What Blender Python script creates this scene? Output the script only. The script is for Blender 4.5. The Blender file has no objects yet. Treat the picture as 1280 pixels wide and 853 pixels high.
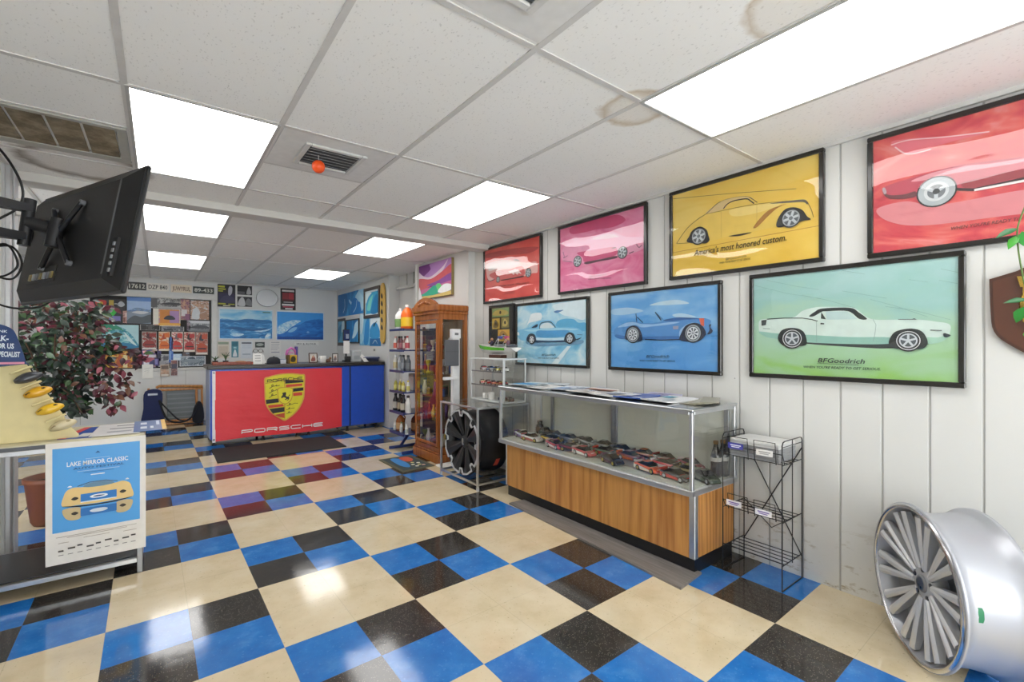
import bpy, math, random
from mathutils import Matrix, Vector
random.seed(7)
SC = bpy.context.scene
COL = SC.collection
PI = math.pi

# ------------------------------------------------------------------ colours and materials
def lin(h):
    v = [int(h[i:i + 2], 16) / 255 for i in (0, 2, 4)]
    return [c / 12.92 if c <= .04045 else ((c + .055) / 1.055) ** 2.4 for c in v] + [1]

class NT:
    """small helper for shader graphs"""
    def __init__(s, name):
        s.m = bpy.data.materials.new(name); s.m.use_nodes = True
        s.t = s.m.node_tree; s.t.nodes.clear()
        s.out = s.t.nodes.new('ShaderNodeOutputMaterial')
    def n(s, typ, ins=None, **kw):
        nd = s.t.nodes.new('ShaderNode' + typ)
        for k, v in kw.items(): setattr(nd, k, v)
        for k, v in (ins or {}).items():
            if hasattr(v, 'is_output'): s.t.links.new(v, nd.inputs[k])
            else: nd.inputs[k].default_value = v
        return nd
    def math(s, op, a, b=0.0, c=None):
        ins = {0: a, 1: b}
        if c is not None: ins[2] = c
        return s.n('Math', ins, operation=op).outputs[0]
    def mix(s, f, a, b, typ='MIX'):
        nd = s.n('Mix', {0: f, 6: a, 7: b}, data_type='RGBA', blend_type=typ)
        return nd.outputs[2]
    def noise(s, scale, detail=2, vec=None, rough=.5, out=0):
        ins = {'Scale': scale, 'Detail': detail, 'Roughness': rough}
        if vec is not None: ins['Vector'] = vec
        return s.n('TexNoise', ins).outputs[out]
    def ramp(s, f, stops, interp='LINEAR'):
        nd = s.n('ValToRGB', {0: f}); e = nd.color_ramp; e.interpolation = interp
        while len(e.elements) < len(stops): e.elements.new(.5)
        for el, (p, c) in zip(e.elements, stops): el.position = p; el.color = c
        return nd.outputs[0]
    def obj(s): return s.n('TexCoord').outputs['Object']
    def bump(s, h, strength=.2, dist=.01):
        return s.n('Bump', {'Height': h, 'Strength': strength, 'Distance': dist}).outputs[0]
    def pbr(s, **k):
        p = s.n('BsdfPrincipled', {a.replace('_', ' '): v for a, v in k.items()})
        s.t.links.new(p.outputs[0], s.out.inputs[0]); return s.m

_MC = {}
def M(hx, rough=.5, metal=0.0, var=.05, coat=0.0, scale=18.0):
    key = (hx, rough, metal, var, coat)
    if key in _MC: return _MC[key]
    g = NT('paint_%s_%d' % (hx, len(_MC)))
    c = lin(hx)
    f = g.noise(scale, 2, g.obj())
    d = [x * (1 - var * 2) for x in c[:3]] + [1]; l = [min(1, x * (1 + var * 2)) for x in c[:3]] + [1]
    col = g.mix(f, d, l)
    m = g.pbr(Base_Color=col, Roughness=rough, Metallic=metal, Coat_Weight=coat, Coat_Roughness=.05)
    _MC[key] = m
    return m

def metal(name, hx, rough=.3, brushed=0):
    if name in _MC: return _MC[name]
    g = NT(name); o = g.obj()
    f = g.noise(40, 3, o)
    r = g.math('MULTIPLY_ADD', f, .18, rough - .09)
    c = lin(hx)
    m = g.pbr(Base_Color=g.mix(f, [x * .88 for x in c[:3]] + [1], c), Roughness=r, Metallic=1.0)
    _MC[name] = m; return m

def glass(name, tint=(1, 1, 1), wave=0.0, wscale=3.0, ior=1.5, gain=1.0):
    g = NT(name)
    ins_b = {}
    nrm = None
    if wave:
        o = g.obj()
        mp = g.n('Mapping', {'Vector': o, 'Scale': (1.0, 1.0, 2.6)}).outputs[0]
        nrm = g.bump(g.noise(wscale, 1.0, mp), 1.0, wave)
    bf = g.n('NewGeometry').outputs['Backfacing']       # thin sheet: the same reflection from either side
    fi = {'IOR': g.math('MULTIPLY_ADD', bf, 1 / ior - ior, ior)}
    gi = {'Color': (1, 1, 1, 1), 'Roughness': .02}
    if nrm is not None: fi['Normal'] = nrm; gi['Normal'] = nrm
    fr = g.n('Fresnel', fi).outputs[0]
    if gain != 1: fr = g.math('MULTIPLY', fr, gain)
    tr = g.n('BsdfTransparent', {'Color': (*tint, 1)}).outputs[0]
    gl = g.n('BsdfGlossy', gi).outputs[0]
    mx = g.n('MixShader', {0: fr, 1: tr, 2: gl}).outputs[0]
    g.t.links.new(mx, g.out.inputs[0])
    return g.m

def wood(name, a, b, rough=.4, axis=(14, 14, 1.2), coat=0):
    if name in _MC: return _MC[name]
    g = NT(name); o = g.obj()
    mp = g.n('Mapping', {'Vector': o, 'Scale': axis}).outputs[0]
    n1 = g.noise(1.6, 4, mp, .6)
    w = g.n('TexWave', {'Vector': mp, 'Scale': .55, 'Distortion': 9.0, 'Detail': 3.0, 'Detail Scale': 1.4}, wave_type='BANDS', bands_direction='X').outputs[1]
    f = g.math('MULTIPLY_ADD', w, .55, g.math('MULTIPLY', n1, .5))
    fine = g.noise(9, 3, mp)
    col = g.mix(f, lin(a), lin(b))
    col = g.mix(g.math('MULTIPLY', fine, .35), col, lin(a))
    m = g.pbr(Base_Color=col, Roughness=rough, Coat_Weight=coat, Normal=g.bump(f, .08, .002))
    _MC[name] = m; return m

def emis(name, col, s):
    g = NT(name)
    e = g.n('Emission', {'Color': (*col, 1), 'Strength': s})
    g.t.links.new(e.outputs[0], g.out.inputs[0]); return g.m

# ------------------------------------------------------------------ mesh builder
def catmull(pts, closed, n=6):
    if len(pts) < 3: return [tuple(p) for p in pts]
    P = [Vector(p) for p in pts]; out = []; L = len(P)
    for i in range(L if closed else L - 1):
        if closed: a, b, c, d = P[i - 1], P[i], P[(i + 1) % L], P[(i + 2) % L]
        else: a, b, c, d = P[max(i - 1, 0)], P[i], P[i + 1], P[min(i + 2, L - 1)]
        for k in range(n):
            t = k / n
            out.append(tuple(.5 * ((2 * b) + (c - a) * t + (2 * a - 5 * b + 4 * c - d) * t * t + (3 * b - a - 3 * c + d) * t ** 3)))
    if not closed: out.append(tuple(P[-1]))
    return out

_TC = {}
def text_geo(s, shear=0.0, bold=.0, res=2):
    key = (s, shear, bold)
    if key in _TC: return _TC[key]
    cu = bpy.data.curves.new('lettering', 'FONT'); cu.body = s; cu.size = 1; cu.resolution_u = res
    cu.shear = shear; cu.offset = bold; cu.fill_mode = 'FRONT'
    o = bpy.data.objects.new('lettering', cu); COL.objects.link(o)
    bpy.context.view_layer.update()
    me = bpy.data.meshes.new_from_object(o.evaluated_get(bpy.context.evaluated_depsgraph_get()))
    v = [(q.co.x, q.co.y) for q in me.vertices]; f = [tuple(p.vertices) for p in me.polygons]
    bpy.data.objects.remove(o); bpy.data.meshes.remove(me); bpy.data.curves.remove(cu)
    _TC[key] = (v, f); return v, f

class MB:
    def __init__(s):
        s.v = []; s.f = []; s.fm = []; s.fs = []; s.mats = []; s.T = Matrix.Identity(4)
    def mi(s, m):
        if m not in s.mats: s.mats.append(m)
        return s.mats.index(m)
    def add(s, vs, fs, m, smooth=False):
        b = len(s.v); k = s.mi(m); T = s.T
        s.v += [tuple(T @ Vector(p)) for p in vs]
        for f in fs: s.f.append([b + i for i in f]); s.fm.append(k); s.fs.append(smooth)
        return s
    def box(s, x0, x1, y0, y1, z0, z1, m, bev=0.0):
        if x0 > x1: x0, x1 = x1, x0
        if y0 > y1: y0, y1 = y1, y0
        if z0 > z1: z0, z1 = z1, z0
        b = min(bev, (x1 - x0) * .45, (y1 - y0) * .45, (z1 - z0) * .45)
        if b <= 0:
            vs = [(x, y, z) for x in (x0, x1) for y in (y0, y1) for z in (z0, z1)]
            return s.add(vs, [(0, 1, 3, 2), (4, 6, 7, 5), (0, 4, 5, 1), (2, 3, 7, 6), (0, 2, 6, 4), (1, 5, 7, 3)], m)
        vs = []; idx = {}
        X = (x0, x1); Y = (y0, y1); Z = (z0, z1)
        for i in (0, 1):
            for j in (0, 1):
                for k in (0, 1):
                    ix = b if i == 0 else -b; iy = b if j == 0 else -b; iz = b if k == 0 else -b
                    for a, p in enumerate(((X[i], Y[j] + iy, Z[k] + iz), (X[i] + ix, Y[j], Z[k] + iz), (X[i] + ix, Y[j] + iy, Z[k]))):
                        idx[i, j, k, a] = len(vs); vs.append(p)
        F = []
        for i in (0, 1): F.append([idx[i, j, k, 0] for j, k in ((0, 0), (0, 1), (1, 1), (1, 0))])
        for j in (0, 1): F.append([idx[i, j, k, 1] for i, k in ((0, 0), (1, 0), (1, 1), (0, 1))])
        for k in (0, 1): F.append([idx[i, j, k, 2] for i, j in ((0, 0), (0, 1), (1, 1), (1, 0))])
        for i in (0, 1):
            for j in (0, 1): F.append([idx[i, j, 0, 0], idx[i, j, 1, 0], idx[i, j, 1, 1], idx[i, j, 0, 1]])
        for i in (0, 1):
            for k in (0, 1): F.append([idx[i, 0, k, 0], idx[i, 1, k, 0], idx[i, 1, k, 2], idx[i, 0, k, 2]])
        for j in (0, 1):
            for k in (0, 1): F.append([idx[0, j, k, 1], idx[1, j, k, 1], idx[1, j, k, 2], idx[0, j, k, 2]])
        for i in (0, 1):
            for j in (0, 1):
                for k in (0, 1): F.append([idx[i, j, k, 0], idx[i, j, k, 1], idx[i, j, k, 2]])
        return s.add(vs, F, m)
    def cyl(s, p0, p1, r0, m, r1=None, n=12, caps=True, smooth=True):
        r1 = r0 if r1 is None else r1
        p0 = Vector(p0); p1 = Vector(p1); d = (p1 - p0).normalized()
        u = d.orthogonal().normalized(); w = d.cross(u)
        vs = []
        for p, r in ((p0, r0), (p1, r1)):
            vs += [p + r * (u * math.cos(2 * PI * i / n) + w * math.sin(2 * PI * i / n)) for i in range(n)]
        s.add(vs, [(i, (i + 1) % n, n + (i + 1) % n, n + i) for i in range(n)], m, smooth)
        if caps: s.add(vs, [list(range(n))[::-1], list(range(n, 2 * n))], m)
        return s
    def path(s, pts, r, m, n=6, closed=False, smooth=True):
        P = [Vector(p) for p in pts]; L = len(P); vs = []; u = None
        for i in range(L):
            if closed: t = (P[(i + 1) % L] - P[i - 1])
            else: t = P[min(i + 1, L - 1)] - P[max(i - 1, 0)]
            t.normalize()
            if u is None: u = t.orthogonal().normalized()
            u = (u - t * u.dot(t))
            if u.length < 1e-6: u = t.orthogonal()
            u.normalize(); w = t.cross(u)
            rr = r[i] if isinstance(r, (list, tuple)) else r
            vs += [P[i] + rr * (u * math.cos(2 * PI * k / n) + w * math.sin(2 * PI * k / n)) for k in range(n)]
        F = []
        for i in range(L if closed else L - 1):
            a = i * n; b = ((i + 1) % L) * n
            F += [(a + k, a + (k + 1) % n, b + (k + 1) % n, b + k) for k in range(n)]
        s.add(vs, F, m, smooth)
        if not closed: s.add(vs, [list(range(n))[::-1], list(range((L - 1) * n, L * n))], m)
        return s
    def lathe(s, prof, m, n=20, smooth=True, c=(0, 0, 0), axis='z', caps=True):
        vs = []; L = len(prof)
        for r, z in prof:
            for k in range(n):
                a = 2 * PI * k / n; x, y = r * math.cos(a), r * math.sin(a)
                p = (x, y, z) if axis == 'z' else ((z, x, y) if axis == 'x' else (x, z, y))
                vs.append((p[0] + c[0], p[1] + c[1], p[2] + c[2]))
        F = [(i * n + k, i * n + (k + 1) % n, (i + 1) * n + (k + 1) % n, (i + 1) * n + k) for i in range(L - 1) for k in range(n)]
        s.add(vs, F, m, smooth)
        if not caps or prof[0] == prof[-1]: return s
        if prof[0][0] > 1e-5: s.add(vs[:n], [list(range(n))], m)
        if prof[-1][0] > 1e-5: s.add(vs[-n:], [list(range(n))], m)
        return s
    def ball(s, c, r, m, sc=(1, 1, 1), n=12):
        h = max(4, n // 2)
        prof = [(max(1e-6, r * math.sin(PI * i / h)), -r * math.cos(PI * i / h)) for i in range(h + 1)]
        T = s.T; s.T = T @ Matrix.Translation(c) @ Matrix.Diagonal((*sc, 1))
        s.lathe(prof, m, n); s.T = T
        return s
    # flat work in the local x-z plane, looked at from -y
    def poly(s, pts, y, m):
        return s.add([(p[0], y, p[1]) for p in pts], [list(range(len(pts)))], m)
    def rect(s, x0, x1, z0, z1, y, m): return s.poly([(x0, z0), (x1, z0), (x1, z1), (x0, z1)], y, m)
    def prism(s, pts, y0, y1, m, smooth=False):
        n = len(pts); vs = [(p[0], y0, p[1]) for p in pts] + [(p[0], y1, p[1]) for p in pts]
        s.add(vs, [list(range(n)), list(range(n, 2 * n))[::-1]], m)
        return s.add(vs, [(i, (i + 1) % n, n + (i + 1) % n, n + i) for i in range(n)], m, smooth)
    def slab(s, pts, z0, z1, m):
        n = len(pts); vs = [(p[0], p[1], z0) for p in pts] + [(p[0], p[1], z1) for p in pts]
        s.add(vs, [list(range(n)), list(range(n, 2 * n))[::-1]], m)
        return s.add(vs, [(i, (i + 1) % n, n + (i + 1) % n, n + i) for i in range(n)], m)
    def disc(s, x, z, r, y, m, n=24, r_in=0):
        o = [(x + r * math.cos(2 * PI * i / n), y, z + r * math.sin(2 * PI * i / n)) for i in range(n)]
        if not r_in: return s.add(o, [list(range(n))], m)
        i_ = [(x + r_in * math.cos(2 * PI * i / n), y, z + r_in * math.sin(2 * PI * i / n)) for i in range(n)]
        return s.add(o + i_, [(i, (i + 1) % n, n + (i + 1) % n, n + i) for i in range(n)], m)
    def line(s, pts, w, y, m):
        P = [Vector(p) for p in pts]; L = len(P); vs = []
        for i in range(L):
            t = P[min(i + 1, L - 1)] - P[max(i - 1, 0)]
            if t.length < 1e-9: t = Vector((1, 0))
            t.normalize(); nn = Vector((-t.y, t.x)) * w / 2
            a, b = P[i] + nn, P[i] - nn
            vs += [(a.x, y, a.y), (b.x, y, b.y)]
        return s.add(vs, [(2 * i, 2 * i + 1, 2 * i + 3, 2 * i + 2) for i in range(L - 1)], m)
    def text(s, txt, x0, z0, x1, z1, h, y, m, shear=0.0, bold=0.0):
        v, f = text_geo(txt, shear, bold)
        if not v: return s
        xa = min(p[0] for p in v); xb = max(p[0] for p in v); W = xb - xa
        sl = (z1 - z0) / max(1e-6, x1 - x0)
        vs = []
        for p in v:
            x = x0 + (p[0] - xa) / W * (x1 - x0)
            vs.append((x, y, z0 + (x - x0) * sl + p[1] / .7 * h))
        return s.add(vs, f, m)
    def build(s, name, parent=None, loc=None):
        me = bpy.data.meshes.new(name)
        me.from_pydata(s.v, [], s.f)
        for m in s.mats: me.materials.append(m)
        me.polygons.foreach_set('material_index', s.fm)
        me.polygons.foreach_set('use_smooth', s.fs)
        me.update()
        o = bpy.data.objects.new(name, me); COL.objects.link(o)
        if parent is not None: o.parent = parent
        if loc is not None: o.location = loc
        return o

def tag(o, label, cat, group=None, kind=None):
    o['label'] = label; o['category'] = cat
    if group: o['group'] = group
    if kind: o['kind'] = kind
    return o
def thing(name, label, cat, loc=(0, 0, 0), rz=0.0, group=None, rot=None):
    o = bpy.data.objects.new(name, None); COL.objects.link(o)
    o.empty_display_size = .05
    o.location = loc; o.rotation_euler = rot if rot else (0, 0, rz)
    return tag(o, label, cat, group)
def struct(o, label=None):
    o['kind'] = 'structure'
    if label: o['label'] = label
    return o
def copy_thing(root, loc, rz=None, label=None, group=None):
    r = root.copy(); COL.objects.link(r); r.location = loc
    if rz is not None: r.rotation_euler = (0, 0, rz)
    if label: r['label'] = label
    if group: r['group'] = group
    for ch in root.children:
        c = ch.copy(); COL.objects.link(c); c.parent = r
        for gch in ch.children:
            d = gch.copy(); COL.objects.link(d); d.parent = c
    return r
RW = -PI / 2        # things hung on the right-hand wall: local x runs toward the camera end, local -y into the room

ALU = metal('brushed_aluminium', 'd4d6d8', .32)
CHROME = metal('polished_metal', 'e6e8ea', .12)
STEEL = metal('dull_steel', '9a9c9e', .4)
BLACKFRAME = M('16130f', .28, coat=.4)
BLACKPLASTIC = M('1d1d1f', .42)
WIRE = M('17181a', .35)
WHITE = M('eceae4', .5)
CLEAR = glass('clear_glass', (.99, .995, .99))
LIGHT_POWER = 6.5
SKY_POWER = 8.0
EXPOSURE = -0.1
# ------------------------------------------------------------------ the room
H = 2.37; XR = 2.85; YB = 9.5
g = NT('floor_tiles')
o = g.obj()
mp = g.n('Mapping', {'Vector': o, 'Rotation': (0, 0, math.radians(-.866)), 'Location': (-1.0693, -1.5432, 0)}).outputs[0]
sv = g.n('VectorMath', {0: mp, 1: (1 / .61, 1 / .61, 0)}, operation='MULTIPLY').outputs[0]
sx = g.n('SeparateXYZ', {0: sv})
fx, fy = sx.outputs[0], sx.outputs[1]
ci, cj = g.math('FLOOR', fx), g.math('FLOOR', fy)
odd = g.math('FLOORED_MODULO', g.math('ADD', ci, cj), 2.0)             # 0 = cream field, 1 = checkered field
ha, hb = g.math('FLOOR', g.math('MULTIPLY', fx, 2.0)), g.math('FLOOR', g.math('MULTIPLY', fy, 2.0))
sub = g.math('FLOORED_MODULO', g.math('ADD', ha, hb), 2.0)             # 0 = black, 1 = blue
tv = g.n('CombineXYZ', {0: ha, 1: hb}).outputs[0]
wn = g.n('TexWhiteNoise', {'Vector': tv}).outputs['Value']
mott = g.noise(5, 5, mp, .6); fine = g.noise(60, 3, mp, .6)
cream = g.ramp(mott, [(.25, lin('cdbb97')), (.5, lin('ddcdac')), (.8, lin('e6dabf'))])
cream = g.mix(g.math('MULTIPLY', g.math('GREATER_THAN', g.noise(34, 4, mp, .65), .66), .28), cream, lin('a58f68'))
cream = g.mix(g.math('MULTIPLY', g.math('GREATER_THAN', g.noise(75, 2, mp), .69), .4), cream, lin('8a7450'))
cream = g.mix(g.math('MULTIPLY', wn, .16), cream, lin('cdb994'))
blue = g.ramp(g.noise(9, 5, mp, .65), [(.25, lin('1a66b4')), (.55, lin('2878c6')), (.8, lin('4a94d6'))])
blue = g.mix(g.math('MULTIPLY', g.math('GREATER_THAN', fine, .64), .35), blue, lin('5f9fdc'))
blk = g.ramp(mott, [(.3, lin('2c2a28')), (.75, lin('403c39'))])
fl = g.n('TexVoronoi', {'Vector': mp, 'Scale': 150.0, 'Randomness': 1.0})
spk = g.math('MULTIPLY', g.math('LESS_THAN', fl.outputs['Distance'], .27), g.math('GREATER_THAN', g.n('SeparateColor', {0: fl.outputs['Color']}).outputs[0], .5))
blk = g.mix(g.math('MULTIPLY', spk, .45), blk, lin('a79f90'))
chk = g.mix(sub, blk, blue)
base = g.mix(odd, cream, chk)
# seams
def seam(v, w):
    fr = g.math('FRACT', v); d = g.math('MINIMUM', fr, g.math('SUBTRACT', 1.0, fr))
    return g.math('LESS_THAN', d, w)
sm = g.math('MAXIMUM', seam(g.math('MULTIPLY', fx, 2.0), .0042), seam(g.math('MULTIPLY', fy, 2.0), .0042))
base = g.mix(g.math('MULTIPLY', sm, .2), base, lin('6d614d'))
# scuffs and grime
dirt = g.ramp(g.noise(1.1, 6, mp, .7), [(.52, (0, 0, 0, 1)), (.75, (1, 1, 1, 1))])
base = g.mix(g.math('MULTIPLY', dirt, .16), base, lin('7a6647'))
rg = g.math('MULTIPLY_ADD', g.noise(3.2, 4, mp), .12, .04)
g.pbr(Base_Color=base, Roughness=rg, Specular_IOR_Level=.6, Normal=g.bump(g.math('MULTIPLY_ADD', sm, -.4, g.noise(7, 2, mp)), .12, .004))
FLOORM = g.m
b = MB(); b.box(-2.6, 3.2, -2.4, 9.8, -.08, 0, FLOORM); struct(b.build('floor'))

# painted walls
g = NT('wall_paint'); o = g.obj()
n = g.noise(2.2, 4, o)
g.pbr(Base_Color=g.mix(n, lin('d4d4d1'), lin('dfdfdc')), Roughness=.55, Normal=g.bump(g.noise(90, 3, o), .05, .002))
PAINT = g.m
g = NT('grooved_panel_paint'); o = g.obj(); s3 = g.n('SeparateXYZ', {0: o})
gy = g.math('DIVIDE', g.math('SUBTRACT', s3.outputs[1], .356), .1775)
fr = g.math('FRACT', gy); dd = g.math('MINIMUM', fr, g.math('SUBTRACT', 1.0, fr))
gro = g.n('MapRange', {0: dd, 1: .012, 2: .034, 3: 0.0, 4: 1.0}).outputs[0]
grain = g.noise(1.0, 5, g.n('Mapping', {'Vector': o, 'Scale': (1, 60, 4)}).outputs[0], .6)
bs = g.mix(g.noise(2.0, 5, o), lin('d2d2ce'), lin('dfdfdb'))
# water marks low on the wall near the floor and nail specks
zz = s3.outputs[2]
low = g.n('MapRange', {0: zz, 1: .02, 2: .42, 3: 1.0, 4: 0.0}).outputs[0]
st = g.math('MULTIPLY', g.ramp(g.noise(7, 6, g.n('Mapping', {'Vector': o, 'Scale': (1, 1, 2.6)}).outputs[0], .7), [(.55, (0, 0, 0, 1)), (.63, (1, 1, 1, 1))]), low)
bs = g.mix(g.math('MULTIPLY', st, .75), bs, lin('8f7c55'))
vor = g.n('TexVoronoi', {'Vector': g.n('Mapping', {'Vector': o, 'Scale': (0, 5.6, 5)}).outputs[0], 'Scale': 1.0, 'Randomness': .8}).outputs['Distance']
bs = g.mix(g.math('MULTIPLY', g.math('LESS_THAN', vor, .022), .6), bs, lin('6a665e'))
hh = g.math('MULTIPLY_ADD', grain, .12, gro)
g.pbr(Base_Color=g.mix(g.math('SUBTRACT', 1.0, gro), bs, lin('aeada8')), Roughness=.5, Normal=g.bump(hh, .5, .008))
PANEL = g.m
def wallbox(name, x0, x1, y0, y1, m, z0=0.0, z1=H + .03):
    b = MB(); b.box(x0, x1, y0, y1, z0, z1, m); return struct(b.build(name))
wallbox('wall_right', XR, XR + .15, -2.4, 4.43, PANEL)
wallbox('wall_right_panel', 2.77, 3.0, 4.43, 5.74, PAINT)
wallbox('wall_recess', 3.0, 3.15, 5.74, 6.85, PAINT)
wallbox('wall_alcove', 2.83, 3.0, 6.85, YB, PAINT)
wallbox('wall_back', -2.4, 3.1, YB, YB + .15, PAINT)
wallbox('wall_left', -.86, -.74, -2.4, 4.0, PAINT)
# left return, out of view, with an added window to light the rear
b = MB(); b.box(-2.4, -.86, 3.9, 4.0, 0, .12, PAINT); b.box(-2.4, -.86, 3.9, 4.0, 2.28, H + .03, PAINT); struct(b.build('wall_left_return'))
b = MB()
for x in (-2.4, -1.66, -.91): b.box(x, x + .05, 3.91, 3.99, .12, 2.28, ALU)
for z in (.12, 1.0, 2.23): b.box(-2.4, -.86, 3.912, 3.988, z, z + .05, ALU)
struct(b.build('added_window_2'))
b = MB(); b.box(-2.38, -.88, 3.947, 3.953, .15, 2.25, CLEAR); struct(b.build('added_window_2_pane'))
wallbox('wall_left_rear', -2.55, -2.4, 3.9, YB + .1, PAINT)
# front wall (behind the camera) with a wide window added to brighten the ceiling
b = MB()
b.box(-.86, XR + .1, -2.4, -2.3, 0, .12, PAINT); b.box(-.86, XR + .1, -2.4, -2.3, 2.28, H + .03, PAINT)
b.box(-.86, -.68, -2.4, -2.3, .12, 2.28, PAINT); b.box(2.75, XR + .1, -2.4, -2.3, .12, 2.28, PAINT)
struct(b.build('wall_front'))
b = MB()
for x in (-.68, .45, 1.6, 2.70): b.box(x, x + .05, -2.39, -2.31, .12, 2.28, ALU)
for z in (.12, 2.23): b.box(-.68, 2.75, -2.388, -2.312, z, z + .05, ALU)
struct(b.build('added_window_1'))
b = MB(); b.box(-.66, 2.73, -2.352, -2.346, .15, 2.25, CLEAR); o_ = struct(b.build('added_window_1_pane')); 

# post closing the left partition, beside the return with the added window
b = MB()
b.box(-.80, -.70, 4.0, 4.15, 0, H, ALU, .006); b.box(-.775, -.725, 3.985, 4.0, 0, H, M('b9bbbc', .4), .004)
b.box(-.70, -.692, 4.03, 4.12, 0, H, M('c8cacb', .35), .002)
struct(b.build('trim_1'), 'silver aluminium post closing the left partition')
# beam across the ceiling
g = NT('beam_paint'); g.pbr(Base_Color=lin('d2d0cb'), Roughness=.5, Normal=g.bump(g.noise(40, 3, g.obj()), .06, .003)); BEAM = g.m
b = MB(); b.box(-2.4, 2.85, 4.12, 4.29, 2.315, H, BEAM, .003); struct(b.build('trim_2'), 'painted beam crossing below the ceiling tiles')

# ceiling
g = NT('fissured_ceiling_tile'); o = g.obj()
mpv = g.n('Mapping', {'Vector': o, 'Scale': (1.0, .55, 1.0)}).outputs[0]
wob = g.n('VectorMath', {0: mpv, 1: g.n('VectorMath', {0: g.noise(30, 2, mpv, .5, 1), 1: (.035, .035, .035)}, operation='MULTIPLY').outputs[0]}, operation='ADD').outputs[0]
vo = g.n('TexVoronoi', {'Vector': wob, 'Scale': 90.0, 'Randomness': 1.0})
pit = g.n('MapRange', {0: vo.outputs['Distance'], 1: .10, 2: .30, 3: 1.0, 4: 0.0}).outputs[0]
pit = g.math('MULTIPLY', pit, g.math('GREATER_THAN', g.n('SeparateColor', {0: vo.outputs['Color']}).outputs[1], .35))
bs = g.mix(g.noise(1.5, 3, o), lin('f3f2ee'), lin('faf9f6'))
bs = g.mix(g.math('MULTIPLY', pit, .30), bs, lin('8f8b85'))
def stain(cx, cy, r, col, base, ring):
    d = g.n('VectorMath', {0: o, 1: (cx, cy, H)}, operation='DISTANCE').outputs['Value']
    d = g.math('ADD', d, g.math('MULTIPLY_ADD', g.noise(9, 4, o), .10, -.05))
    f = g.ramp(g.math('DIVIDE', d, r), [(0, (.25, .25, .25, 1)), (.62, (.3, .3, .3, 1)), (.84, (1, 1, 1, 1)), (1.0, (0, 0, 0, 1))])
    return g.mix(g.math('MULTIPLY', f, ring), base, lin(col))
bs = stain(1.72, 1.34, .17, 'a98a4e', bs, .55)
bs = stain(1.60, .64, .15, 'a98a4e', bs, .5)
bs = stain(-.35, 3.75, .33, '5b4a33', bs, .75)
g.pbr(Base_Color=bs, Roughness=.85, Normal=g.bump(pit, -.25, .004))
CEIL = g.m
b = MB(); b.box(-2.6, 3.2, -2.4, 9.8, H, H + .06, CEIL); struct(b.build('ceiling'))
XL = [-1.92, -1.32, -.72, -.115, .475, 1.085, 1.69, 2.275]
TB = M('d2d0cc', .4)
b = MB()
for x in XL:
    y0 = -2.3
    if x < -.75: y0 = 4.0
    b.box(x - .012, x + .012, y0, 4.12, H - .005, H + .002, TB); b.box(x - .012, x + .012, 4.29, YB, H - .005, H + .002, TB)
def ybar(x0, x1, y): b.box(x0, x1, y - .012, y + .012, H - .0045, H + .002, TB)
for y in (-1.16, .06, 1.28, 2.48): ybar(-.74, XR, y)
ybar(-.74, XR, 3.64)
ybar(.475, 1.085, 3.04); ybar(.475, 1.085, .68); ybar(-.72, -.115, 2.98); ybar(-.72, -.115, 3.54)
for y in (5.5, 6.7, 7.95, 9.15): ybar(-2.4, 2.84, y)
b.box(XR - .02, XR, -2.3, 4.12, H - .02, H, TB); b.box(2.81, 2.83, 6.85, YB, H - .02, H, TB); b.box(-2.4, 2.83, YB - .02, YB, H - .02, H, TB)
struct(b.build('trim_3'), 'suspended ceiling grid of T bars')

# back wall: rail, board frame
b = MB(); TR = M('dad9d4', .45)
b.box(-2.4, .86, YB - .03, YB, .885, .91, TR, .004)
b.box(.72, .80, YB - .02, YB, .91, 2.13, TR, .004); b.box(-.98, .80, YB - .022, YB, 2.06, 2.125, TR, .004)
b.box(-.98, -.86, YB - .02, YB, .91, 2.06, TR, .004); b.box(-.86, .72, YB - .018, YB, .86, .90, TR, .004)
b.box(-2.4, .82, YB - .012, YB, 0, .07, TR, .003)
for x in (-.95, .02, .35): b.box(x, x + .006, YB - .004, YB, .08, .885, M('a5a4a0', .6))
struct(b.build('trim_4'), 'white rail and board frame on the back wall')
# recess details
b = MB(); b.cyl((2.955, 5.76, 2.16), (2.955, 6.83, 2.16), .022, PAINT, n=10)
for y in (6.05, 6.3, 6.55): b.box(2.985, 3.0, y, y + .018, 2.2, H, M('a9a8a3', .6))
struct(b.build('trim_5'), 'painted pipe and battens inside the recess')
b = MB(); b.box(2.735, 2.77, 5.69, 5.74, 0, H, TR, .004); b.box(2.762, 2.77, 4.43, 4.47, 0, H, TR, .002)
struct(b.build('trim_6'), 'white corner bead of the panel')

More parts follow.
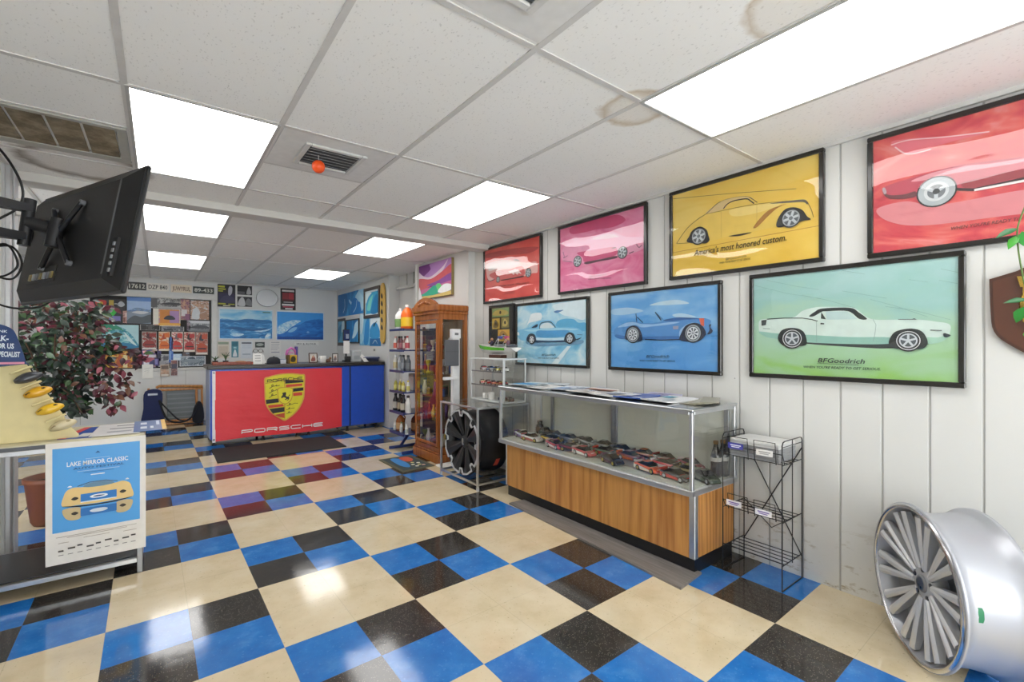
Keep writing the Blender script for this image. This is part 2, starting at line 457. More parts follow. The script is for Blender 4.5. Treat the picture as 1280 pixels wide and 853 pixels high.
# ceiling lights
LIGHTS = [(-.10, .46, 2.49, 3.63, 'bright ceiling light panel nearest the wall mounted television'),
          (-.10, .46, 4.42, 5.49, 'ceiling light panel just past the beam, behind the television'),
          (-.10, .46, 6.72, 7.94, 'far left ceiling light panel above the photo collage wall'),
          (1.70, 2.26, .07, 1.27, 'long ceiling light panel nearest the camera above the yellow poster'),
          (1.70, 2.26, 2.50, 3.63, 'ceiling light panel above the pink car poster'),
          (1.70, 2.26, 4.46, 5.49, 'ceiling light panel just past the beam, near the sunset canvas'),
          (1.70, 2.26, 6.95, 7.94, 'farthest ceiling light panel near the blue surf pictures')]
LIGHTM = emis('lit_prismatic_diffuser', (1.0, .985, .96), LIGHT_POWER)
for x0, x1, y0, y1, lab in LIGHTS:
    t = thing('ceiling_light', lab, 'ceiling light', ((x0 + x1) / 2, (y0 + y1) / 2, H), group='recessed ceiling light panels')
    hx, hy = (x1 - x0) / 2, (y1 - y0) / 2
    b = MB(); b.box(-hx, hx, -hy, hy, -.004, -.001, LIGHTM); b.build('diffuser', t)
    b = MB(); w = .014; fm = M('b5b4b0', .4)
    b.box(-hx - w, -hx, -hy - w, hy + w, -.008, -.001, fm); b.box(hx, hx + w, -hy - w, hy + w, -.008, -.001, fm)
    b.box(-hx, hx, -hy - w, -hy, -.008, -.001, fm); b.box(-hx, hx, hy, hy + w, -.008, -.001, fm)
    b.build('frame', t)

# air vents
def ceiling_vent(cx, cy, lab):
    t = thing('ceiling_vent', lab, 'air vent', (cx, cy, H), group='square ceiling air vents')
    pm = M('e2e1de', .45)
    b = MB(); b.box(-.29, .29, -.27, .27, -.004, -.001, pm); b.build('panel', t)
    b = MB(); a, c = .135, .10
    for (x0, x1, y0, y1) in ((-a - .03, -a, -a - .03, a + .03), (a, a + .03, -a - .03, a + .03), (-a, a, -a - .03, -a), (-a, a, a, a + .03)):
        b.box(x0, x1, y0, y1, -.016, -.004, M('d4d3cf', .4), .004)
    b.build('frame', t)
    b = MB(); b.box(-a, a, -a, a, -.006, -.0045, M('5c5e60', .7)); b.build('duct_opening', t)
    for i in range(6):
        b = MB(); y = -.105 + i * .042
        b.add([(-.13, y - .016, -.017), (.13, y - .016, -.017), (.13, y + .012, -.007), (-.13, y + .012, -.007), (-.13, y - .016, -.0155), (.13, y - .016, -.0155), (.13, y + .012, -.0055), (-.13, y + .012, -.0055)],
              [(0, 1, 2, 3), (4, 7, 6, 5), (0, 4, 5, 1), (1, 5, 6, 2), (2, 6, 7, 3), (3, 7, 4, 0)], M('b4b5b6', .4)); b.build('louver', t)
    return t
ceiling_vent(.78, 2.76, 'square ceiling vent with an orange ball under it')
ceiling_vent(.79, .98, 'square ceiling vent at the top edge nearest the camera')
b = MB(); b.ball((0, 0, 0), .036, M('f0571c', .5)); b.cyl((0, 0, .03), (0, 0, .07), .0015, WHITE, n=5); tag(b.build('ball', loc=(.715, 2.74, 2.30)), 'orange ball hanging under the square ceiling vent', 'ball')
t = thing('return_vent', 'dirty brown return air vent with four filter panels near the television', 'air vent', (-.42, 3.26, H))
b = MB(); fm = M('a9a89f', .5)
b.box(-.29, .29, -.27, -.24, -.012, -.001, fm); b.box(-.29, .29, .20, .27, -.012, -.001, fm); b.box(.25, .29, -.24, .20, -.012, -.001, fm); b.box(-.29, -.27, -.24, .20, -.012, -.001, fm)
b.build('frame', t)
g = NT('dirty_filter'); o = g.obj()
g.pbr(Base_Color=g.ramp(g.noise(6, 6, o, .7), [(.3, lin('4d4435')), (.5, lin('7d705a')), (.7, lin('a89c84'))]), Roughness=.9); DIRTY = g.m
for i in range(4):
    b = MB(); x = -.265 + i * .13; b.box(x, x + .118, -.235, .195, -.008, -.002, DIRTY); b.build('filter', t)
POSTERS={
"green":((0.879, 1.102, 0.94, 0.611),[["P","2f3a3a",[[-0.3,0.226],[-0.164,0.211],[0.105,0.2],[0.21,0.198],[0.345,0.2],[0.314,0.188],[0.203,0.175],[0.105,0.177],[-0.164,0.198]]],
["P","d3e6dd",[[-0.416,0.321],[-0.406,0.339],[-0.367,0.344],[-0.235,0.345],[-0.182,0.38],[-0.13,0.394],[-0.08,0.396],[0.038,0.385],[0.068,0.374],[0.127,0.322],[0.223,0.314],[0.314,0.31],[0.375,0.298],[0.41,0.289],[0.421,0.274],[0.419,0.251],[0.413,0.231],[0.399,0.212],[0.375,0.2],[0.342,0.198],[0.332,0.212],[0.196,0.198],[0.038,0.196],[-0.164,0.206],[-0.3,0.224],[-0.367,0.235],[-0.406,0.258],[-0.416,0.284]]],
["P","93c3b4",[[-0.412,0.271],[-0.3,0.256],[-0.156,0.247],[0.038,0.232],[0.203,0.228],[0.203,0.198],[0.038,0.196],[-0.164,0.206],[-0.3,0.224],[-0.367,0.235],[-0.406,0.256]]],
["P","a5cfb9",[[0.339,0.226],[0.375,0.226],[0.415,0.235],[0.399,0.212],[0.375,0.2],[0.342,0.198]]],
["P","26302f",[[-0.149,0.349],[-0.122,0.371],[-0.084,0.387],[0.038,0.383],[0.076,0.358],[0.112,0.323],[0.079,0.324],[0.031,0.366],[-0.068,0.371],[-0.088,0.369],[-0.126,0.347]]],
["p","bfd9d6",[[-0.07,0.369],[0.027,0.365],[0.072,0.323],[-0.064,0.326]]],
["p","2c3635",[[-0.09,0.369],[-0.068,0.328],[-0.092,0.333]]],
["l","323c3c",0.004,[[-0.369,0.342],[-0.272,0.344],[-0.182,0.34],[-0.139,0.331],[-0.107,0.32]]],
["l","8aa8a0",0.002,[[-0.113,0.321],[-0.112,0.206]]],
["l","8aa8a0",0.002,[[0.137,0.319],[0.149,0.291],[0.144,0.239],[0.137,0.209]]],
["p","39403f",[[-0.401,0.336],[-0.371,0.338],[-0.375,0.309],[-0.399,0.304]]],
["l","5d7a74",0.003,[[-0.391,0.288],[-0.352,0.285]]],
["l","4b5a58",0.004,[[0.352,0.26],[0.392,0.257]]],
["p","303838",[[-0.093,0.31],[-0.076,0.308],[-0.076,0.301],[-0.093,0.302]]],
["P","303737",[[0.397,0.243],[0.404,0.245],[0.422,0.235],[0.409,0.226],[0.399,0.229]]],
["P","26302f",[[-0.307,0.226],[-0.295,0.266],[-0.272,0.282],[-0.235,0.287],[-0.195,0.279],[-0.169,0.254],[-0.159,0.201],[-0.182,0.186],[-0.272,0.186]]],
["P","26302f",[[0.2,0.198],[0.209,0.234],[0.23,0.258],[0.276,0.269],[0.314,0.261],[0.335,0.236],[0.343,0.196],[0.314,0.171],[0.223,0.175]]],
["w",-0.233,0.227,0.057,"magwheel"],
["w",0.274,0.212,0.052,"magwheel"],
["p","2c3635",[[0.237,0.316],[0.289,0.314],[0.296,0.317],[0.307,0.31],[0.237,0.313]]],
["t","BFGoodrich","20292b",-0.105,0.097,0.105,0.097,0.0236,1],
["l","20292b",0.0025,[[-0.107,0.092],[0.079,0.089]]],
["t","WHEN YOU'RE READY TO GET SERIOUS.","20292b",-0.173,0.065,0.169,0.066,0.0125,1],
["l","86aaa0",0.0015,[[-0.367,0.569],[-0.208,0.517],[-0.097,0.489]]],
["l","86aaa0",0.0015,[[-0.437,0.546],[-0.253,0.481],[-0.088,0.44]]],
["l","86aaa0",0.0015,[[0.008,0.472],[0.112,0.442],[0.193,0.419]]],
["l","86aaa0",0.0015,[[0.127,0.419],[0.223,0.381],[0.345,0.321]]],
["l","86aaa0",0.0015,[[0.276,0.501],[0.345,0.482]]],
["l","86aaa0",0.0015,[[0.384,0.486],[0.448,0.464]]],
["l","86aaa0",0.0015,[[0.189,0.379],[0.289,0.357],[0.422,0.305]]],
["l","86aaa0",0.0015,[[0.008,0.578],[0.105,0.548]]],
["l","86aaa0",0.0015,[[0.39,0.537],[0.448,0.514]]],
["l","86aaa0",0.0015,[[-0.182,0.467],[-0.056,0.428],[0.068,0.379]]]]),
"yellow":((1.427, 1.741, 0.943, 0.611),[["l","8a5a1c",0.003,[[-0.447,0.565],[-0.039,0.496],[0.334,0.426]]],
["l","b06a22",0.0025,[[-0.447,0.191],[-0.039,0.194],[0.447,0.196]]],
["P","edca5c",[[-0.419,0.251],[-0.381,0.3],[-0.32,0.36],[-0.249,0.389],[-0.197,0.409],[-0.136,0.448],[-0.06,0.466],[0.012,0.461],[0.076,0.444],[0.12,0.401],[0.194,0.383],[0.3,0.371],[0.367,0.358],[0.391,0.339],[0.411,0.29],[0.422,0.247],[0.411,0.238],[0.375,0.244],[0.239,0.235],[0.12,0.231],[-0.06,0.229],[-0.18,0.226],[-0.326,0.241]]],
["P","e2c68a",[[-0.203,0.407],[-0.136,0.448],[-0.06,0.466],[0.012,0.462],[0.076,0.445],[0.101,0.425],[0.062,0.439],[-0.039,0.443],[-0.084,0.41]]],
["P","f5da80",[[-0.039,0.394],[0.12,0.385],[0.248,0.373],[0.239,0.353],[0.12,0.338],[-0.019,0.349]]],
["L","5a3a14",0.0035,[[-0.416,0.25],[-0.369,0.306],[-0.32,0.349],[-0.249,0.387],[-0.197,0.407],[-0.136,0.448],[-0.103,0.461]]],
["L","8a6a3a",0.002,[[-0.103,0.461],[-0.06,0.466],[0.012,0.462],[0.076,0.445],[0.12,0.401]]],
["L","7d5a20",0.0025,[[-0.197,0.404],[-0.114,0.401],[-0.009,0.399],[0.12,0.391],[0.248,0.374],[0.371,0.353]]],
["P","6b6658",[[0.194,0.376],[0.3,0.366],[0.371,0.356],[0.39,0.34],[0.391,0.323],[0.367,0.343],[0.283,0.358]]],
["L","23221f",0.006,[[-0.084,0.41],[-0.066,0.429],[-0.039,0.441],[0.002,0.444],[0.062,0.437],[0.083,0.42],[0.105,0.398]]],
["l","4a3a24",0.003,[[0.076,0.444],[0.125,0.4]]],
["P","b07a30",[[0.101,0.254],[0.134,0.296],[0.194,0.34],[0.283,0.352],[0.239,0.341],[0.194,0.311],[0.148,0.273],[0.12,0.252]]],
["L","6b4a1c",0.003,[[0.391,0.339],[0.411,0.29],[0.422,0.247]]],
["l","c09a3c",0.0015,[[-0.098,0.397],[-0.098,0.232]]],
["l","c09a3c",0.0015,[[0.122,0.39],[0.122,0.279]]],
["P","3a3020",[[-0.05,0.231],[0.012,0.232],[0.091,0.228],[0.022,0.22]]],
["P","2a2a26",[[-0.332,0.244],[-0.317,0.283],[-0.296,0.314],[-0.243,0.33],[-0.197,0.301],[-0.182,0.258],[-0.176,0.227],[-0.214,0.214]]],
["P","2a2a26",[[0.232,0.237],[0.243,0.282],[0.278,0.322],[0.325,0.323],[0.367,0.298],[0.391,0.258],[0.409,0.237],[0.367,0.237],[0.265,0.225]]],
["l","4a3818",0.002,[[-0.414,0.247],[-0.32,0.236]]],
["w",-0.25,0.268,0.056,"alloy"],
["w",0.31,0.265,0.053,"alloy"],
["t","America's most honored custom.","2b2415",-0.281,0.144,0.287,0.144,0.037,1],
["t","BFGoodrich","8a7a4a",-0.066,0.082,0.062,0.083,0.0144,1],
["t","WHEN YOU'RE READY TO GET SERIOUS.","3b3018",-0.105,0.065,0.087,0.065,0.0114,1]]),
"cobra":((1.986, 1.097, 0.926, 0.607),[["P","c4e0f2",[[-0.08,0.484],[0.018,0.503],[0.149,0.505],[0.237,0.475],[0.131,0.474],[0.008,0.478]]],
["P","a9d0ee",[[-0.43,0.471],[-0.27,0.479],[-0.132,0.445],[-0.293,0.427],[-0.419,0.434]]],
["P","b7d8f0",[[0.112,0.406],[0.184,0.411],[0.288,0.382],[0.22,0.38],[0.131,0.389]]],
["l","2a5a96",0.002,[[-0.447,0.291],[-0.407,0.29]]],
["l","2a5a96",0.002,[[0.39,0.253],[0.435,0.254]]],
["P","5594d4",[[-0.413,0.296],[-0.395,0.323],[-0.338,0.353],[-0.259,0.372],[-0.205,0.372],[-0.163,0.36],[-0.04,0.354],[0.056,0.37],[0.131,0.383],[0.202,0.382],[0.271,0.373],[0.346,0.37],[0.39,0.353],[0.386,0.324],[0.402,0.286],[0.39,0.271],[0.354,0.261],[0.167,0.236],[-0.132,0.232],[-0.293,0.24],[-0.36,0.245],[-0.401,0.264]]],
["P","98c4ec",[[-0.372,0.332],[-0.293,0.363],[-0.216,0.366],[-0.152,0.351],[-0.04,0.345],[0.075,0.353],[0.167,0.352],[0.094,0.338],[-0.04,0.33],[-0.142,0.325],[-0.205,0.344],[-0.281,0.336]]],
["P","3a74b8",[[-0.384,0.277],[-0.293,0.262],[-0.132,0.256],[0.167,0.256],[0.167,0.236],[-0.132,0.232],[-0.293,0.24],[-0.36,0.245],[-0.398,0.261]]],
["P","3266a6",[[0.037,0.369],[0.131,0.383],[0.202,0.382],[0.305,0.372],[0.362,0.366],[0.22,0.366],[0.094,0.36]]],
["P","9cc4ea",[[0.167,0.292],[0.211,0.33],[0.271,0.345],[0.22,0.314],[0.184,0.267],[0.167,0.244]]],
["p","e0684e",[[0.31,0.372],[0.346,0.37],[0.346,0.317],[0.323,0.325]]],
["p","a5a9c4",[[0.114,0.325],[0.159,0.327],[0.156,0.303],[0.118,0.303]]],
["l","1c3352",0.006,[[-0.197,0.429],[-0.189,0.368]]],
["l","1c3352",0.006,[[-0.186,0.403],[-0.134,0.359]]],
["l","1c2f48",0.008,[[-0.027,0.43],[0.022,0.37]]],
["l","3f6f9f",0.004,[[-0.019,0.423],[0.037,0.376]]],
["P","22304a",[[-0.295,0.24],[-0.287,0.302],[-0.265,0.328],[-0.221,0.341],[-0.179,0.329],[-0.15,0.29],[-0.14,0.232],[-0.205,0.222]]],
["P","22304a",[[0.167,0.232],[0.18,0.275],[0.211,0.322],[0.258,0.341],[0.305,0.338],[0.342,0.311],[0.358,0.264],[0.305,0.219],[0.22,0.219]]],
["l","1d2c44",0.007,[[-0.116,0.236],[0.018,0.23],[0.176,0.233]]],
["P","24344e",[[0.382,0.324],[0.396,0.328],[0.39,0.309],[0.406,0.286],[0.39,0.268],[0.37,0.266],[0.385,0.294]]],
["w",-0.224,0.272,0.063,"wire"],
["w",0.269,0.274,0.064,"wire"],
["t","BFGoodrich","17304f",-0.101,0.104,0.09,0.109,0.0171,1],
["l","17304f",0.002,[[-0.101,0.1],[0.086,0.104]]],
["t","WHEN YOU'RE READY TO GET SERIOUS.","17304f",-0.158,0.074,0.136,0.078,0.0121,1]]),
"mustang":((3.156, 1.096, 0.984, 0.602),[["P","eaf3f6",[[-0.247,0.492],[-0.13,0.497],[-0.097,0.471],[-0.124,0.428],[-0.275,0.408],[-0.318,0.382],[-0.289,0.435]]],
["P","5db0da",[[0.089,0.365],[0.12,0.41],[0.216,0.426],[0.32,0.416],[0.375,0.384],[0.457,0.381],[0.457,0.31],[0.095,0.335]]],
["P","dbeef5",[[0.045,0.549],[0.216,0.57],[0.353,0.576],[0.452,0.576],[0.452,0.412],[0.308,0.434],[0.168,0.466]]],
["p","dff0f6",[[0.239,0.184],[0.285,0.185],[0.12,0.017],[0.033,0.014]]],
["P","4b7db0",[[0.068,0.494],[0.101,0.505],[0.144,0.504],[0.192,0.504],[0.144,0.488],[0.101,0.482]]],
["P","6f9fc0",[[-0.318,0.237],[-0.11,0.214],[0.216,0.213],[0.419,0.236],[0.375,0.201],[-0.11,0.183],[-0.304,0.201]]],
["P","7cc3e6",[[-0.465,0.322],[-0.42,0.344],[-0.332,0.355],[-0.261,0.37],[-0.164,0.408],[-0.097,0.422],[-0.018,0.423],[0.045,0.413],[0.12,0.356],[0.216,0.353],[0.353,0.341],[0.419,0.311],[0.432,0.279],[0.397,0.248],[0.342,0.239],[0.21,0.224],[-0.178,0.226],[-0.311,0.235],[-0.405,0.242],[-0.45,0.275]]],
["P","a6daf0",[[-0.361,0.343],[-0.11,0.345],[0.12,0.347],[0.364,0.332],[0.308,0.322],[0.02,0.329],[-0.247,0.322]]],
["P","4f9fd6",[[-0.15,0.331],[0.02,0.325],[0.251,0.323],[0.227,0.275],[0.02,0.265],[-0.137,0.269],[-0.178,0.298]]],
["P","c9e7f3",[[-0.178,0.263],[0.02,0.256],[0.216,0.26],[0.216,0.24],[0.02,0.237],[-0.178,0.242]]],
["P","27496a",[[-0.178,0.238],[0.02,0.232],[0.216,0.237],[0.21,0.221],[0.02,0.218],[-0.178,0.219]]],
["P","31455a",[[-0.243,0.36],[-0.191,0.383],[-0.153,0.39],[-0.161,0.367],[-0.202,0.358]]],
["L","2a3a4a",0.009,[[-0.126,0.345],[-0.124,0.376],[-0.104,0.397],[-0.051,0.406],[0.023,0.404],[0.058,0.383],[0.093,0.352]]],
["P","dcebf0",[[-0.108,0.351],[-0.108,0.377],[-0.086,0.39],[-0.044,0.398],[0.01,0.396],[0.043,0.377],[0.07,0.351]]],
["p","e9f3f5",[[-0.465,0.322],[-0.435,0.319],[-0.429,0.289],[-0.462,0.292]]],
["P","203a52",[[0.344,0.242],[0.414,0.259],[0.397,0.248],[0.364,0.237]]],
["l","35577a",0.004,[[0.364,0.284],[0.425,0.281]]],
["P","2c4257",[[-0.315,0.237],[-0.304,0.278],[-0.275,0.3],[-0.24,0.305],[-0.198,0.294],[-0.178,0.263],[-0.175,0.227],[-0.24,0.214]]],
["P","2c4257",[[0.206,0.225],[0.216,0.271],[0.239,0.295],[0.276,0.306],[0.32,0.293],[0.34,0.265],[0.348,0.233],[0.276,0.213]]],
["w",-0.238,0.247,0.046,"star"],
["w",0.276,0.252,0.049,"star"],
["t","BFGoodrich","2c3f52",-0.09,0.095,0.098,0.1,0.0174,1],
["t","WHEN YOU'RE READY TO GET SERIOUS.","1f2f40",-0.145,0.067,0.144,0.073,0.0114,1]]),
"pink":((2.559, 1.737, 0.942, 0.603),[["P","d13a72",[[-0.322,0.566],[-0.174,0.593],[0.013,0.581],[0.198,0.567],[0.275,0.507],[0.153,0.48],[-0.011,0.495],[-0.174,0.499],[-0.308,0.515]]],
["P","ee9fbf",[[-0.435,0.37],[-0.377,0.43],[-0.254,0.437],[-0.123,0.433],[0.013,0.453],[0.153,0.44],[0.285,0.38],[0.39,0.358],[0.447,0.334],[0.447,0.272],[0.348,0.245],[0.182,0.233],[-0.148,0.238],[-0.308,0.27],[-0.406,0.291],[-0.432,0.329]]],
["P","d4507f",[[-0.24,0.339],[-0.11,0.337],[0.073,0.33],[0.182,0.316],[0.182,0.255],[0.013,0.249],[-0.148,0.249],[-0.174,0.291]]],
["P","5a2a40",[[-0.148,0.247],[0.013,0.247],[0.182,0.249],[0.182,0.231],[0.013,0.231],[-0.123,0.227]]],
["P","f4c3d4",[[-0.072,0.424],[0.025,0.44],[0.142,0.429],[0.209,0.394],[0.084,0.4]]],
["l","5b2740",0.008,[[0.144,0.314],[0.185,0.316]]],
["L","6e3350",0.004,[[-0.409,0.374],[-0.394,0.334],[-0.4,0.32],[-0.352,0.333]]],
["l","6e3350",0.004,[[-0.406,0.296],[-0.294,0.268]]],
["L","5b2740",0.005,[[0.379,0.308],[0.402,0.279],[0.428,0.293]]],
["l","5b2740",0.006,[[0.312,0.248],[0.354,0.256]]],
["w",-0.231,0.266,0.048,"alloy"],
["w",0.25,0.265,0.048,"alloy"],
["t","BFGoodrich","6a2245",-0.091,0.109,0.094,0.11,0.0158,1],
["t","WHEN YOU'RE READY TO GET SERIOUS.","6a2245",-0.11,0.097,0.14,0.078,0.0093,1]]),
"red":((3.74, 1.738, 0.966, 0.6),[["P","b8322f",[[-0.435,0.541],[-0.051,0.529],[0.282,0.501],[0.442,0.466],[0.282,0.438],[-0.051,0.471],[-0.426,0.498]]],
["P","efb9b2",[[-0.44,0.378],[-0.44,0.424],[-0.336,0.44],[-0.132,0.435],[0.028,0.407],[0.151,0.377],[0.282,0.348],[0.411,0.337],[0.424,0.24],[0.36,0.237],[0.21,0.223],[-0.149,0.224],[-0.275,0.253],[-0.372,0.24],[-0.411,0.273]]],
["P","d9605c",[[-0.372,0.309],[-0.182,0.335],[-0.003,0.322],[0.136,0.331],[0.21,0.312],[0.21,0.23],[-0.149,0.229],[-0.284,0.254]]],
["P","f6ebe8",[[-0.39,0.402],[-0.215,0.418],[-0.003,0.397],[0.151,0.357],[-0.003,0.341],[-0.199,0.357],[-0.372,0.349]]],
["P","f5e3e0",[[-0.067,0.272],[-0.003,0.293],[-0.035,0.305],[0.059,0.304],[0.044,0.315],[0.121,0.301],[0.18,0.252],[0.136,0.266],[0.121,0.252],[0.075,0.272],[0.059,0.257],[0.013,0.277]]],
["P","5a2a28",[[0.036,0.409],[0.09,0.412],[0.143,0.395],[0.151,0.377]]],
["P","4a1816",[[-0.149,0.23],[0.028,0.229],[0.204,0.231],[0.204,0.218],[0.028,0.218],[-0.14,0.221]]],
["L","46201f",0.006,[[-0.408,0.273],[-0.368,0.24],[-0.27,0.249]]],
["w",-0.21,0.24,0.033,"alloy"],
["w",0.292,0.25,0.045,"alloy"],
["t","You must look the part.","7d1f1c",-0.31,0.164,0.311,0.148,0.017,1],
["t","BFGoodrich","8d2a26",-0.067,0.083,0.072,0.083,0.0106,1],
["t","WHEN YOU'RE READY TO GET SERIOUS.","8d2a26",-0.102,0.072,0.082,0.071,0.0068,1]]),
"corvette":((0.318, 1.726, 0.895, 0.604),[["P","e2707c",[[-0.354,0.55],[-0.3,0.551],[-0.158,0.514],[-0.018,0.481],[-0.092,0.482],[-0.206,0.48],[-0.3,0.479]]],
["L","f3c6c8",0.005,[[-0.354,0.54],[-0.286,0.541],[-0.158,0.51],[-0.018,0.483]]],
["L","f3c6c8",0.006,[[-0.338,0.525],[-0.289,0.475],[-0.206,0.471]]],
["P","d9848a",[[-0.41,0.24],[-0.3,0.253],[-0.206,0.211],[-0.105,0.205],[0.087,0.207],[0.335,0.185],[0.42,0.16],[0.42,0.075],[0.087,0.108],[-0.227,0.123],[-0.362,0.17]]],
["P","c0485a",[[-0.387,0.324],[-0.378,0.343],[-0.331,0.353],[-0.263,0.358],[-0.131,0.369],[-0.03,0.36],[0.087,0.348],[0.193,0.376],[0.29,0.353],[0.379,0.252],[0.433,0.22],[0.441,0.161],[0.404,0.144],[0.266,0.197],[0.087,0.244],[-0.067,0.241],[-0.118,0.262],[-0.263,0.263],[-0.323,0.27],[-0.37,0.29]]],
["P","e59aa4",[[-0.278,0.343],[-0.206,0.36],[-0.105,0.361],[-0.018,0.345],[0.087,0.335],[0.075,0.322],[-0.03,0.329],[-0.145,0.337],[-0.227,0.333]]],
["P","9c3a44",[[-0.105,0.285],[-0.03,0.29],[0.087,0.29],[0.29,0.243],[0.4,0.195],[0.396,0.168],[0.087,0.257],[-0.067,0.25]]],
["P","4a2a30",[[0.198,0.365],[0.28,0.347],[0.335,0.277],[0.193,0.321]]],
["P","6a2a34",[[-0.384,0.318],[-0.354,0.296],[-0.3,0.287],[-0.263,0.291],[-0.26,0.267],[-0.3,0.265],[-0.362,0.282]]],
["P","b9a0a8",[[-0.387,0.334],[-0.378,0.339],[-0.37,0.315],[-0.379,0.307]]],
["l","3a2024",0.012,[[-0.122,0.263],[-0.067,0.246],[0.087,0.253],[0.257,0.223]]],
["l","efe6e4",0.01,[[-0.064,0.243],[0.087,0.243],[0.257,0.214]]],
["w",-0.188,0.27,0.07,"mono"],
["w",0.322,0.196,0.068,"mono"],
["t","WHEN YOU'RE READY TO GET SERIOUS.","5a2a2c",-0.138,0.083,0.193,0.082,0.0136,1]]),
}
CREST=[["P","e0a848",[[1.122,0.836],[1.178,0.862],[1.234,0.879],[1.307,0.893],[1.373,0.897],[1.449,0.898],[1.516,0.892],[1.585,0.88],[1.637,0.864],[1.635,0.711],[1.63,0.572],[1.615,0.508],[1.593,0.454],[1.559,0.392],[1.508,0.332],[1.44,0.279],[1.375,0.244],[1.316,0.277],[1.263,0.316],[1.214,0.359],[1.174,0.411],[1.145,0.471],[1.129,0.535],[1.124,0.694]]],
["P","e3d92e",[[1.138,0.826],[1.186,0.847],[1.234,0.865],[1.307,0.878],[1.373,0.883],[1.449,0.883],[1.516,0.877],[1.576,0.867],[1.621,0.853],[1.619,0.712],[1.614,0.577],[1.602,0.523],[1.578,0.464],[1.542,0.403],[1.495,0.347],[1.432,0.295],[1.375,0.264],[1.32,0.295],[1.271,0.331],[1.226,0.374],[1.188,0.423],[1.159,0.479],[1.143,0.538],[1.138,0.693]]],
["p","c89a30",[[1.137,0.775],[1.373,0.814],[1.619,0.804],[1.619,0.793],[1.373,0.803],[1.137,0.764]]],
["p","c89a30",[[1.368,0.807],[1.38,0.806],[1.38,0.266],[1.37,0.267]]],
["p","1e1c1c",[[1.382,0.808],[1.615,0.79],[1.614,0.764],[1.382,0.755]]],
["p","d84a30",[[1.388,0.741],[1.602,0.748],[1.6,0.715],[1.388,0.704]]],
["p","f0b060",[[1.388,0.701],[1.602,0.711],[1.602,0.705],[1.388,0.693]]],
["p","1e1c1c",[[1.465,0.683],[1.614,0.692],[1.614,0.647],[1.465,0.636]]],
["p","d84a30",[[1.481,0.622],[1.6,0.626],[1.599,0.581],[1.482,0.578]]],
["p","1e1c1c",[[1.141,0.55],[1.291,0.558],[1.303,0.504],[1.148,0.494]]],
["p","d84a30",[[1.164,0.474],[1.349,0.478],[1.365,0.445],[1.181,0.434]]],
["p","1e1c1c",[[1.184,0.424],[1.37,0.435],[1.37,0.372],[1.226,0.359]]],
["p","c04a28",[[1.246,0.338],[1.37,0.355],[1.37,0.281],[1.316,0.3]]],
["P","c89a30",[[1.287,0.694],[1.378,0.708],[1.474,0.688],[1.475,0.619],[1.467,0.546],[1.44,0.502],[1.398,0.475],[1.373,0.473],[1.332,0.492],[1.299,0.531],[1.288,0.595]]],
["P","e8de30",[[1.296,0.686],[1.378,0.699],[1.465,0.682],[1.467,0.619],[1.459,0.554],[1.433,0.512],[1.397,0.486],[1.373,0.484],[1.337,0.501],[1.307,0.538],[1.296,0.594]]],
["P","1a1818",[[1.386,0.638],[1.357,0.634],[1.34,0.626],[1.349,0.611],[1.34,0.591],[1.33,0.576],[1.336,0.555],[1.353,0.57],[1.375,0.566],[1.392,0.55],[1.373,0.539],[1.386,0.532],[1.405,0.543],[1.415,0.539],[1.397,0.515],[1.419,0.529],[1.432,0.558],[1.425,0.575],[1.44,0.594],[1.432,0.603],[1.419,0.577],[1.398,0.578],[1.386,0.593],[1.392,0.615]]],
["L","2a2818",0.007,[[1.182,0.7],[1.218,0.723],[1.23,0.746],[1.218,0.749],[1.212,0.728],[1.259,0.733],[1.275,0.746],[1.265,0.729],[1.312,0.737]]],
["L","2a2818",0.007,[[1.178,0.636],[1.218,0.657],[1.228,0.681],[1.217,0.682],[1.212,0.662],[1.254,0.669],[1.271,0.681],[1.279,0.669]]],
["L","2a2818",0.007,[[1.18,0.577],[1.218,0.599],[1.226,0.621],[1.217,0.622],[1.212,0.602],[1.254,0.608],[1.275,0.614]]],
["L","2a2818",0.006,[[1.398,0.449],[1.432,0.457],[1.444,0.479],[1.436,0.48],[1.432,0.462],[1.474,0.468],[1.499,0.478],[1.542,0.473]]],
["L","2a2818",0.006,[[1.394,0.395],[1.423,0.402],[1.436,0.421],[1.428,0.421],[1.425,0.405],[1.461,0.409],[1.498,0.412]]],
["L","2a2818",0.006,[[1.394,0.344],[1.423,0.349],[1.432,0.366],[1.425,0.367],[1.423,0.352],[1.461,0.354]]]]
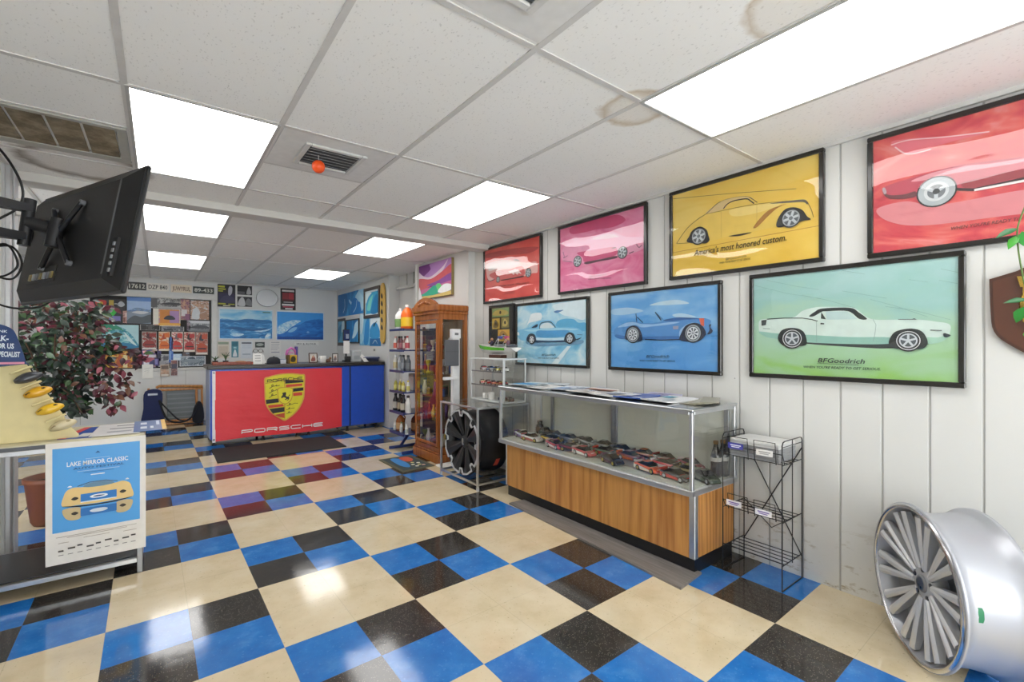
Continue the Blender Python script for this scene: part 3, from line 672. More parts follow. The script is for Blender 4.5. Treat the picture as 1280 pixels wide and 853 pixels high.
# ------------------------------------------------------------------ framed car posters on the right wall
GLAZE = glass('wavy_poster_glazing', (1, 1, 1), .010, 1.6, 1.5, 1.3)
def print_bg(name, stops, scale, stretch=(1, 1, 1), detail=4, dist=1.2, vert=None):
    g = NT(name); o = g.obj()
    mp = g.n('Mapping', {'Vector': o, 'Scale': stretch}).outputs[0]
    f = g.n('TexNoise', {'Vector': mp, 'Scale': scale, 'Detail': detail, 'Distortion': dist}).outputs[0]
    if vert:                                   # printed colour running from the foot of the sheet to its head
        z = g.n('SeparateXYZ', {0: o}).outputs[2]
        f = g.math('ADD', g.math('MULTIPLY', f, vert[1]), g.math('MULTIPLY', g.math('DIVIDE', z, .6), vert[0]))
    g.pbr(Base_Color=g.ramp(f, [(p, lin(c)) for p, c in stops]), Roughness=.5)
    return g.m
BG = {
 'green': print_bg('print_green', [(.25, '93c866'), (.38, 'a2cd9e'), (.55, 'a9cfb6'), (.7, '9cc9c2'), (.9, 'b0d3d2')], 3.0, (1, 1, 2.4), 5, .6, (.55, .55)),
 'yellow': print_bg('print_yellow', [(.3, 'e6ba3c'), (.5, 'f0c952'), (.75, 'f6da78')], 2.0, (1, 1, 2), 3, .5),
 'cobra': print_bg('print_blue', [(.2, '4b95dd'), (.45, '5ea5e4'), (.62, '86bfec'), (.8, 'b3d8f3')], 3.0, (1, 1, 2.6), 5, .8, (.18, .8)),
 'mustang': print_bg('print_pale_blue', [(.28, '62b4dc'), (.45, '98d0e8'), (.6, 'bfe2ef'), (.8, 'e4f1f4')], 4.0, (1, 1, 1.8), 4, 1.4),
 'pink': print_bg('print_pink', [(.25, 'd94f82'), (.45, 'e678a2'), (.7, 'ee9cbb')], 6.0, (1, 1, 1.6), 5, 1.0),
 'red': print_bg('print_red', [(.25, 'd63b34'), (.5, 'e5544a'), (.75, 'ee746a')], 3.0, (1, 1, 2.5), 4, .6),
 'corvette': print_bg('print_crimson', [(.25, 'b8283c'), (.42, 'd2404c'), (.55, 'e0605a'), (.68, 'e58a86'), (.85, 'f0b6b4')], 3.2, (1, 1, 2.2), 5, 2.2),
}
def draw_wheel(b, x, z, r, sty, y):
    dk = M('1f2326', .5, coat=0); rim = M('c9d0d4', .5); mid = M('6c757b', .5)
    def circ(rr, m, yy, rin=0): b.disc(x, z, rr, yy, m, 28, rin)
    circ(r, dk, y)
    if sty == 'magwheel':
        circ(r * .86, M('e6ebeb', .5), y - .0003, r * .80); circ(r * .66, rim, y - .0004); circ(r * .55, M('4a5258', .5), y - .0006)
        for k in range(5):
            a = k * 2 * PI / 5 + .3; b.line([(x, z), (x + r * .56 * math.cos(a), z + r * .56 * math.sin(a))], r * .17, y - .0008, rim)
        circ(r * .16, rim, y - .001)
    elif sty == 'alloy':
        circ(r * .86, M('aab0b4', .5), y - .0003); circ(r * .74, M('5d6468', .5), y - .0005); 
        for k in range(6):
            a = k * PI / 3 + .2; b.line([(x, z), (x + r * .74 * math.cos(a), z + r * .74 * math.sin(a))], r * .26, y - .0008, rim)
        circ(r * .2, mid, y - .001)
    elif sty == 'wire':
        circ(r * .88, M('9aa6b0', .5), y - .0003, r * .72); circ(r * .66, M('dfe6ea', .5), y - .0004); 
        for k in range(8):
            a = k * PI / 4 + .2; ca, sa = math.cos(a), math.sin(a)
            b.poly([(x + r * .2 * ca - r * .03 * sa, z + r * .2 * sa + r * .03 * ca), (x + r * .55 * ca - r * .12 * sa, z + r * .55 * sa + r * .12 * ca), (x + r * .55 * ca + r * .12 * sa, z + r * .55 * sa - r * .12 * ca), (x + r * .2 * ca + r * .03 * sa, z + r * .2 * sa - r * .03 * ca)], y - .0006, M('47525c', .5))
        circ(r * .14, mid, y - .001)
    elif sty == 'star':
        circ(r * .72, rim, y - .0003)
        for k in range(5):
            a = k * 2 * PI / 5 + PI / 2; b.disc(x + r * .45 * math.cos(a), z + r * .45 * math.sin(a), r * .15, y - .0006, M('343b42', .5), 10)
    else:
        circ(r * .92, M('aeb6ba', .5), y - .0003, r * .62); circ(r * .62, M('d5dadc', .5), y - .0004); circ(r * .45, M('73797e', .5), y - .0006)
        for k in range(3):
            a = k * 2 * PI / 3 + .5; b.line([(x, z), (x + r * .5 * math.cos(a), z + r * .5 * math.sin(a))], r * .2, y - .0008, rim)
        circ(r * .18, M('3b4045', .5), y - .001)
def draw(b, layers, y0=0.0, clip=None, rough=.5):
    y = y0
    M = lambda c, r=.5: c if not isinstance(c, str) else globals()['M'](c, r)
    for l in layers:
        y -= .00035
        k = l[0]
        if k in 'pP':
            pts = l[2] if k == 'p' else catmull(l[2], True, 5)
            if clip: pts = [(max(clip[0], min(clip[1], p[0])), max(clip[2], min(clip[3], p[1]))) for p in pts]
            b.poly(pts, y, M(l[1], rough))
        elif k in 'lL':
            pts = l[3] if k == 'l' else catmull(l[3], False, 5)
            if clip: pts = [(max(clip[0], min(clip[1], p[0])), max(clip[2], min(clip[3], p[1]))) for p in pts]
            b.line(pts, l[2], y, M(l[1], rough))
        elif k == 'w': draw_wheel(b, l[1], l[2], l[3], l[4], y); y -= .001
        elif k == 't': b.text(l[1], l[3], l[4], l[5], l[6], l[7], y, M(l[2], rough), .22 if l[8] else 0, .012)
    return y
PLAB = {
 'green': ('framed pale green poster of a white muscle car, over the wire rack', ),
 'yellow': ("framed yellow poster reading America's most honored custom", ),
 'cobra': ('framed deep blue poster of an open blue sports car over the display case', ),
 'mustang': ('framed light blue poster of a fastback coupe behind the boat model', ),
 'pink': ('framed pink car poster between the red and yellow posters', ),
 'red': ('small looking red poster of a white coupe, farthest of the framed car posters', ),
 'corvette': ('large crimson car poster at the right edge above the green poster', ),
}
def frame_bars(b, w, h, t, d, m, y1=0.0, bev=.004):
    b.box(-w / 2, w / 2, y1 - d, y1, h - t, h, m, bev); b.box(-w / 2, w / 2, y1 - d, y1, 0, t, m, bev)
    b.box(-w / 2, -w / 2 + t, y1 - d, y1, t, h - t, m, bev); b.box(w / 2 - t, w / 2, y1 - d, y1, t, h - t, m, bev)
for nm, ((yc, zb, w, h), layers) in POSTERS.items():
    if nm == 'red': PL = 'red poster of a white coupe with flames, farthest left of the framed car posters'
    else: PL = PLAB[nm][0]
    t = thing('framed_poster', PL, 'poster', (2.82, yc, zb), RW, 'framed car posters on the right wall')
    fb = MB(); tk = .024
    frame_bars(fb, w, h, tk, .03, BLACKFRAME, .03); fb.box(-w / 2 + tk, w / 2 - tk, .012, .03, tk, h - tk, M('3a3a38', .7)); fb.build('frame', t)
    pb = MB(); y = .0105
    pb.rect(-w / 2 + tk * .8, w / 2 - tk * .8, tk * .8, h - tk * .8, .0115, BG[nm])
    q = w / 2 - tk; draw(pb, layers, .0112, (-q, q, tk, h - tk)); pb.build('print', t)
    gb = MB(); gb.rect(-w / 2 + tk * .6, w / 2 - tk * .6, tk * .6, h - tk * .6, .0015, GLAZE); gb.build('glazing', t)

# small black frame with four little pictures
t = thing('collectors_frame', 'tall black frame of small card pictures behind the boat model', 'picture', (2.82, 3.895, 1.30), RW)
fb = MB(); frame_bars(fb, .44, .41, .02, .03, BLACKFRAME, .03); fb.box(-.2, .2, .012, .03, .02, .39, M('191816', .6)); fb.build('frame', t)
for i, (x0, x1, z0, z1, c1, c2) in enumerate([(-.165, .13, .285, .375, '7f9a63', 'b9a45a'), (-.165, -.03, .16, .27, 'c6a648', '6c5a2c'), (0, .13, .17, .275, '8d8248', 'c9b264'), (-.06, .14, .03, .15, 'd6a63c', 'a87a2a')]):
    pb = MB(); pb.rect(x0 - .008, x1 + .008, z0 - .008, z1 + .008, .0112, M('4e4a34', .5)); pb.rect(x0, x1, z0, z1, .0108, M(c1, .5))
    pb.poly(catmull([(x0 + .02, z0 + .02), (x0 + .04, z1 - .03), ((x0 + x1) / 2, z1 - .015), (x1 - .02, z0 + .05), (x1 - .04, z0 + .015)], True), .0104, M(c2, .5))
    pb.disc((x0 + x1) / 2, (z0 + z1) / 2, .018, .01, M('3a3422', .5), 12); pb.build('card_picture', t)
gb = MB(); gb.rect(-.2, .2, .02, .39, .002, CLEAR); gb.build('glazing', t)

# wooden shield plaque with a brass relief
t = thing('wall_plaque', 'brown wooden shield plaque with a brass relief at the right edge', 'plaque', (XR - .001, .185, 1.24), RW)
t.scale = (.72, 1, 1)
b = MB(); sh = catmull([(-.21, .335), (-.205, .2), (-.19, .11), (-.12, .05), (0, 0), (.12, .05), (.19, .11), (.205, .2), (.21, .335)], False, 4)
sh = sh + [(.10, .36), (0, .40), (-.10, .36)]
b.prism(sh, -.022, 0, M('4a2a1c', .3, coat=.5)); b.prism([(p[0] * .93, .012 + p[1] * .93) for p in sh], -.027, -.022, M('5a3322', .28, coat=.5)); b.build('shield', t)
BRASS = metal('polished_brass', 'd9b45a', .25)
b = MB()
b.lathe([(.088, 0), (.09, -.006), (.08, -.012), (.0001, -.014)], BRASS, 28, c=(0, -.026, .22), axis='y'); b.build('medallion', t)
b = MB()
b.prism([(-.095, .335), (.095, .335), (.082, .29), (.072, .29), (.072, .15), (.04, .115), (-.04, .115), (-.072, .15), (-.072, .29), (-.082, .29)], -.052, -.034, BRASS)
b.box(-.055, .055, -.06, -.05, .17, .30, BRASS, .006)
for i in range(5): b.box(-.045, .045, -.064, -.06, .19 + i * .02, .194 + i * .02, M('5d4a1c', .5))
for s in (-1, 1): b.ball((s * .062, -.055, .318), .008, M('4a3a16', .4), n=8)
b.build('relief', t)

# trailing vine coming in at the right edge
t = thing('trailing_vine', 'green leafy vine tip hanging in at the right edge over the plaque', 'plant', (2.45, .12, 2.36))
stems = MB(); LG = M('2f8a34', .3, var=.12); LG2 = M('4fae3e', .3, var=.12); LG3 = M('1e6b36', .3)
p = [(0, -.12, 0), (0, -.06, -.2), (.0, .02, -.4), (.0, .09, -.6), (.0, .10, -.70), (.0, .08, -.88), (0, .07, -1.0)]
stems.path(catmull(p, False, 5), .0025, M('5d7a3a', .5)); stems.cyl((0, -.12, -.01), (0, -.12, 0.008), .02, WHITE); stems.build('stem', t)
def leaf(b, c, d, up, L, W, m):
    c = Vector(c); d = Vector(d).normalized(); s_ = d.cross(Vector(up)).normalized(); n_ = s_.cross(d)
    rows = [(0, 0, 0), (.18, .62, .04), (.42, 1, .07), (.7, .68, .05), (1, 0, -.04)]
    vs = []
    for a, w, hgt in rows:
        base = c + d * L * a + n_ * hgt * L
        vs += [base - s_ * W * w / 2 + n_ * .03 * L * w, base - n_ * .03 * L * w, base + s_ * W * w / 2 + n_ * .03 * L * w]
    F = []
    for i in range(4):
        a = i * 3; F += [(a, a + 1, a + 4, a + 3), (a + 1, a + 2, a + 5, a + 4)]
    b.add(vs, F, m, True)
lv = MB()
leaf(lv, (.0, .098, -.648), (-.15, .85, -.38), (-.8, 0, .55), .064, .030, LG3); leaf(lv, (0, .098, -.672), (-.1, .42, -.8), (-.9, .1, .3), .055, .030, LG2)
leaf(lv, (.0, .09, -.66), (0, -.25, -.8), (-.9, 0, .2), .07, .042, LG); leaf(lv, (.0, .075, -.905), (-.05, .95, -.12), (-.8, 0, .55), .062, .024, LG3)
leaf(lv, (0, .085, -.93), (0, .3, -.9), (-.9, 0, .3), .06, .035, LG); leaf(lv, (.0, .05, -.45), (0, -.5, -.7), (-.9, 0, .3), .07, .04, LG)
leaf(lv, (.0, .02, -.3), (0, -.2, -.9), (-.9, 0, .3), .07, .04, LG2); leaf(lv, (.0, .07, -1.0), (0, -.1, -1), (-.9, 0, .3), .065, .04, LG2)
lv.build('leaves', t)
# ------------------------------------------------------------------ glass display case with model cars
t = thing('display_case', 'long oak fronted glass display case below the blue posters', 'display case', (2.33, 1.42, 0))
OAK = wood('oak_laminate', '94561f', 'e0a65c', .35, (16, 16, .9))
b = MB(); L = 1.82; D = .485
b.box(.07, D, .03, L - .04, 0, .09, M('17171a', .35)); b.build('kick_base', t)
b = MB(); b.box(.05, D, .02, L - .04, .09, .452, OAK); b.build('wood_base', t)
b = MB(); b.box(.045, .08, .012, .05, .09, .452, ALU, .003); b.build('corner_strip', t); b = MB(); b.box(.045, .055, L - .05, L - .035, .09, .452, ALU, .002); b.build('corner_strip', t)
b = MB(); b.box(0, D, 0, L, .452, .487, M('c9cac8', .35)); b.box(-.004, 0, -.004, L + .004, .456, .484, ALU, .001); b.box(-.004, D, -.004, 0, .456, .484, ALU, .001); b.build('deck', t)
b = MB(); b.box(.02, D - .03, .02, L - .02, .487, .489, M('d7dacf', .5)); b.build('deck_lining', t)
b = MB()
r = .022
for (x, y) in ((0, 0), (0, L - r), (D - r, 0), (D - r, L - r)): b.box(x, x + r, y, y + r, .487, .92, ALU, .003)
for y in (0, L - r): b.box(r, D - r, y, y + r, .905, .925, ALU, .002)
b.box(0, r, r, L - r, .905, .925, ALU, .002); b.box(D - r, D, r, L - r, .905, .925, ALU, .002)
b.box(-.006, D, -.006, L + .006, .925, .937, ALU, .003)
b.build('glass_frame', t)
CASEG = glass('case_glass', (.99, .995, .99), .004, 2.0, 1.45)
TOPG = glass('top_glass', (.98, .99, .985), 0, 1, 1.45)
b = MB(); b.box(.012, .016, r, L - r, .489, .905, CASEG); b.build('front_glass', t)
for y in (.012, L - .016): b = MB(); b.box(r, D - r, y, y + .004, .489, .905, CASEG); b.build('end_glass', t)
b = MB(); b.box(.0, D, 0, L, .937, .942, TOPG); b.build('top_glass', t)
BACKG = NT('sliding_back_panel'); BACKG.pbr(Base_Color=lin('e2e3d4'), Roughness=.12, Specular_IOR_Level=.7); BACKG = BACKG.m
b = MB(); b.box(D - .03, D - .024, .03, .95, .49, .905, BACKG); b.box(D - .02, D - .014, .91, L - .03, .49, .905, BACKG); b.build('sliding_back', t)
b = MB()
for y in (.03, .90, .93, L - .20): b.box(D - .042, D - .024, y, y + .03, .489, .905, STEEL, .002)
b.build('back_rails', t)

# toy stock cars
def toy_car(name, c1, c2, num, label, loc, rz, L=.185, group='die cast model cars in the display case', roof=None, sc=1.0):
    t = thing(name, label, 'toy car', loc, rz, group)
    t.scale = (sc, sc, sc)
    m1, m2 = M(c1, .22, coat=.6), M(c2, .25, coat=.6); dk = M('1a1b1e', .2); bl = M('121212', .4)
    h = L / 2
    secs = [(-h, .80, .012, .036), (-h * .92, .92, .010, .042), (-h * .62, 1, .009, .043), (-.0, 1, .009, .040), (h * .45, 1, .009, .038), (h * .8, .96, .009, .033), (h * .96, .86, .010, .025), (h, .7, .013, .020)]
    W = .036; vs = []; F = []; n = 8
    for x, w, z0, z1 in secs:
        ww = W * w
        vs += [(x, -ww * .9, z0), (x, -ww, z0 + (z1 - z0) * .35), (x, -ww * .98, z0 + (z1 - z0) * .7), (x, -ww * .86, z1), (x, ww * .86, z1), (x, ww * .98, z0 + (z1 - z0) * .7), (x, ww, z0 + (z1 - z0) * .35), (x, ww * .9, z0)]
    for i in range(len(secs) - 1):
        a = i * n; F += [(a + k, a + (k + 1) % n, a + n + (k + 1) % n, a + n + k) for k in range(n)]
    F += [list(range(n))[::-1], list(range((len(secs) - 1) * n, len(secs) * n))]
    b = MB(); b.add(vs[:], F, m1, False)
    # lower side and hood stripes, number
    for s in (-1, 1):
        b.add([(-h * .9, s * W * 1.005, .012), (h * .75, s * W * 1.005, .012), (h * .3, s * W * 1.01, .026), (-h * .9, s * W * 1.005, .034)], [(0, 1, 2, 3)], m2)
    b.add([(h * .42, -.022, .0388), (h * .93, -.014, .0285), (h * .93, .014, .0285), (h * .42, .022, .0388)], [(0, 1, 2, 3)], m2)
    b.build('body', t)
    b = MB()
    cab = [(-h * .62, .030, .043), (-h * .30, .025, .061), (h * .10, .025, .061), (h * .46, .030, .039)]
    vs = []
    for x, w, z in cab: vs += [(x, -w, z), (x, w, z)]
    vs += [(-h * .62, -.031, .041), (h * .46, -.031, .037), (-h * .62, .031, .041), (h * .46, .031, .037)]
    b.add(vs, [(0, 1, 3, 2), (4, 5, 7, 6), (0, 2, 4, 6, 9, 8), (1, 10, 11, 7, 5, 3)], dk); b.build('windows', t)
    b = MB(); b.add([(-h * .32, -.0245, .0612), (h * .12, -.0245, .0612), (h * .12, .0245, .0612), (-h * .32, .0245, .0612), (-h * .32, -.0245, .063), (h * .12, -.0245, .063), (h * .12, .0245, .063), (-h * .32, .0245, .063)],
                    [(4, 5, 6, 7), (0, 1, 5, 4), (1, 2, 6, 5), (2, 3, 7, 6), (3, 0, 4, 7)], M(roof or c1, .22, coat=.6)); b.build('roof', t)
    for x in (-h * .58, h * .62):
        for s in (-1, 1):
            b = MB(); y0 = s * .025
            b.lathe([(.0155, y0), (.017, y0 + s * .003), (.017, y0 + s * .010), (.0145, y0 + s * .0125)], bl, 14, c=(x, 0, .017), axis='y')
            b.lathe([(.010, y0 + s * .0128), (.0001, y0 + s * .0115)], M('b9a44a' if num % 2 else 'c3c6c9', .3), 10, c=(x, 0, .017), axis='y'); b.build('wheel', t)
    b = MB(); b.box(-h * .99, -h * .9, -.031, .031, .042, .053, m2, .001); b.build('spoiler', t)
    return t
CARS = [ # x, y, turn, body, trim, roof, words
 (2.50, 3.12, 1.75, 'd9d9e0', '7a5aa0', 'e9e9ee', 'white and purple toy stock car at the far left front of the glass case'),
 (2.475, 2.97, 1.45, 'e4e2e0', 'b04a4a', 'e8e6e2', 'white toy stock car with red trim, second from the far left front'),
 (2.74, 3.10, 1.9, '23302c', '3d5a4a', '1d2624', 'dark green toy car beside the small bottle at the back left'),
 (2.70, 2.93, 1.3, '2b2f33', '555a60', '26292c', 'charcoal toy car at the back left, behind the yellow one'),
 (2.56, 2.83, 1.6, 'd8b52a', '1f1f20', '222222', 'yellow and black toy stock car behind the red and maroon pair'),
 (2.70, 2.74, 1.5, '34373b', '8a8d8f', '2c2e30', 'dark grey toy car in the back row left of the grey pair'),
 (2.455, 2.66, 1.75, 'c23a3e', 'e6d2d0', 'b03238', 'red toy stock car in front of the yellow and black one'),
 (2.47, 2.50, 1.4, '7d2630', '2e2a2c', '6a1f28', 'maroon toy stock car just right of the bright red front one'),
 (2.72, 2.57, 1.7, '7b7f84', '3b3d40', '6d7074', 'mid grey toy car in the back row, left of the pair'),
 (2.73, 2.40, 1.35, '4c5157', '9aa0a4', '44484d', 'slate grey toy car in the back row by the centre rail'),
 (2.46, 2.36, 1.65, 'c94a52', 'f1ecea', 'd2565c', 'red and white toy stock car at the middle of the front row'),
 (2.585, 2.26, 1.45, '3f5a4a', 'd23a36', '55605a', 'dark green toy car with a red nose, mid row at the centre'),
 (2.72, 2.22, 1.6, '2a2d31', '4a4e54', '222528', 'black toy car in the back row right of the centre rail'),
 (2.44, 2.08, 1.85, '232a3f', '5a3a4c', '2a3044', 'navy blue toy stock car alone at the front of the glass case'),
 (2.61, 2.06, 1.5, '8c2a34', 'd06a2c', '7a2430', 'crimson and orange toy car behind the navy blue one'),
 (2.735, 2.03, 1.4, 'b0502a', '2a2426', 'c8682e', 'rust orange toy car in the back row behind the crimson one'),
 (2.74, 1.86, 1.7, '2c2a30', 'b03038', '33303a', 'black toy car with red trim in the back row right half'),
 (2.47, 1.81, 1.75, 'dc5a30', 'f0e6da', 'e2703c', 'orange and white toy stock car in front of the red pair'),
 (2.62, 1.78, 1.45, 'c42c3c', 'e9e0dc', 'a82232', 'bright red toy stock car in the middle row right half'),
 (2.745, 1.68, 1.9, '9a3e48', 'e8d8d8', 'b45660', 'dusty red toy car in the back right near the cola bottle'),
 (2.45, 1.60, 1.7, '26242a', 'c8403a', '3a2a2c', 'black and red toy stock car at the right front corner post'),
 (2.60, 1.60, 1.5, '8a7a4a', '2a2424', 'a08c50', 'tan and black toy stock car behind the black and red corner car'),
 (2.56, 1.475, 2.0, '3a4238', '6c7464', '343a32', 'olive dark toy car by the cola bottle at the right end'),
]
for i, (x, y, a, c1, c2, rf, lab) in enumerate(CARS):
    toy_car('toy_car', c1, c2, i, lab, (x, y, .489), -a, roof=rf, sc=1.08)
# bottles in the case
COLA = glass('dark_cola', (.05, .02, .015), 0, 1, 1.45)
def bottle(name, label, loc, prof, m, capm, lab=None, group=None, cap=None, sc=1.0):
    t = thing(name, label, 'bottle', loc, 0, group); t.scale = (sc, sc, sc)
    b = MB(); b.lathe(prof, m, 18); b.build('bottle_body', t)
    r, z = prof[-1]
    if capm: b = MB(); b.lathe([(r + .002, z - .004), (r + .003, z + .012), (r * .8, z + .015)], capm, 14); b.build('cap', t)
    if lab:
        z0, z1, rr, m2 = lab; b = MB(); b.lathe([(rr, z0), (rr, z1)], m2, 18); b.build('paper_label', t)
    return t
CP = [(.026, 0), (.029, .006), (.030, .03), (.026, .06), (.030, .09), (.030, .115), (.022, .145), (.013, .175), (.012, .195)]
bottle('cola_bottle', 'front one of two dark cola bottles at the right end of the case', (2.70, 1.49, .489), CP, M('1c1210', .08, coat=1), M('8a6a3a', .4), (.092, .114, .0308, M('b9b6b0', .5)), 'cola bottles in the display case', sc=1.05)
bottle('cola_bottle', 'rear one of two dark cola bottles at the right end of the case', (2.755, 1.475, .489), CP, M('1c1210', .08, coat=1), M('8a6a3a', .4), (.092, .114, .0308, M('b9b6b0', .5)), 'cola bottles in the display case', sc=1.05)
bottle('jar', 'small dark brown jar at the back left end of the glass case', (2.75, 3.19, .489), [(.03, 0), (.034, .01), (.036, .05), (.034, .075), (.02, .09), (.022, .10)], M('3a2a22', .15, coat=.5), M('1d1a18', .4), (.02, .06, .0365, M('6b4a3a', .5)))

# leaflets lying on the glass top
def sheet(label, x, y, w, d, a, c, bars, cat='magazine', th=.008, name='magazine', z=.9425, curl=.016):
    t = thing(name, label, cat, (x, y, z), a)
    b = MB(); n = 8; vs = []
    for k in range(n + 1):
        u = -w / 2 + w * k / n; zz = curl * max(0, abs(2 * k / n - 1) - .3) ** 2
        vs += [(u, -d / 2, zz), (u, d / 2, zz), (u, -d / 2, zz + th), (u, d / 2, zz + th)]
    F = []
    for k in range(n):
        q = 4 * k; F += [(q + 2, q + 6, q + 7, q + 3), (q, q + 1, q + 5, q + 4), (q, q + 4, q + 6, q + 2), (q + 1, q + 3, q + 7, q + 5)]
    F += [(0, 2, 3, 1), (4 * n, 4 * n + 1, 4 * n + 3, 4 * n + 2)]
    b.add(vs, F, M(c, .35, coat=.3)); b.build('pages', t)
    b = MB()
    for (u0, u1, v0, v1, cc) in bars:
        z1 = th + .0006 + (curl * .3 if curl else 0)
        b.add([(u0 * w, v0 * d, z1), (u1 * w, v0 * d, z1), (u1 * w, v1 * d, z1), (u0 * w, v1 * d, z1)], [(0, 1, 2, 3)], M(cc, .4))
    if bars: b.build('cover_print', t)
    return t
sheet('blue and white leaflet at the far left end of the glass top', 2.56, 3.12, .28, .21, .15, 'e3ecf0', [(-.45, .1, -.45, .45, '4a9ad0'), (.15, .42, -.3, .3, 'b9d3e2')])
sheet('pale grey leaflet behind the blue and white one', 2.72, 2.97, .16, .24, .4, 'c7d0d6', [(-.4, .4, .1, .4, '8fa7b8')])
sheet('white sheet with small black mark on the left half of the glass top', 2.50, 2.85, .28, .22, -.1, 'f1f0ec', [(.05, .3, .1, .2, '3a3c42'), (-.4, -.1, -.3, -.2, '9aa0a8')], name='paper_sheet', cat='paper', th=.002)
sheet('pale blue newsletter left of the open magazine', 2.56, 2.62, .27, .22, .2, 'dbe3ec', [(-.42, .1, -.1, .35, '7f9cc4'), (-.42, .4, -.4, -.3, '5e6f8e')])
sheet('grey blue pamphlet touching the open magazine', 2.68, 2.45, .2, .24, -.3, 'aeb8c6', [(-.35, .35, -.2, .3, '6d7f99')])
sheet('open magazine with a brown cover edge in the middle of the glass top', 2.52, 2.33, .30, .26, .1, 'eae6e0', [(.2, .48, -.48, .48, '8a4a34'), (-.44, .1, .1, .4, 'cfc9c4')], curl=.03)
sheet('white brochure with grey picture right of the open magazine', 2.49, 2.13, .24, .2, -.15, 'eeeeec', [(-.1, .35, -.3, .2, '8b93a0')])
sheet('royal blue magazine on the right half of the glass top', 2.52, 1.94, .26, .2, .12, '3f62b4', [(-.1, .42, .1, .42, 'e2e4ea'), (-.4, -.2, -.4, -.1, 'c7d2ea')])
sheet('large white flyer with blue mark near the right end', 2.55, 1.72, .3, .22, -.08, 'f2f3f3', [(.12, .42, .1, .4, '63b6cf'), (-.3, 0, -.3, -.1, 'b8c4cc')])
sheet('lavender newsletter behind the royal blue magazine', 2.73, 1.9, .14, .24, .1, 'b9b7d4', [(-.35, .35, -.3, .3, '8a88b4')])
for k in range(5):
    sheet('one of the fanned grey brochures at the right end of the glass top', 2.62 + k * .012, 1.555 - k * .012, .30, .10, .10 + k * .09, 'a8a594' if k % 2 else '8d8b78', [], th=.003, curl=0, name='brochure', cat='brochure', z=.9425 + k * .0035)['group'] = 'fanned grey brochures on the glass top'

# plank on the floor in front of the case
g = NT('grey_plank'); o = g.obj(); mp = g.n('Mapping', {'Vector': o, 'Scale': (30, 2, 1)}).outputs[0]
g.pbr(Base_Color=g.ramp(g.noise(1.5, 5, mp, .65), [(.3, lin('66615d')), (.55, lin('7f7a76')), (.75, lin('938e8a'))]), Roughness=.5)
b = MB(); b.slab([(2.187, 1.40), (2.432, 1.425), (2.42, 2.985), (2.255, 2.995)], 0, .012, g.m)
tag(b.build('floor_plank'), 'grey wood plank lying on the floor along the oak display case', 'plank')

# ------------------------------------------------------------------ black wire magazine rack
t = thing('wire_rack', 'black wire magazine rack standing right of the display case', 'rack', (2.585, 1.065, 0))
Wd, Dp, Ht = .25, .32, .785; r = .0032
for y in (0, Dp):
    b = MB(); b.path([(0, y, .003), (0, y, Ht - .02), (.01, y, Ht - .004), (.03, y, Ht), (Wd - .03, y, Ht), (Wd - .01, y, Ht - .004), (Wd, y, Ht - .02), (Wd, y, .003)], r, WIRE)
    b.path([(0, y, .004), (Wd, y, .004)], r, WIRE); b.path([(Wd * .5, y, .12), (Wd * .5, y, Ht)], r * .8, WIRE); b.path([(0, y, Ht - .03), (Wd, y, Ht - .03)], r * .8, WIRE)
    b.build('side_frame', t)
b = MB(); b.path([(Wd, 0, Ht - .06), (Wd, Dp, .12)], r, WIRE); b.path([(Wd, Dp, Ht - .06), (Wd, 0, .12)], r, WIRE); b.path([(Wd, 0, .36), (Wd, Dp * .5, .23), (Wd, Dp, .36)], r * .8, WIRE); b.build('cross_brace', t)
def pocket(z, hgt, nm):
    b = MB()
    for k in range(5): x = .03 + k * .045; b.path([(x, 0, z), (x, Dp, z)], r * .8, WIRE)
    for y in (0, Dp): b.path([(0, y, z), (Wd, y, z)], r * .8, WIRE); b.path([(0, y, z + hgt * .6), (.03, y, z)], r * .7, WIRE)
    b.path([(0, 0, z + hgt * .5), (0, Dp, z + hgt * .5)], r * .8, WIRE)
    if hgt > .05:
        for k in range(2):
            y0 = .03 + k * .145; b.path([(0, y0, z), (-.012, y0, z + hgt), (-.012, y0 + .11, z + hgt), (0, y0 + .11, z)], r * .8, WIRE)
    b.build(nm, t)
pocket(.66, .115, 'upper_pocket'); pocket(.36, .09, 'middle_pocket'); pocket(.135, .03, 'lower_shelf')
for (y0, z0, c, c2) in ((.195, .71, '4a4aa8', 'e6e6f4'), (.04, .70, 'eceae6', 'a9a6a2'), (.205, .385, 'efeef2', '7a64b0'), (.045, .378, 'efeef2', '7a64b0')):
    b = MB(); b.box(-.017, -.0145, y0, y0 + .085, z0, z0 + .032, M(c, .5))
    b.box(-.0175, -.017, y0 + .012, y0 + .072, z0 + .017, z0 + .023, M(c2, .5)); b.box(-.0175, -.017, y0 + .02, y0 + .066, z0 + .008, z0 + .013, M(c2, .5)); b.build('label_card', t)
b = MB()
m = thing('magazine_stack', 'grey and white papers stacked in the top of the wire rack', 'magazines', (2.60, 1.08, .665))
for k in range(7):
    bb = MB(); a = random.uniform(-.006, .006); bb.box(.01 + a, .22 + a, .012, .275 + a, k * .014, k * .014 + .0125, M('8f9092' if k < 5 else 'dcdcda', .5), .001); bb.build('magazine', m)
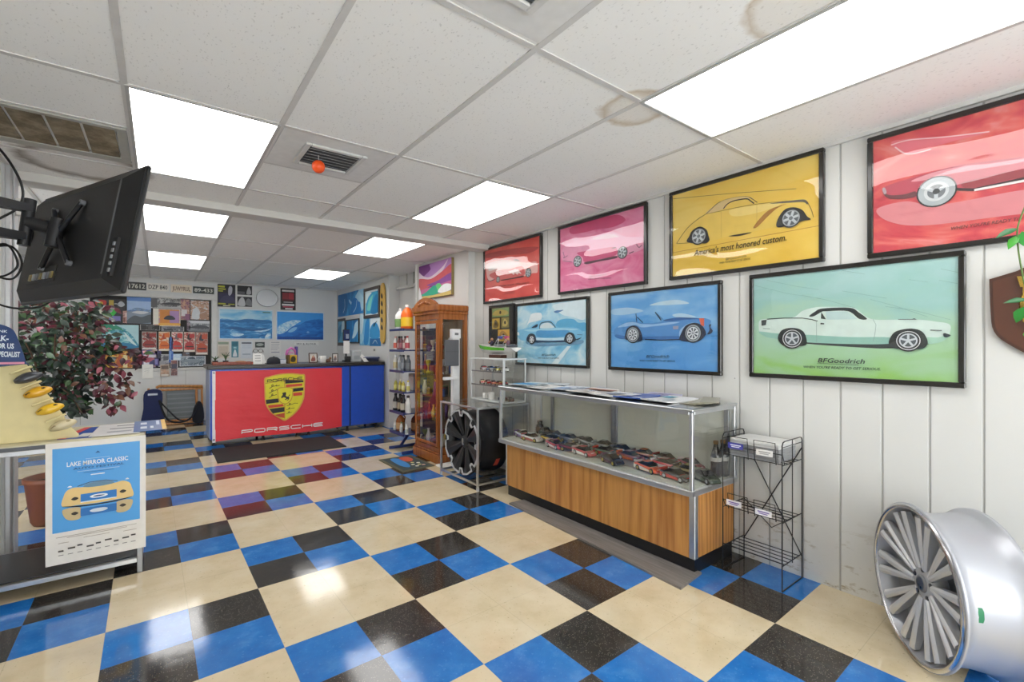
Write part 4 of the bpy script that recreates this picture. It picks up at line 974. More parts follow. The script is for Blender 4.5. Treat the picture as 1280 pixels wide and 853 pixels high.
# ------------------------------------------------------------------ silver alloy wheel leaning near the camera
SILV = M('b4b6b9', .32); SILV2 = metal('machined_face', 'dfe0e2', .2)
az = 2.235
t = thing('alloy_wheel', 'large silver multi spoke alloy wheel standing on the floor at the right', 'wheel', (2.468, .515, .315))
nx = Vector((math.cos(az), math.sin(az), 0))
t.rotation_euler = (0, 0, az - PI / 2 + PI)             # local -y is the face side
def rimface(n_spokes): pass
R = .315; Wd = .235
g = NT('satin_silver_barrel'); g.pbr(Base_Color=lin('b4b6bd'), Metallic=.4, Roughness=.36); BAR = g.m
g = NT('machined_spoke'); g.pbr(Base_Color=lin('dcdddf'), Metallic=.3, Roughness=.3); SPK = g.m
b = MB()
b.lathe([(R - .02, .0), (R, .004), (R, .014), (R - .012, .022), (R - .028, .03), (R - .034, .06), (R - .036, .12), (R - .028, .165), (R - .022, Wd - .03), (R - .006, Wd - .016), (R - .004, Wd), (R - .02, Wd), (R - .034, Wd - .02), (R - .045, .12), (R - .04, .05), (R - .03, .02), (R - .02, .0)], BAR, 72, axis='y'); b.build('barrel', t)
b = MB(); b.lathe([(R - .004, .001), (R - .010, -.005), (R - .018, -.005), (R - .022, .004)], SILV2, 72, axis='y', caps=False); b.build('face_lip', t)
b = MB(); b.lathe([(.0001, -.004), (.030, -.004), (.034, .0), (.034, .02)], M('8a8c8f', .35), 24, axis='y', c=(0, .03, 0), caps=False); b.disc(0, 0, .026, .0255, metal('cap_grey', '8d9093', .3), 24); b.build('center_cap', t)
b = MB(); b.lathe([(.034, .034), (.062, .036), (.078, .05), (.082, .085), (.05, .095)], SILV, 40, axis='y', caps=False)
for k in range(5):
    a = k * 2 * PI / 5 + .3; b.cyl((.055 * math.cos(a), .032, .055 * math.sin(a)), (.055 * math.cos(a), .04, .055 * math.sin(a)), .009, M('3a3c3f', .4), n=10)
b.build('hub', t)
def spoke(b, a, da, w0, w1, m, y0=.036, y1=.008):
    ca, sa = math.cos(a), math.sin(a); cb, sb = math.cos(a + da), math.sin(a + da)
    p0 = Vector((.06 * ca, y0, .06 * sa)); p1 = Vector(((R - .037) * cb, y1, (R - .037) * sb))
    pm = p0.lerp(p1, .5) + Vector((0, -.002, 0))
    d = (p1 - p0).normalized(); s_ = Vector((-d.z, 0, d.x)).normalized()
    vs = []
    for p, w, dep in ((p0, w0, .035), (pm, (w0 + w1) / 2, .04), (p1, w1, .022)):
        vs += [p - s_ * w, p - s_ * w * .35 + Vector((0, -.007, 0)), p + s_ * w * .35 + Vector((0, -.007, 0)), p + s_ * w, p + s_ * w * .7 + Vector((0, dep, 0)), p - s_ * w * .7 + Vector((0, dep, 0))]
    F = []
    for i in range(2):
        q = i * 6; F += [(q + k, q + (k + 1) % 6, q + 6 + (k + 1) % 6, q + 6 + k) for k in range(6)]
    F += [tuple(range(6))[::-1], tuple(range(12, 18))]
    b.add(vs, F, m)
for k in range(10):
    a = k * 2 * PI / 10 + .12
    for s in (-1, 1):
        b = MB(); spoke(b, a + s * .055, s * .065, .010, .018, SPK); b.build('spoke', t)
b = MB(); b.lathe([(R - .04, .07), (.10, .10), (.05, .10)], M('9b9da0', .5), 40, axis='y', caps=False); b.build('brake_side_wall', t)
b = MB(); vs = []
for i in range(5):
    th = .02 + i * .045
    for y in (.052 + .004 * (i in (0, 4)), .074 - .004 * (i in (0, 4))): vs.append(((R - .0335) * math.cos(th), y, (R - .0335) * math.sin(th)))
b.add(vs, [(2 * i, 2 * i + 1, 2 * i + 3, 2 * i + 2) for i in range(4)], M('1e7a4e', .3)); b.build('green_sticker', t)
# ------------------------------------------------------------------ metal display stand with the black wheel
t = thing('wheel_stand', 'square metal tube display stand around the black wheel', 'display stand', (2.225, 3.42, 0))
Wx, Wy, Hz = .59, .68, .735; q = .018
for x in (0, Wx - q):
    for y in (0, Wy - q):
        b = MB(); b.box(x, x + q, y, y + q, .03, Hz, ALU, .002); b.cyl((x + q / 2, y + q / 2, 0), (x + q / 2, y + q / 2, .03), .014, M('b8babc', .4), n=10); b.build('leg', t)
def rail(*a):
    b = MB(); b.box(*a); b.build('rail', t)
for z in (.045, Hz - q):
    for y in (0, Wy - q): rail(q, Wx - q, y, y + q, z, z + q, ALU, .002)
    for x in (0, Wx - q): rail(x, x + q, q, Wy - q, z, z + q, ALU, .002)
for y in (.22, .44): rail(q, Wx - q, y, y + q, Hz - q, Hz, ALU, .002)
for y in (.15, .5): rail(q, Wx - q, y, y + q, .045, .045 + q, STEEL, .002)
b = MB(); b.box(.004, Wx - .004, .004, Wy - .004, Hz + .0005, Hz + .007, TOPG); b.build('glass_top', t)
b = MB(); b.box(Wx - .012, Wx - .006, q, Wy - q, .063, Hz - q, CLEAR); b.build('rear_glass', t)

# black machined wheel on the stand's lower rails, face toward the room
BW = M('1c1c1e', .4); BW2 = M('252628', .42); EDGE = M('c6c8ca', .3)
t = thing('alloy_wheel', 'black alloy wheel with silver machined edges inside the metal stand', 'wheel', (2.262, 3.76, .376), RW)
R = .312; Wd = .33
b = MB()
b.lathe([(R - .03, .012), (R - .006, .006), (R, .012), (R, .028), (R - .02, .045), (R - .03, .08), (R - .024, .16), (R - .012, .2), (R - .014, .27), (R - .002, Wd - .02), (R - .002, Wd), (R - .02, Wd), (R - .05, Wd - .04), (R - .06, .1), (R - .05, .03), (R - .03, .012)], BW, 64, axis='y'); b.build('barrel', t)
b = MB(); b.lathe([(R - .03, .07), (.2, .12), (.06, .12)], M('0c0c0d', .5), 40, axis='y', caps=False); b.build('inner_dish', t)
def blk_spoke(b, a, m):
    ca, sa = math.cos(a), math.sin(a)
    def P(r, off, y): return (r * ca - off * sa, y, r * sa + off * ca)
    vs = [P(.05, -.018, .045), P(.05, .018, .045), P(.285, .072, .008), P(.285, -.072, .008), P(.05, 0, .035), P(.285, 0, -.004),
          P(.05, -.018, .085), P(.05, .018, .085), P(.285, .055, .07), P(.285, -.055, .07)]
    b.add(vs, [(0, 4, 5, 3), (4, 1, 2, 5), (0, 3, 9, 6), (1, 7, 8, 2), (3, 5, 2, 8, 9)], m)
for k in range(8):
    b = MB(); blk_spoke(b, k * PI / 4 + PI / 8, BW2); b.build('spoke', t)
# machined scallop outline
pts = []
for k in range(8):
    a = k * PI / 4 + PI / 8
    for da, r in ((-.28, .304), (.0, .308), (.28, .304), (.31, .258), (PI / 8 + .06 - .0, .246)):
        pts.append(((a + da), r))
    pts[-1] = (a + PI / 4 - .31 - .02, .258)
loop = [(r * math.cos(a), r * math.sin(a)) for a, r in pts]
b = MB(); n = len(loop)
inn = []
for a, r in pts: inn.append(((r - .015) * math.cos(a), (r - .015) * math.sin(a)))
vs = [(p[0], -.006, p[1]) for p in loop] + [(p[0], -.006, p[1]) for p in inn] + [(p[0], .006, p[1]) for p in loop] + [(p[0], .006, p[1]) for p in inn]
F = []
for i in range(n):
    j = (i + 1) % n
    F += [(i, j, n + j, n + i), (i, 2 * n + i, 2 * n + j, j), (n + i, n + j, 3 * n + j, 3 * n + i)]
b.add(vs, F, EDGE); b.build('machined_edge', t)
b = MB()
for k in range(8):
    a = k * PI / 4; ca, sa = math.cos(a), math.sin(a)
    def P(r, off, y): return (r * ca - off * sa, y, r * sa + off * ca)
    b.add([P(.262, -.020, .002), P(.262, .020, .002), P(.30, .026, .004), P(.30, -.026, .004)], [(0, 1, 2, 3)], M('232426', .4))
    b.add([P(.268, -.008, -.001), P(.268, .008, -.001), P(.292, .008, .001), P(.292, -.008, .001)], [(0, 1, 2, 3)], SILV2 if k % 4 == 2 else M('3a3b3d', .4))
b.build('notch_pocket', t)
b = MB(); b.lathe([(.0001, .022), (.03, .022), (.05, .03), (.062, .045), (.062, .09)], BW2, 24, axis='y'); b.box(-.009, .009, .018, .022, -.03, .03, SILV2, .003); b.build('center_cap', t)
b = MB(); vs = []
for i in range(6):
    th = -.78 + i * .06
    for y in (.215, .262): vs.append(((R - .0085) * math.cos(th), y, (R - .0085) * math.sin(th)))
b.add(vs, [(2 * i, 2 * i + 1, 2 * i + 3, 2 * i + 2) for i in range(5)], M('d9573f', .4)); b.build('red_sticker', t)

# glass shelf unit on top of the stand
t = thing('glass_shelf_unit', 'small white framed glass shelf unit on the wheel stand', 'display shelf', (2.515, 3.43, .743))
X, Y, Z = .27, .56, .42; p = .014
WF = M('dadcdc', .35)
b = MB()
for x in (0, X - p):
    for y in (0, Y - p): b.box(x, x + (p * 1.6 if (x == 0 and y == 0) else p), y, y + p, 0, Z - p, WF, .002)
for y in (0, Y - p): b.box(0, X, y, y + p, 0, p, WF, .002)
for x in (0, X - p): b.box(x, x + p, p, Y - p, 0, p, WF, .002)
b.box(-.006, X + .006, -.006, Y + .006, Z - p, Z, WF, .003)
b.build('frame', t)
for z in (.155, .29):
    b = MB(); b.box(p, X - p, p, Y - p, z, z + .005, TOPG); b.box(.002, p * .8, p, Y - p, z - .004, z + .006, STEEL); b.build('glass_shelf', t)
b = MB(); b.box(p, X - p, p, Y - p, .004, .012, M('c8cbca', .4)); b.build('bottom_panel', t)
b = MB(); b.box(X - .006, X - .003, p, Y - p, p, Z - p, CLEAR); b.box(p, X - p, .005, .008, p, Z - p, CLEAR); b.build('side_glass', t)
SHC = [('e8e8e8', 'c04040', 'white toy car on the upper glass shelf of the small unit, far end'), ('dcdcdc', '3a6ab0', 'silver white toy car on the upper glass shelf, second along'), ('d8c840', '2a2a2a', 'yellow toy car on the upper glass shelf of the small unit'), ('e4e4e0', '909090', 'pale toy car at the near end of the upper glass shelf')]
for i, (c1, c2, lab) in enumerate(SHC): toy_car('toy_car', c1, c2, i, lab, (2.61, 3.90 - i * .118, .743 + .2955), 1.2 + .15 * (i % 2), group='toy cars on the small glass shelf unit', sc=.72)
SHC = [('b8483a', 'e8d8a0', 'brick red toy car on the middle glass shelf, far end'), ('a83a38', 'f0e8e0', 'crimson toy car on the middle glass shelf, second along'), ('c86a48', '6a2a20', 'orange brown toy car on the middle glass shelf'), ('9a4a44', 'd8b070', 'dull red toy car on the middle glass shelf near the white post'), ('4a3a3a', 'b03030', 'dark toy car at the near end of the middle glass shelf')]
for i, (c1, c2, lab) in enumerate(SHC): toy_car('toy_car', c1, c2, i, lab, (2.61, 3.92 - i * .096, .743 + .1605), 1.1 + .2 * (i % 2), group='toy cars on the small glass shelf unit', sc=.66)
SHC = [('3a2a2a', '8a3030', 'black and red toy car at the bottom of the small glass unit'), ('5a2a2a', '2a2a2a', 'dark maroon toy car at the bottom of the small glass unit, near end')]
for i, (c1, c2, lab) in enumerate(SHC): toy_car('toy_car', c1, c2, i, lab, (2.64, 3.62 - i * .12, .7555), 1.3, group='toy cars on the small glass shelf unit', sc=.7)
def mug(label, loc, m, sc=1.0, rz=0, group=None):
    t = thing('mug', label, 'mug', loc, rz, group); t.scale = (sc,) * 3
    b = MB(); b.lathe([(.0001, .004), (.032, .004), (.036, .0), (.04, .004), (.041, .09), (.039, .092), (.036, .088), (.035, .01), (.0001, .01)], m, 20); b.build('cup', t)
    b = MB(); b.path([(.04, 0, .075), (.062, 0, .07), (.068, 0, .048), (.06, 0, .026), (.04, 0, .02)], .006, m); b.build('handle', t)
mug('white mug at the bottom of the small glass unit', (2.585, 3.72, .7555), WHITE, .8, 2.0)
mug('small white cup left of the mug in the small glass unit', (2.60, 3.86, .7555), WHITE, .6, 1.0)

# model boat
t = thing('model_boat', 'green and white model speedboat on a wooden base above the glass shelf unit', 'model boat', (2.645, 3.70, 1.163), PI / 2)
b = MB(); b.box(-.10, .10, -.04, .04, 0, .032, wood('dark_walnut', '3a2014', '5a3420', .3), .004); b.build('base', t)
hull = []
secs = [(-.30, .062, .075, .105), (-.2, .066, .062, .105), (0, .068, .052, .112), (.15, .06, .052, .122), (.26, .034, .07, .132), (.325, .004, .118, .138)]
vs = []; 
for x, w, zk, zt in secs: vs += [(x, -w, zt), (x, -w * .86, (zk + zt) / 2), (x, 0, zk - .012), (x, w * .86, (zk + zt) / 2), (x, w, zt)]
F = []
for i in range(5):
    a = i * 5; F += [(a + k, a + k + 1, a + 6 + k, a + 5 + k) for k in range(4)]
F.append((0, 1, 2, 3, 4))
GR = M('58b832', .25, coat=.5)
b = MB(); b.add(vs, F, WHITE, True); b.build('hull', t)
b = MB()
for s in (-1, 1):
    w = [(x, s * (ww * 1.01 + .005), zt - .006) for x, ww, zk, zt in secs[1:]]; lo = [(x, s * (ww * .88 + .007), (zk + zt) / 2 - .006) for x, ww, zk, zt in secs[1:]]
    v = w + lo; n = len(w); b.add(v, [(i, i + 1, n + i + 1, n + i) for i in range(n - 1)], GR)
b.build('green_stripe', t)
b = MB(); b.add([(x, sgn * ww * .98, zt) for x, ww, zk, zt in secs for sgn in (-1, 1)], [(2 * i, 2 * i + 1, 2 * i + 3, 2 * i + 2) for i in range(5)], M('e7e6df', .4)); b.box(-.26, -.2, -.05, .05, .105, .13, M('55585c', .5), .006); b.box(-.05, 0, -.045, .045, .11, .135, M('8f9396', .5), .006); b.build('deck', t)
b = MB(); b.add([(.06, -.05, .118), (.06, .05, .118), (.0, .04, .16), (.0, -.04, .16)], [(0, 1, 2, 3)], M('2a2d33', .15)); b.build('windshield', t)
b = MB()
for s in (-1, 1): b.path([(-.06, s * .05, .11), (-.09, s * .048, .2), (-.1, s * .03, .215), (-.1, 0, .22)], .004, CHROME); b.path([(.0, s * .05, .118), (-.08, s * .048, .2)], .004, CHROME)
b.cyl((-.12, -.04, .2), (-.07, -.04, .2), .014, M('c23b7a', .4)); b.cyl((-.12, .04, .2), (-.07, .04, .2), .014, M('3c4a8a', .4)); b.build('tower', t)
for k, (x, c1) in enumerate(((.1, '3a3550'), (-.17, '6a4a5a'))):
    b = MB(); b.ball((x, 0, .185), .015, M('c9946e', .6), n=8); b.lathe([(.018, .125), (.022, .15), (.012, .172)], M(c1, .6), 10, c=(x, 0, 0)); b.path([(x, -.018, .165), (x + .02, -.03, .15)], .006, M('c9946e', .6)); b.path([(x, .018, .165), (x + .02, .03, .15)], .006, M('c9946e', .6)); b.build('rider_figure', t)

# white kiosk post with grey panel
t = thing('display_post', 'white upright post with a grey panel standing before the wooden cabinet', 'stand', (2.46, 4.27, 0))
b = MB(); b.box(-.12, .2, -.06, .14, 0, .02, WHITE, .004); b.build('foot_plate', t)
b = MB(); b.box(.01, .095, 0, .05, .02, 1.44, M('e4e5e6', .4), .004); b.box(.0, .105, -.006, .052, 1.36, 1.46, M('e4e5e6', .4), .004); b.build('upright', t)
b = MB(); b.box(-.10, .07, -.03, -.006, 1.07, 1.345, M('5c5e62', .6), .006)
for z in (1.22,): b.box(-.095, .065, -.032, -.03, z, z + .003, M('47494d', .6))
b.build('grey_panel', t)
b = MB(); b.box(-.115, .06, -.035, .0, .925, .955, M('e4e5e6', .4), .004); b.build('arm', t)
b = MB(); b.box(.03, .075, -.0075, -.006, 1.395, 1.42, M('6a6c70', .5)); b.build('plate', t)

# ------------------------------------------------------------------ curio cabinet
CH = wood('cherry_wood', '8a4a20', 'b8733a', .25, (12, 12, 1.4), .3)
t = thing('curio_cabinet', 'tall carved wooden curio cabinet with glass doors', 'cabinet', (2.40, 4.445, 0))
X, Y, Z = .36, .585, 1.63
b = MB(); b.box(-.02, X, -.02, Y + .02, 0, .10, CH, .006); b.box(-.01, X, -.01, Y + .01, .10, .125, CH, .006); b.box(0, X, 0, Y, .125, .17, CH, .003); b.build('plinth', t)
b = MB(); w = .045
for x in (0, X - w):
    for y in (0, Y - w): b.box(x, x + w, y, y + w, .17, Z, CH, .004)
b.box(X - .012, X, w, Y - w, .17, Z, M('8f7a66', .3)); b.build('posts', t)
b = MB(); b.box(-.004, X, -.004, Y + .004, Z - .06, Z, CH, .004); b.box(-.02, X, -.02, Y + .02, Z, Z + .03, CH, .006); b.box(-.035, X, -.035, Y + .035, Z + .03, Z + .10, CH, .012); b.build('cornice', t)
b = MB(); pr = []
for k in range(13): u = k / 12; pr.append((-Y / 2 + Y * u + Y / 2, Z + .09 + .10 * math.sin(PI * u) ** .8 if 0 < u < 1 else Z + .09))
b.T = Matrix(((0, 1, 0, -.03), (1, 0, 0, 0), (0, 0, 1, 0), (0, 0, 0, 1)))
b.prism([(0, Z + .06)] + pr + [(Y, Z + .06)], 0, .035, CH)
for k in range(-3, 4): b.T = Matrix(((0, 1, 0, -.034), (1, 0, 0, Y / 2), (0, 0, 1, 0), (0, 0, 0, 1))); b.ball((k * .045, 0, Z + .125 + .012 * math.cos(k)), .016, CH, (1, .5, 1.2), 8)
b.build('carved_crest', t)
dr = MB(); dr.box(-.012, .0, w * .4, w + .01, .18, Z - .07, CH, .003); dr.box(-.012, 0, Y - w - .01, Y - w * .4, .18, Z - .07, CH, .003); dr.box(-.012, 0, w + .01, Y - w - .01, .18, .215, CH, .003); dr.box(-.012, 0, w + .01, Y - w - .01, Z - .105, Z - .07, CH, .003)
door = dr.build('door', t)
b = MB(); b.box(-.007, -.004, w, Y - w, .21, Z - .1, CLEAR); b.build('door_glass', door)
b = MB(); b.ball((-.022, w + .0, .9), .009, BRASS, n=10); b.build('knob', door)
b = MB(); b.box(w, X - w, .012, .015, .17, Z - .06, CLEAR); b.box(w, X - w, Y - .015, Y - .012, .17, Z - .06, CLEAR); b.build('side_glass', t)
SZ = [.172, .46, .72, .97, 1.22]
for z in SZ[1:]:
    b = MB(); b.box(.01, X - .014, .048, Y - .048, z - .006, z, TOPG); b.build('glass_shelf', t)
NAME = {'vase': ('vase', [(.016, 0), (.028, .02), (.03, .05), (.014, .085), (.011, .1), (.018, .112)]), 'trophy': ('trophy', [(.026, 0), (.026, .012), (.008, .02), (.007, .06), (.02, .075), (.03, .11), (.03, .13)]),
        'bottle': ('bottle', [(.02, 0), (.021, .09), (.01, .115), (.008, .15)]), 'bowl': ('bowl', [(.014, 0), (.016, .008), (.034, .03), (.04, .045)]), 'box': None}
PAL = [('c9c4b4', 'cream'), ('2e4a86', 'blue'), ('8a2c34', 'red'), ('c8b23a', 'yellow'), ('2d2d33', 'black'), ('6a7a52', 'green'), ('d8d8dc', 'white'), ('8a6a3a', 'bronze'), ('6f4a86', 'purple')]
ORD = ['bottom', 'second', 'third', 'fourth', 'top']
for si, z in enumerate(SZ):
    seen = {}
    for k in range(9):
        kind = ('vase', 'trophy', 'bottle', 'bowl', 'box')[(k * 3 + si * 2 + (k // 3)) % 5]; c, cn = PAL[(k * 4 + si * 5) % 9]
        row = k % 2; x = .09 + row * .13 + random.uniform(-.015, .015); y = .085 + k * .052
        lab = '%s %s on the %s glass shelf inside the wooden cabinet' % (cn, 'gift box' if kind == 'box' else kind, ORD[si]) if si else '%s %s on the floor of the wooden cabinet' % (cn, 'gift box' if kind == 'box' else kind)
        nm = 'gift_box' if kind == 'box' else kind
        t2 = thing(nm, lab, 'trinket', (2.40 + x, 4.445 + y, z), random.uniform(0, 3), 'trinkets inside the curio cabinet')
        hs = random.uniform(.95, 1.5)
        if kind == 'box':
            b = MB(); b.box(-.028, .028, -.02, .02, 0, .07 * hs, M(c, .4), .003); b.build('carton', t2)
            b = MB(); b.box(-.03, .03, -.022, .022, .07 * hs, .08 * hs, M(PAL[(k + si) % 9][0], .4), .003); b.build('lid', t2)
        else:
            pf = [(r, zz * hs) for r, zz in NAME[kind][1]]
            b = MB(); b.lathe([(.0001, 0)] + pf, M(c, .3, coat=.3), 14); b.build('body', t2)
            if kind == 'bottle': b = MB(); b.cyl((0, 0, pf[-1][1]), (0, 0, pf[-1][1] + .015), .01, M('b9a04a', .3), n=8); b.build('cap', t2)
            if kind == 'trophy':
                b = MB()
                for s in (-1, 1): b.path([(s * .02, 0, pf[4][1]), (s * .04, 0, pf[4][1] + .012), (s * .04, 0, pf[5][1]), (s * .029, 0, pf[6][1])], .003, M(c, .3), n=5)
                b.build('handles', t2)
# logo door mat
t = thing('door_mat', 'small dark mat with colourful printed design in front of the wooden cabinet', 'mat', (0, 0, 0))
b = MB(); b.slab([(1.95, 4.385), (2.335, 4.42), (2.325, 5.005), (1.95, 5.01)], 0, .009, M('5b5a48', .8)); b.slab([(1.985, 4.42), (2.30, 4.45), (2.29, 4.97), (1.985, 4.975)], .009, .0105, M('3d4a4c', .85)); b.build('mat_body', t)
b = MB()
def flat(pts, c): b.add([(p[0], p[1], .0112) for p in pts], [list(range(len(pts)))], M(c, .8))
flat(catmull([(2.05, 4.93), (2.03, 4.62), (2.08, 4.5), (2.13, 4.62), (2.14, 4.9)], True), '3f86c6'); flat(catmull([(2.15, 4.93), (2.14, 4.78), (2.2, 4.72), (2.26, 4.8), (2.25, 4.94)], True), 'c85a42')
for x, y, c in ((2.19, 4.66, 'd9cf8a'), (2.24, 4.62, 'e6e2d0'), (2.16, 4.58, 'e6e2d0'), (2.22, 4.55, 'd9cf8a'), (2.17, 4.5, 'e6e2d0'), (2.25, 4.51, 'd9b0a0')):
    flat([(x + .022 * math.cos(a * PI / 4), y + .022 * math.sin(a * PI / 4)) for a in range(8)], c)
b.build('printed_design', t)

# ------------------------------------------------------------------ blue parts rack
NAVY = M('20356f', .35, coat=.2)
t = thing('parts_rack', 'blue metal shelf rack of car care bottles beside the wooden cabinet', 'shelf rack', (2.28, 5.08, 0))
X, Y = .44, .42
b = MB(); 
for y in (.01, Y - .04): b.box(X, X + .03, y, y + .03, 0, 1.52, NAVY, .003)
b.box(X + .01, X + .02, .04, Y - .04, .2, 1.5, M('39406a', .5)); b.build('uprights', t)
for y in (.01, Y - .04):
    b = MB(); b.box(-.015, X, y, y + .03, 0, .035, NAVY, .003); b.add([(.12, y + .005, .03), (.16, y + .005, .03), (.30, y + .005, .21), (.26, y + .005, .21), (.12, y + .025, .03), (.16, y + .025, .03), (.30, y + .025, .21), (.26, y + .025, .21)], [(0, 1, 2, 3), (4, 7, 6, 5), (0, 4, 5, 1), (2, 6, 7, 3), (0, 3, 7, 4), (1, 5, 6, 2)], NAVY); b.build('foot', t)
RZ = [1.48, 1.23, .98, .73, .48, .23]
for i, z in enumerate(RZ):
    b = MB(); b.box(0, X, 0, Y, z - .012, z, NAVY, .002); b.box(-.004, .004, 0, Y, z - .022, z + .006, NAVY, .002); b.build('shelf', t)
def jug(label, loc, m, capm, lab, rz=0, sc=1.0, group=None, labw=True):
    t = thing('jug', label, 'jug', loc, rz, group); t.scale = (sc,) * 3
    b = MB(); b.lathe([(.0001, 0), (.062, 0), (.068, .01), (.068, .15), (.06, .185), (.035, .22), (.018, .235), (.018, .245)], m, 20); b.build('jug_body', t)
    b = MB(); b.path([(.02, 0, .232), (.055, 0, .23), (.075, 0, .20), (.072, 0, .165), (.064, 0, .15)], .010, m); b.build('handle', t)
    b = MB(); b.cyl((0, 0, .243), (0, 0, .27), .021, capm, n=14); b.build('cap', t)
    b = MB(); b.lathe([(.0688, .03), (.0688, .13)], lab, 20); b.build('paper_label', t)
jug('large white jug with green label on the top of the blue rack', (2.36, 5.36, 1.48), M('e8e8e6', .35), M('d8d8d8', .4), M('7aa060', .5), 0, .98, 'jugs on the top of the blue rack')
jug('large orange jug with yellow label on the top of the blue rack', (2.37, 5.19, 1.48), M('ee6a1c', .3), M('f0f0ee', .4), M('f2c42a', .4), .5, 1.08, 'jugs on the top of the blue rack')
BP = [(.0001, 0), (.022, 0), (.024, .006), (.024, .09), (.012, .115), (.010, .13)]
def rowb(z, items, grp, xx=.06, sc=1.0):
    n = len(items)
    for i, (c, cap, lb, lab) in enumerate(items):
        bottle('bottle', lab, (2.28 + xx + .01 * (i % 2), 5.08 + Y - .045 - i * (Y - .08) / max(1, n - 1), z), BP, M(c, .3, coat=.3), M(cap, .4), (.02, .075, .0246, M(lb, .5)), grp, sc=sc)
rowb(1.23, [('e6e2dc', 'e8b0a0', 'd86a5a', 'white bottle at the far end of the second shelf of the blue rack'), ('8a4a4c', '2a2a2c', 'c9a0a0', 'dull red bottle on the second shelf of the blue rack'), ('6a3a44', '1c1c1e', 'b06a74', 'maroon bottle third along the second shelf of the blue rack'), ('a86a6a', '2a2a2c', 'e0c8c0', 'rose bottle fourth along the second shelf of the blue rack'), ('d8d4d0', 'b03a3a', 'b8505a', 'pale bottle at the near end of the second shelf of the blue rack')], 'bottles on the second shelf of the blue rack', sc=1.15)
rowb(.98, [('d8d6cc', 'e8e8e8', 'c8b88a', 'cream bottle on the third shelf of the blue rack, far end'), ('c9ccd0', '8a8d90', 'a8b0b8', 'silver bottle on the third shelf of the blue rack'), ('6a6e74', '1c1c1e', '8d9298', 'grey bottle with black cap on the third shelf of the blue rack'), ('4a5056', '1c1c1e', '6a7076', 'charcoal bottle at the near end of the third shelf of the blue rack')], 'bottles on the third shelf of the blue rack', sc=1.3)
for i, (c, c2, y, lab) in enumerate((('e9e8e4', 'b8b8b4', 5.36, 'white carton standing at the back of the fourth shelf of the blue rack'), ('3a6cc0', '24408a', 5.19, 'bright blue carton standing at the back of the fourth shelf of the blue rack'))):
    q = thing('carton', lab, 'box', (2.55, y, .73)); b = MB(); b.box(-.05, .05, -.07, .07, 0, .2, M(c, .4), .003); b.build('carton_body', q); b = MB(); b.box(-.052, .052, -.072, .072, .165, .2, M(c2, .4), .003); b.build('lid', q)
rowb(.73, [('b9b040', 'd8d8d4', 'd8d070', 'olive yellow bottle at the far end of the fourth shelf of the blue rack'), ('c8b43c', 'e6e2d8', 'e0d890', 'mustard bottle second along the fourth shelf of the blue rack'), ('d0be4a', 'd8d8d4', 'e8e0a0', 'light yellow bottle third along the fourth shelf of the blue rack'), ('dcdcd8', 'c8b43c', 'c8c06a', 'white bottle with yellow cap at the near end of the fourth shelf')], 'bottles on the fourth shelf of the blue rack', sc=.95)
rowb(.48, [('1c1c1e', '141416', 'c8c4bc', 'black bottle at the far end of the fifth shelf of the blue rack'), ('1e1e20', '141416', 'b8a888', 'black bottle second along the fifth shelf of the blue rack'), ('222224', '141416', 'c0b8a8', 'black bottle third along the fifth shelf of the blue rack'), ('e4e4e0', '1c1c1e', 'd8d8d4', 'white bottle with black cap at the near end of the fifth shelf')], 'bottles on the fifth shelf of the blue rack', sc=1.45)
jug('amber brown jug at the far end of the lowest shelf of the blue rack', (2.38, 5.40, .23), M('9a5a2c', .25), M('2a1a12', .4), M('c9a070', .5), 0, .8, 'brown jugs on the lowest shelf')
jug('dark brown jug at the back of the lowest shelf of the blue rack', (2.52, 5.27, .23), M('6a3a20', .25), M('2a1a12', .4), M('a8744a', .5), 0, .82, 'brown jugs on the lowest shelf')
rowb(.23, [('e8e8e4', 'd8d8d4', 'c8ccc8', 'white bottle at the front of the lowest shelf of the blue rack, left one'), ('e8e8e4', '6a9a6a', 'c8ccc8', 'white bottle with green cap at the front of the lowest shelf'), ('e4e4e0', 'd8d8d4', 'a8b0a8', 'white bottle with grey label at the front of the lowest shelf')], 'white bottles on the lowest shelf', .05, .85)
# canvas painting
t = thing('canvas_painting', 'small canvas of a purple and red sunset surf scene above the wooden cabinet', 'painting', (2.77, 5.19, 1.885), RW)
w, h = .86, .44
b = MB(); b.box(-w / 2, w / 2, -.035, 0, 0, h, M('8a7a4a', .6), .003); b.build('canvas', t)
b = MB()
draw(b, [['p', '7a3a86', [[-.43, .44], [.43, .44], [.43, 0], [-.43, 0]]], ['P', 'b98ac8', [[-.1, .44], [.43, .44], [.43, .15], [.1, .2], [-.3, .27], [-.1, .36]]], ['P', 'e6d4e2', [[-.43, .36], [-.3, .3], [-.1, .27], [.2, .35], [.35, .43], [.2, .3], [-.1, .22], [-.43, .24]]], ['P', 'd25a62', [[-.43, .27], [-.1, .24], [.2, .3], [.43, .36], [.43, .22], [.1, .2], [-.2, .13], [-.43, .1]]],
 ['P', '8a4a9a', [[-.2, .17], [.1, .2], [.43, .26], [.43, .16], [.1, .14]]], ['p', 'c86a9a', [[-.43, .12], [.0, .14], [.43, .17], [.43, .12], [-.43, .06]]],
 ['P', '2fb08c', [[-.35, .05], [-.2, .09], [.0, .15], [.1, .1], [.14, .05], [-.1, .03]]], ['P', '6ad07a', [[.05, .15], [.15, .16], [.2, .1], [.12, .06]]], ['P', 'eef0f2', [[.1, .07], [.25, .14], [.43, .12], [.43, .06], [.2, .04]]], ['p', 'd8c070', [[-.43, 0], [.43, 0], [.43, .05], [0, .03], [-.43, .04]]], ['P', 'f4f4f4', [[-.43, .0], [-.41, .16], [-.37, .1], [-.33, 0]]]], -.0352, (-.428, .428, .002, .438)); b.build('painted_scene', t)
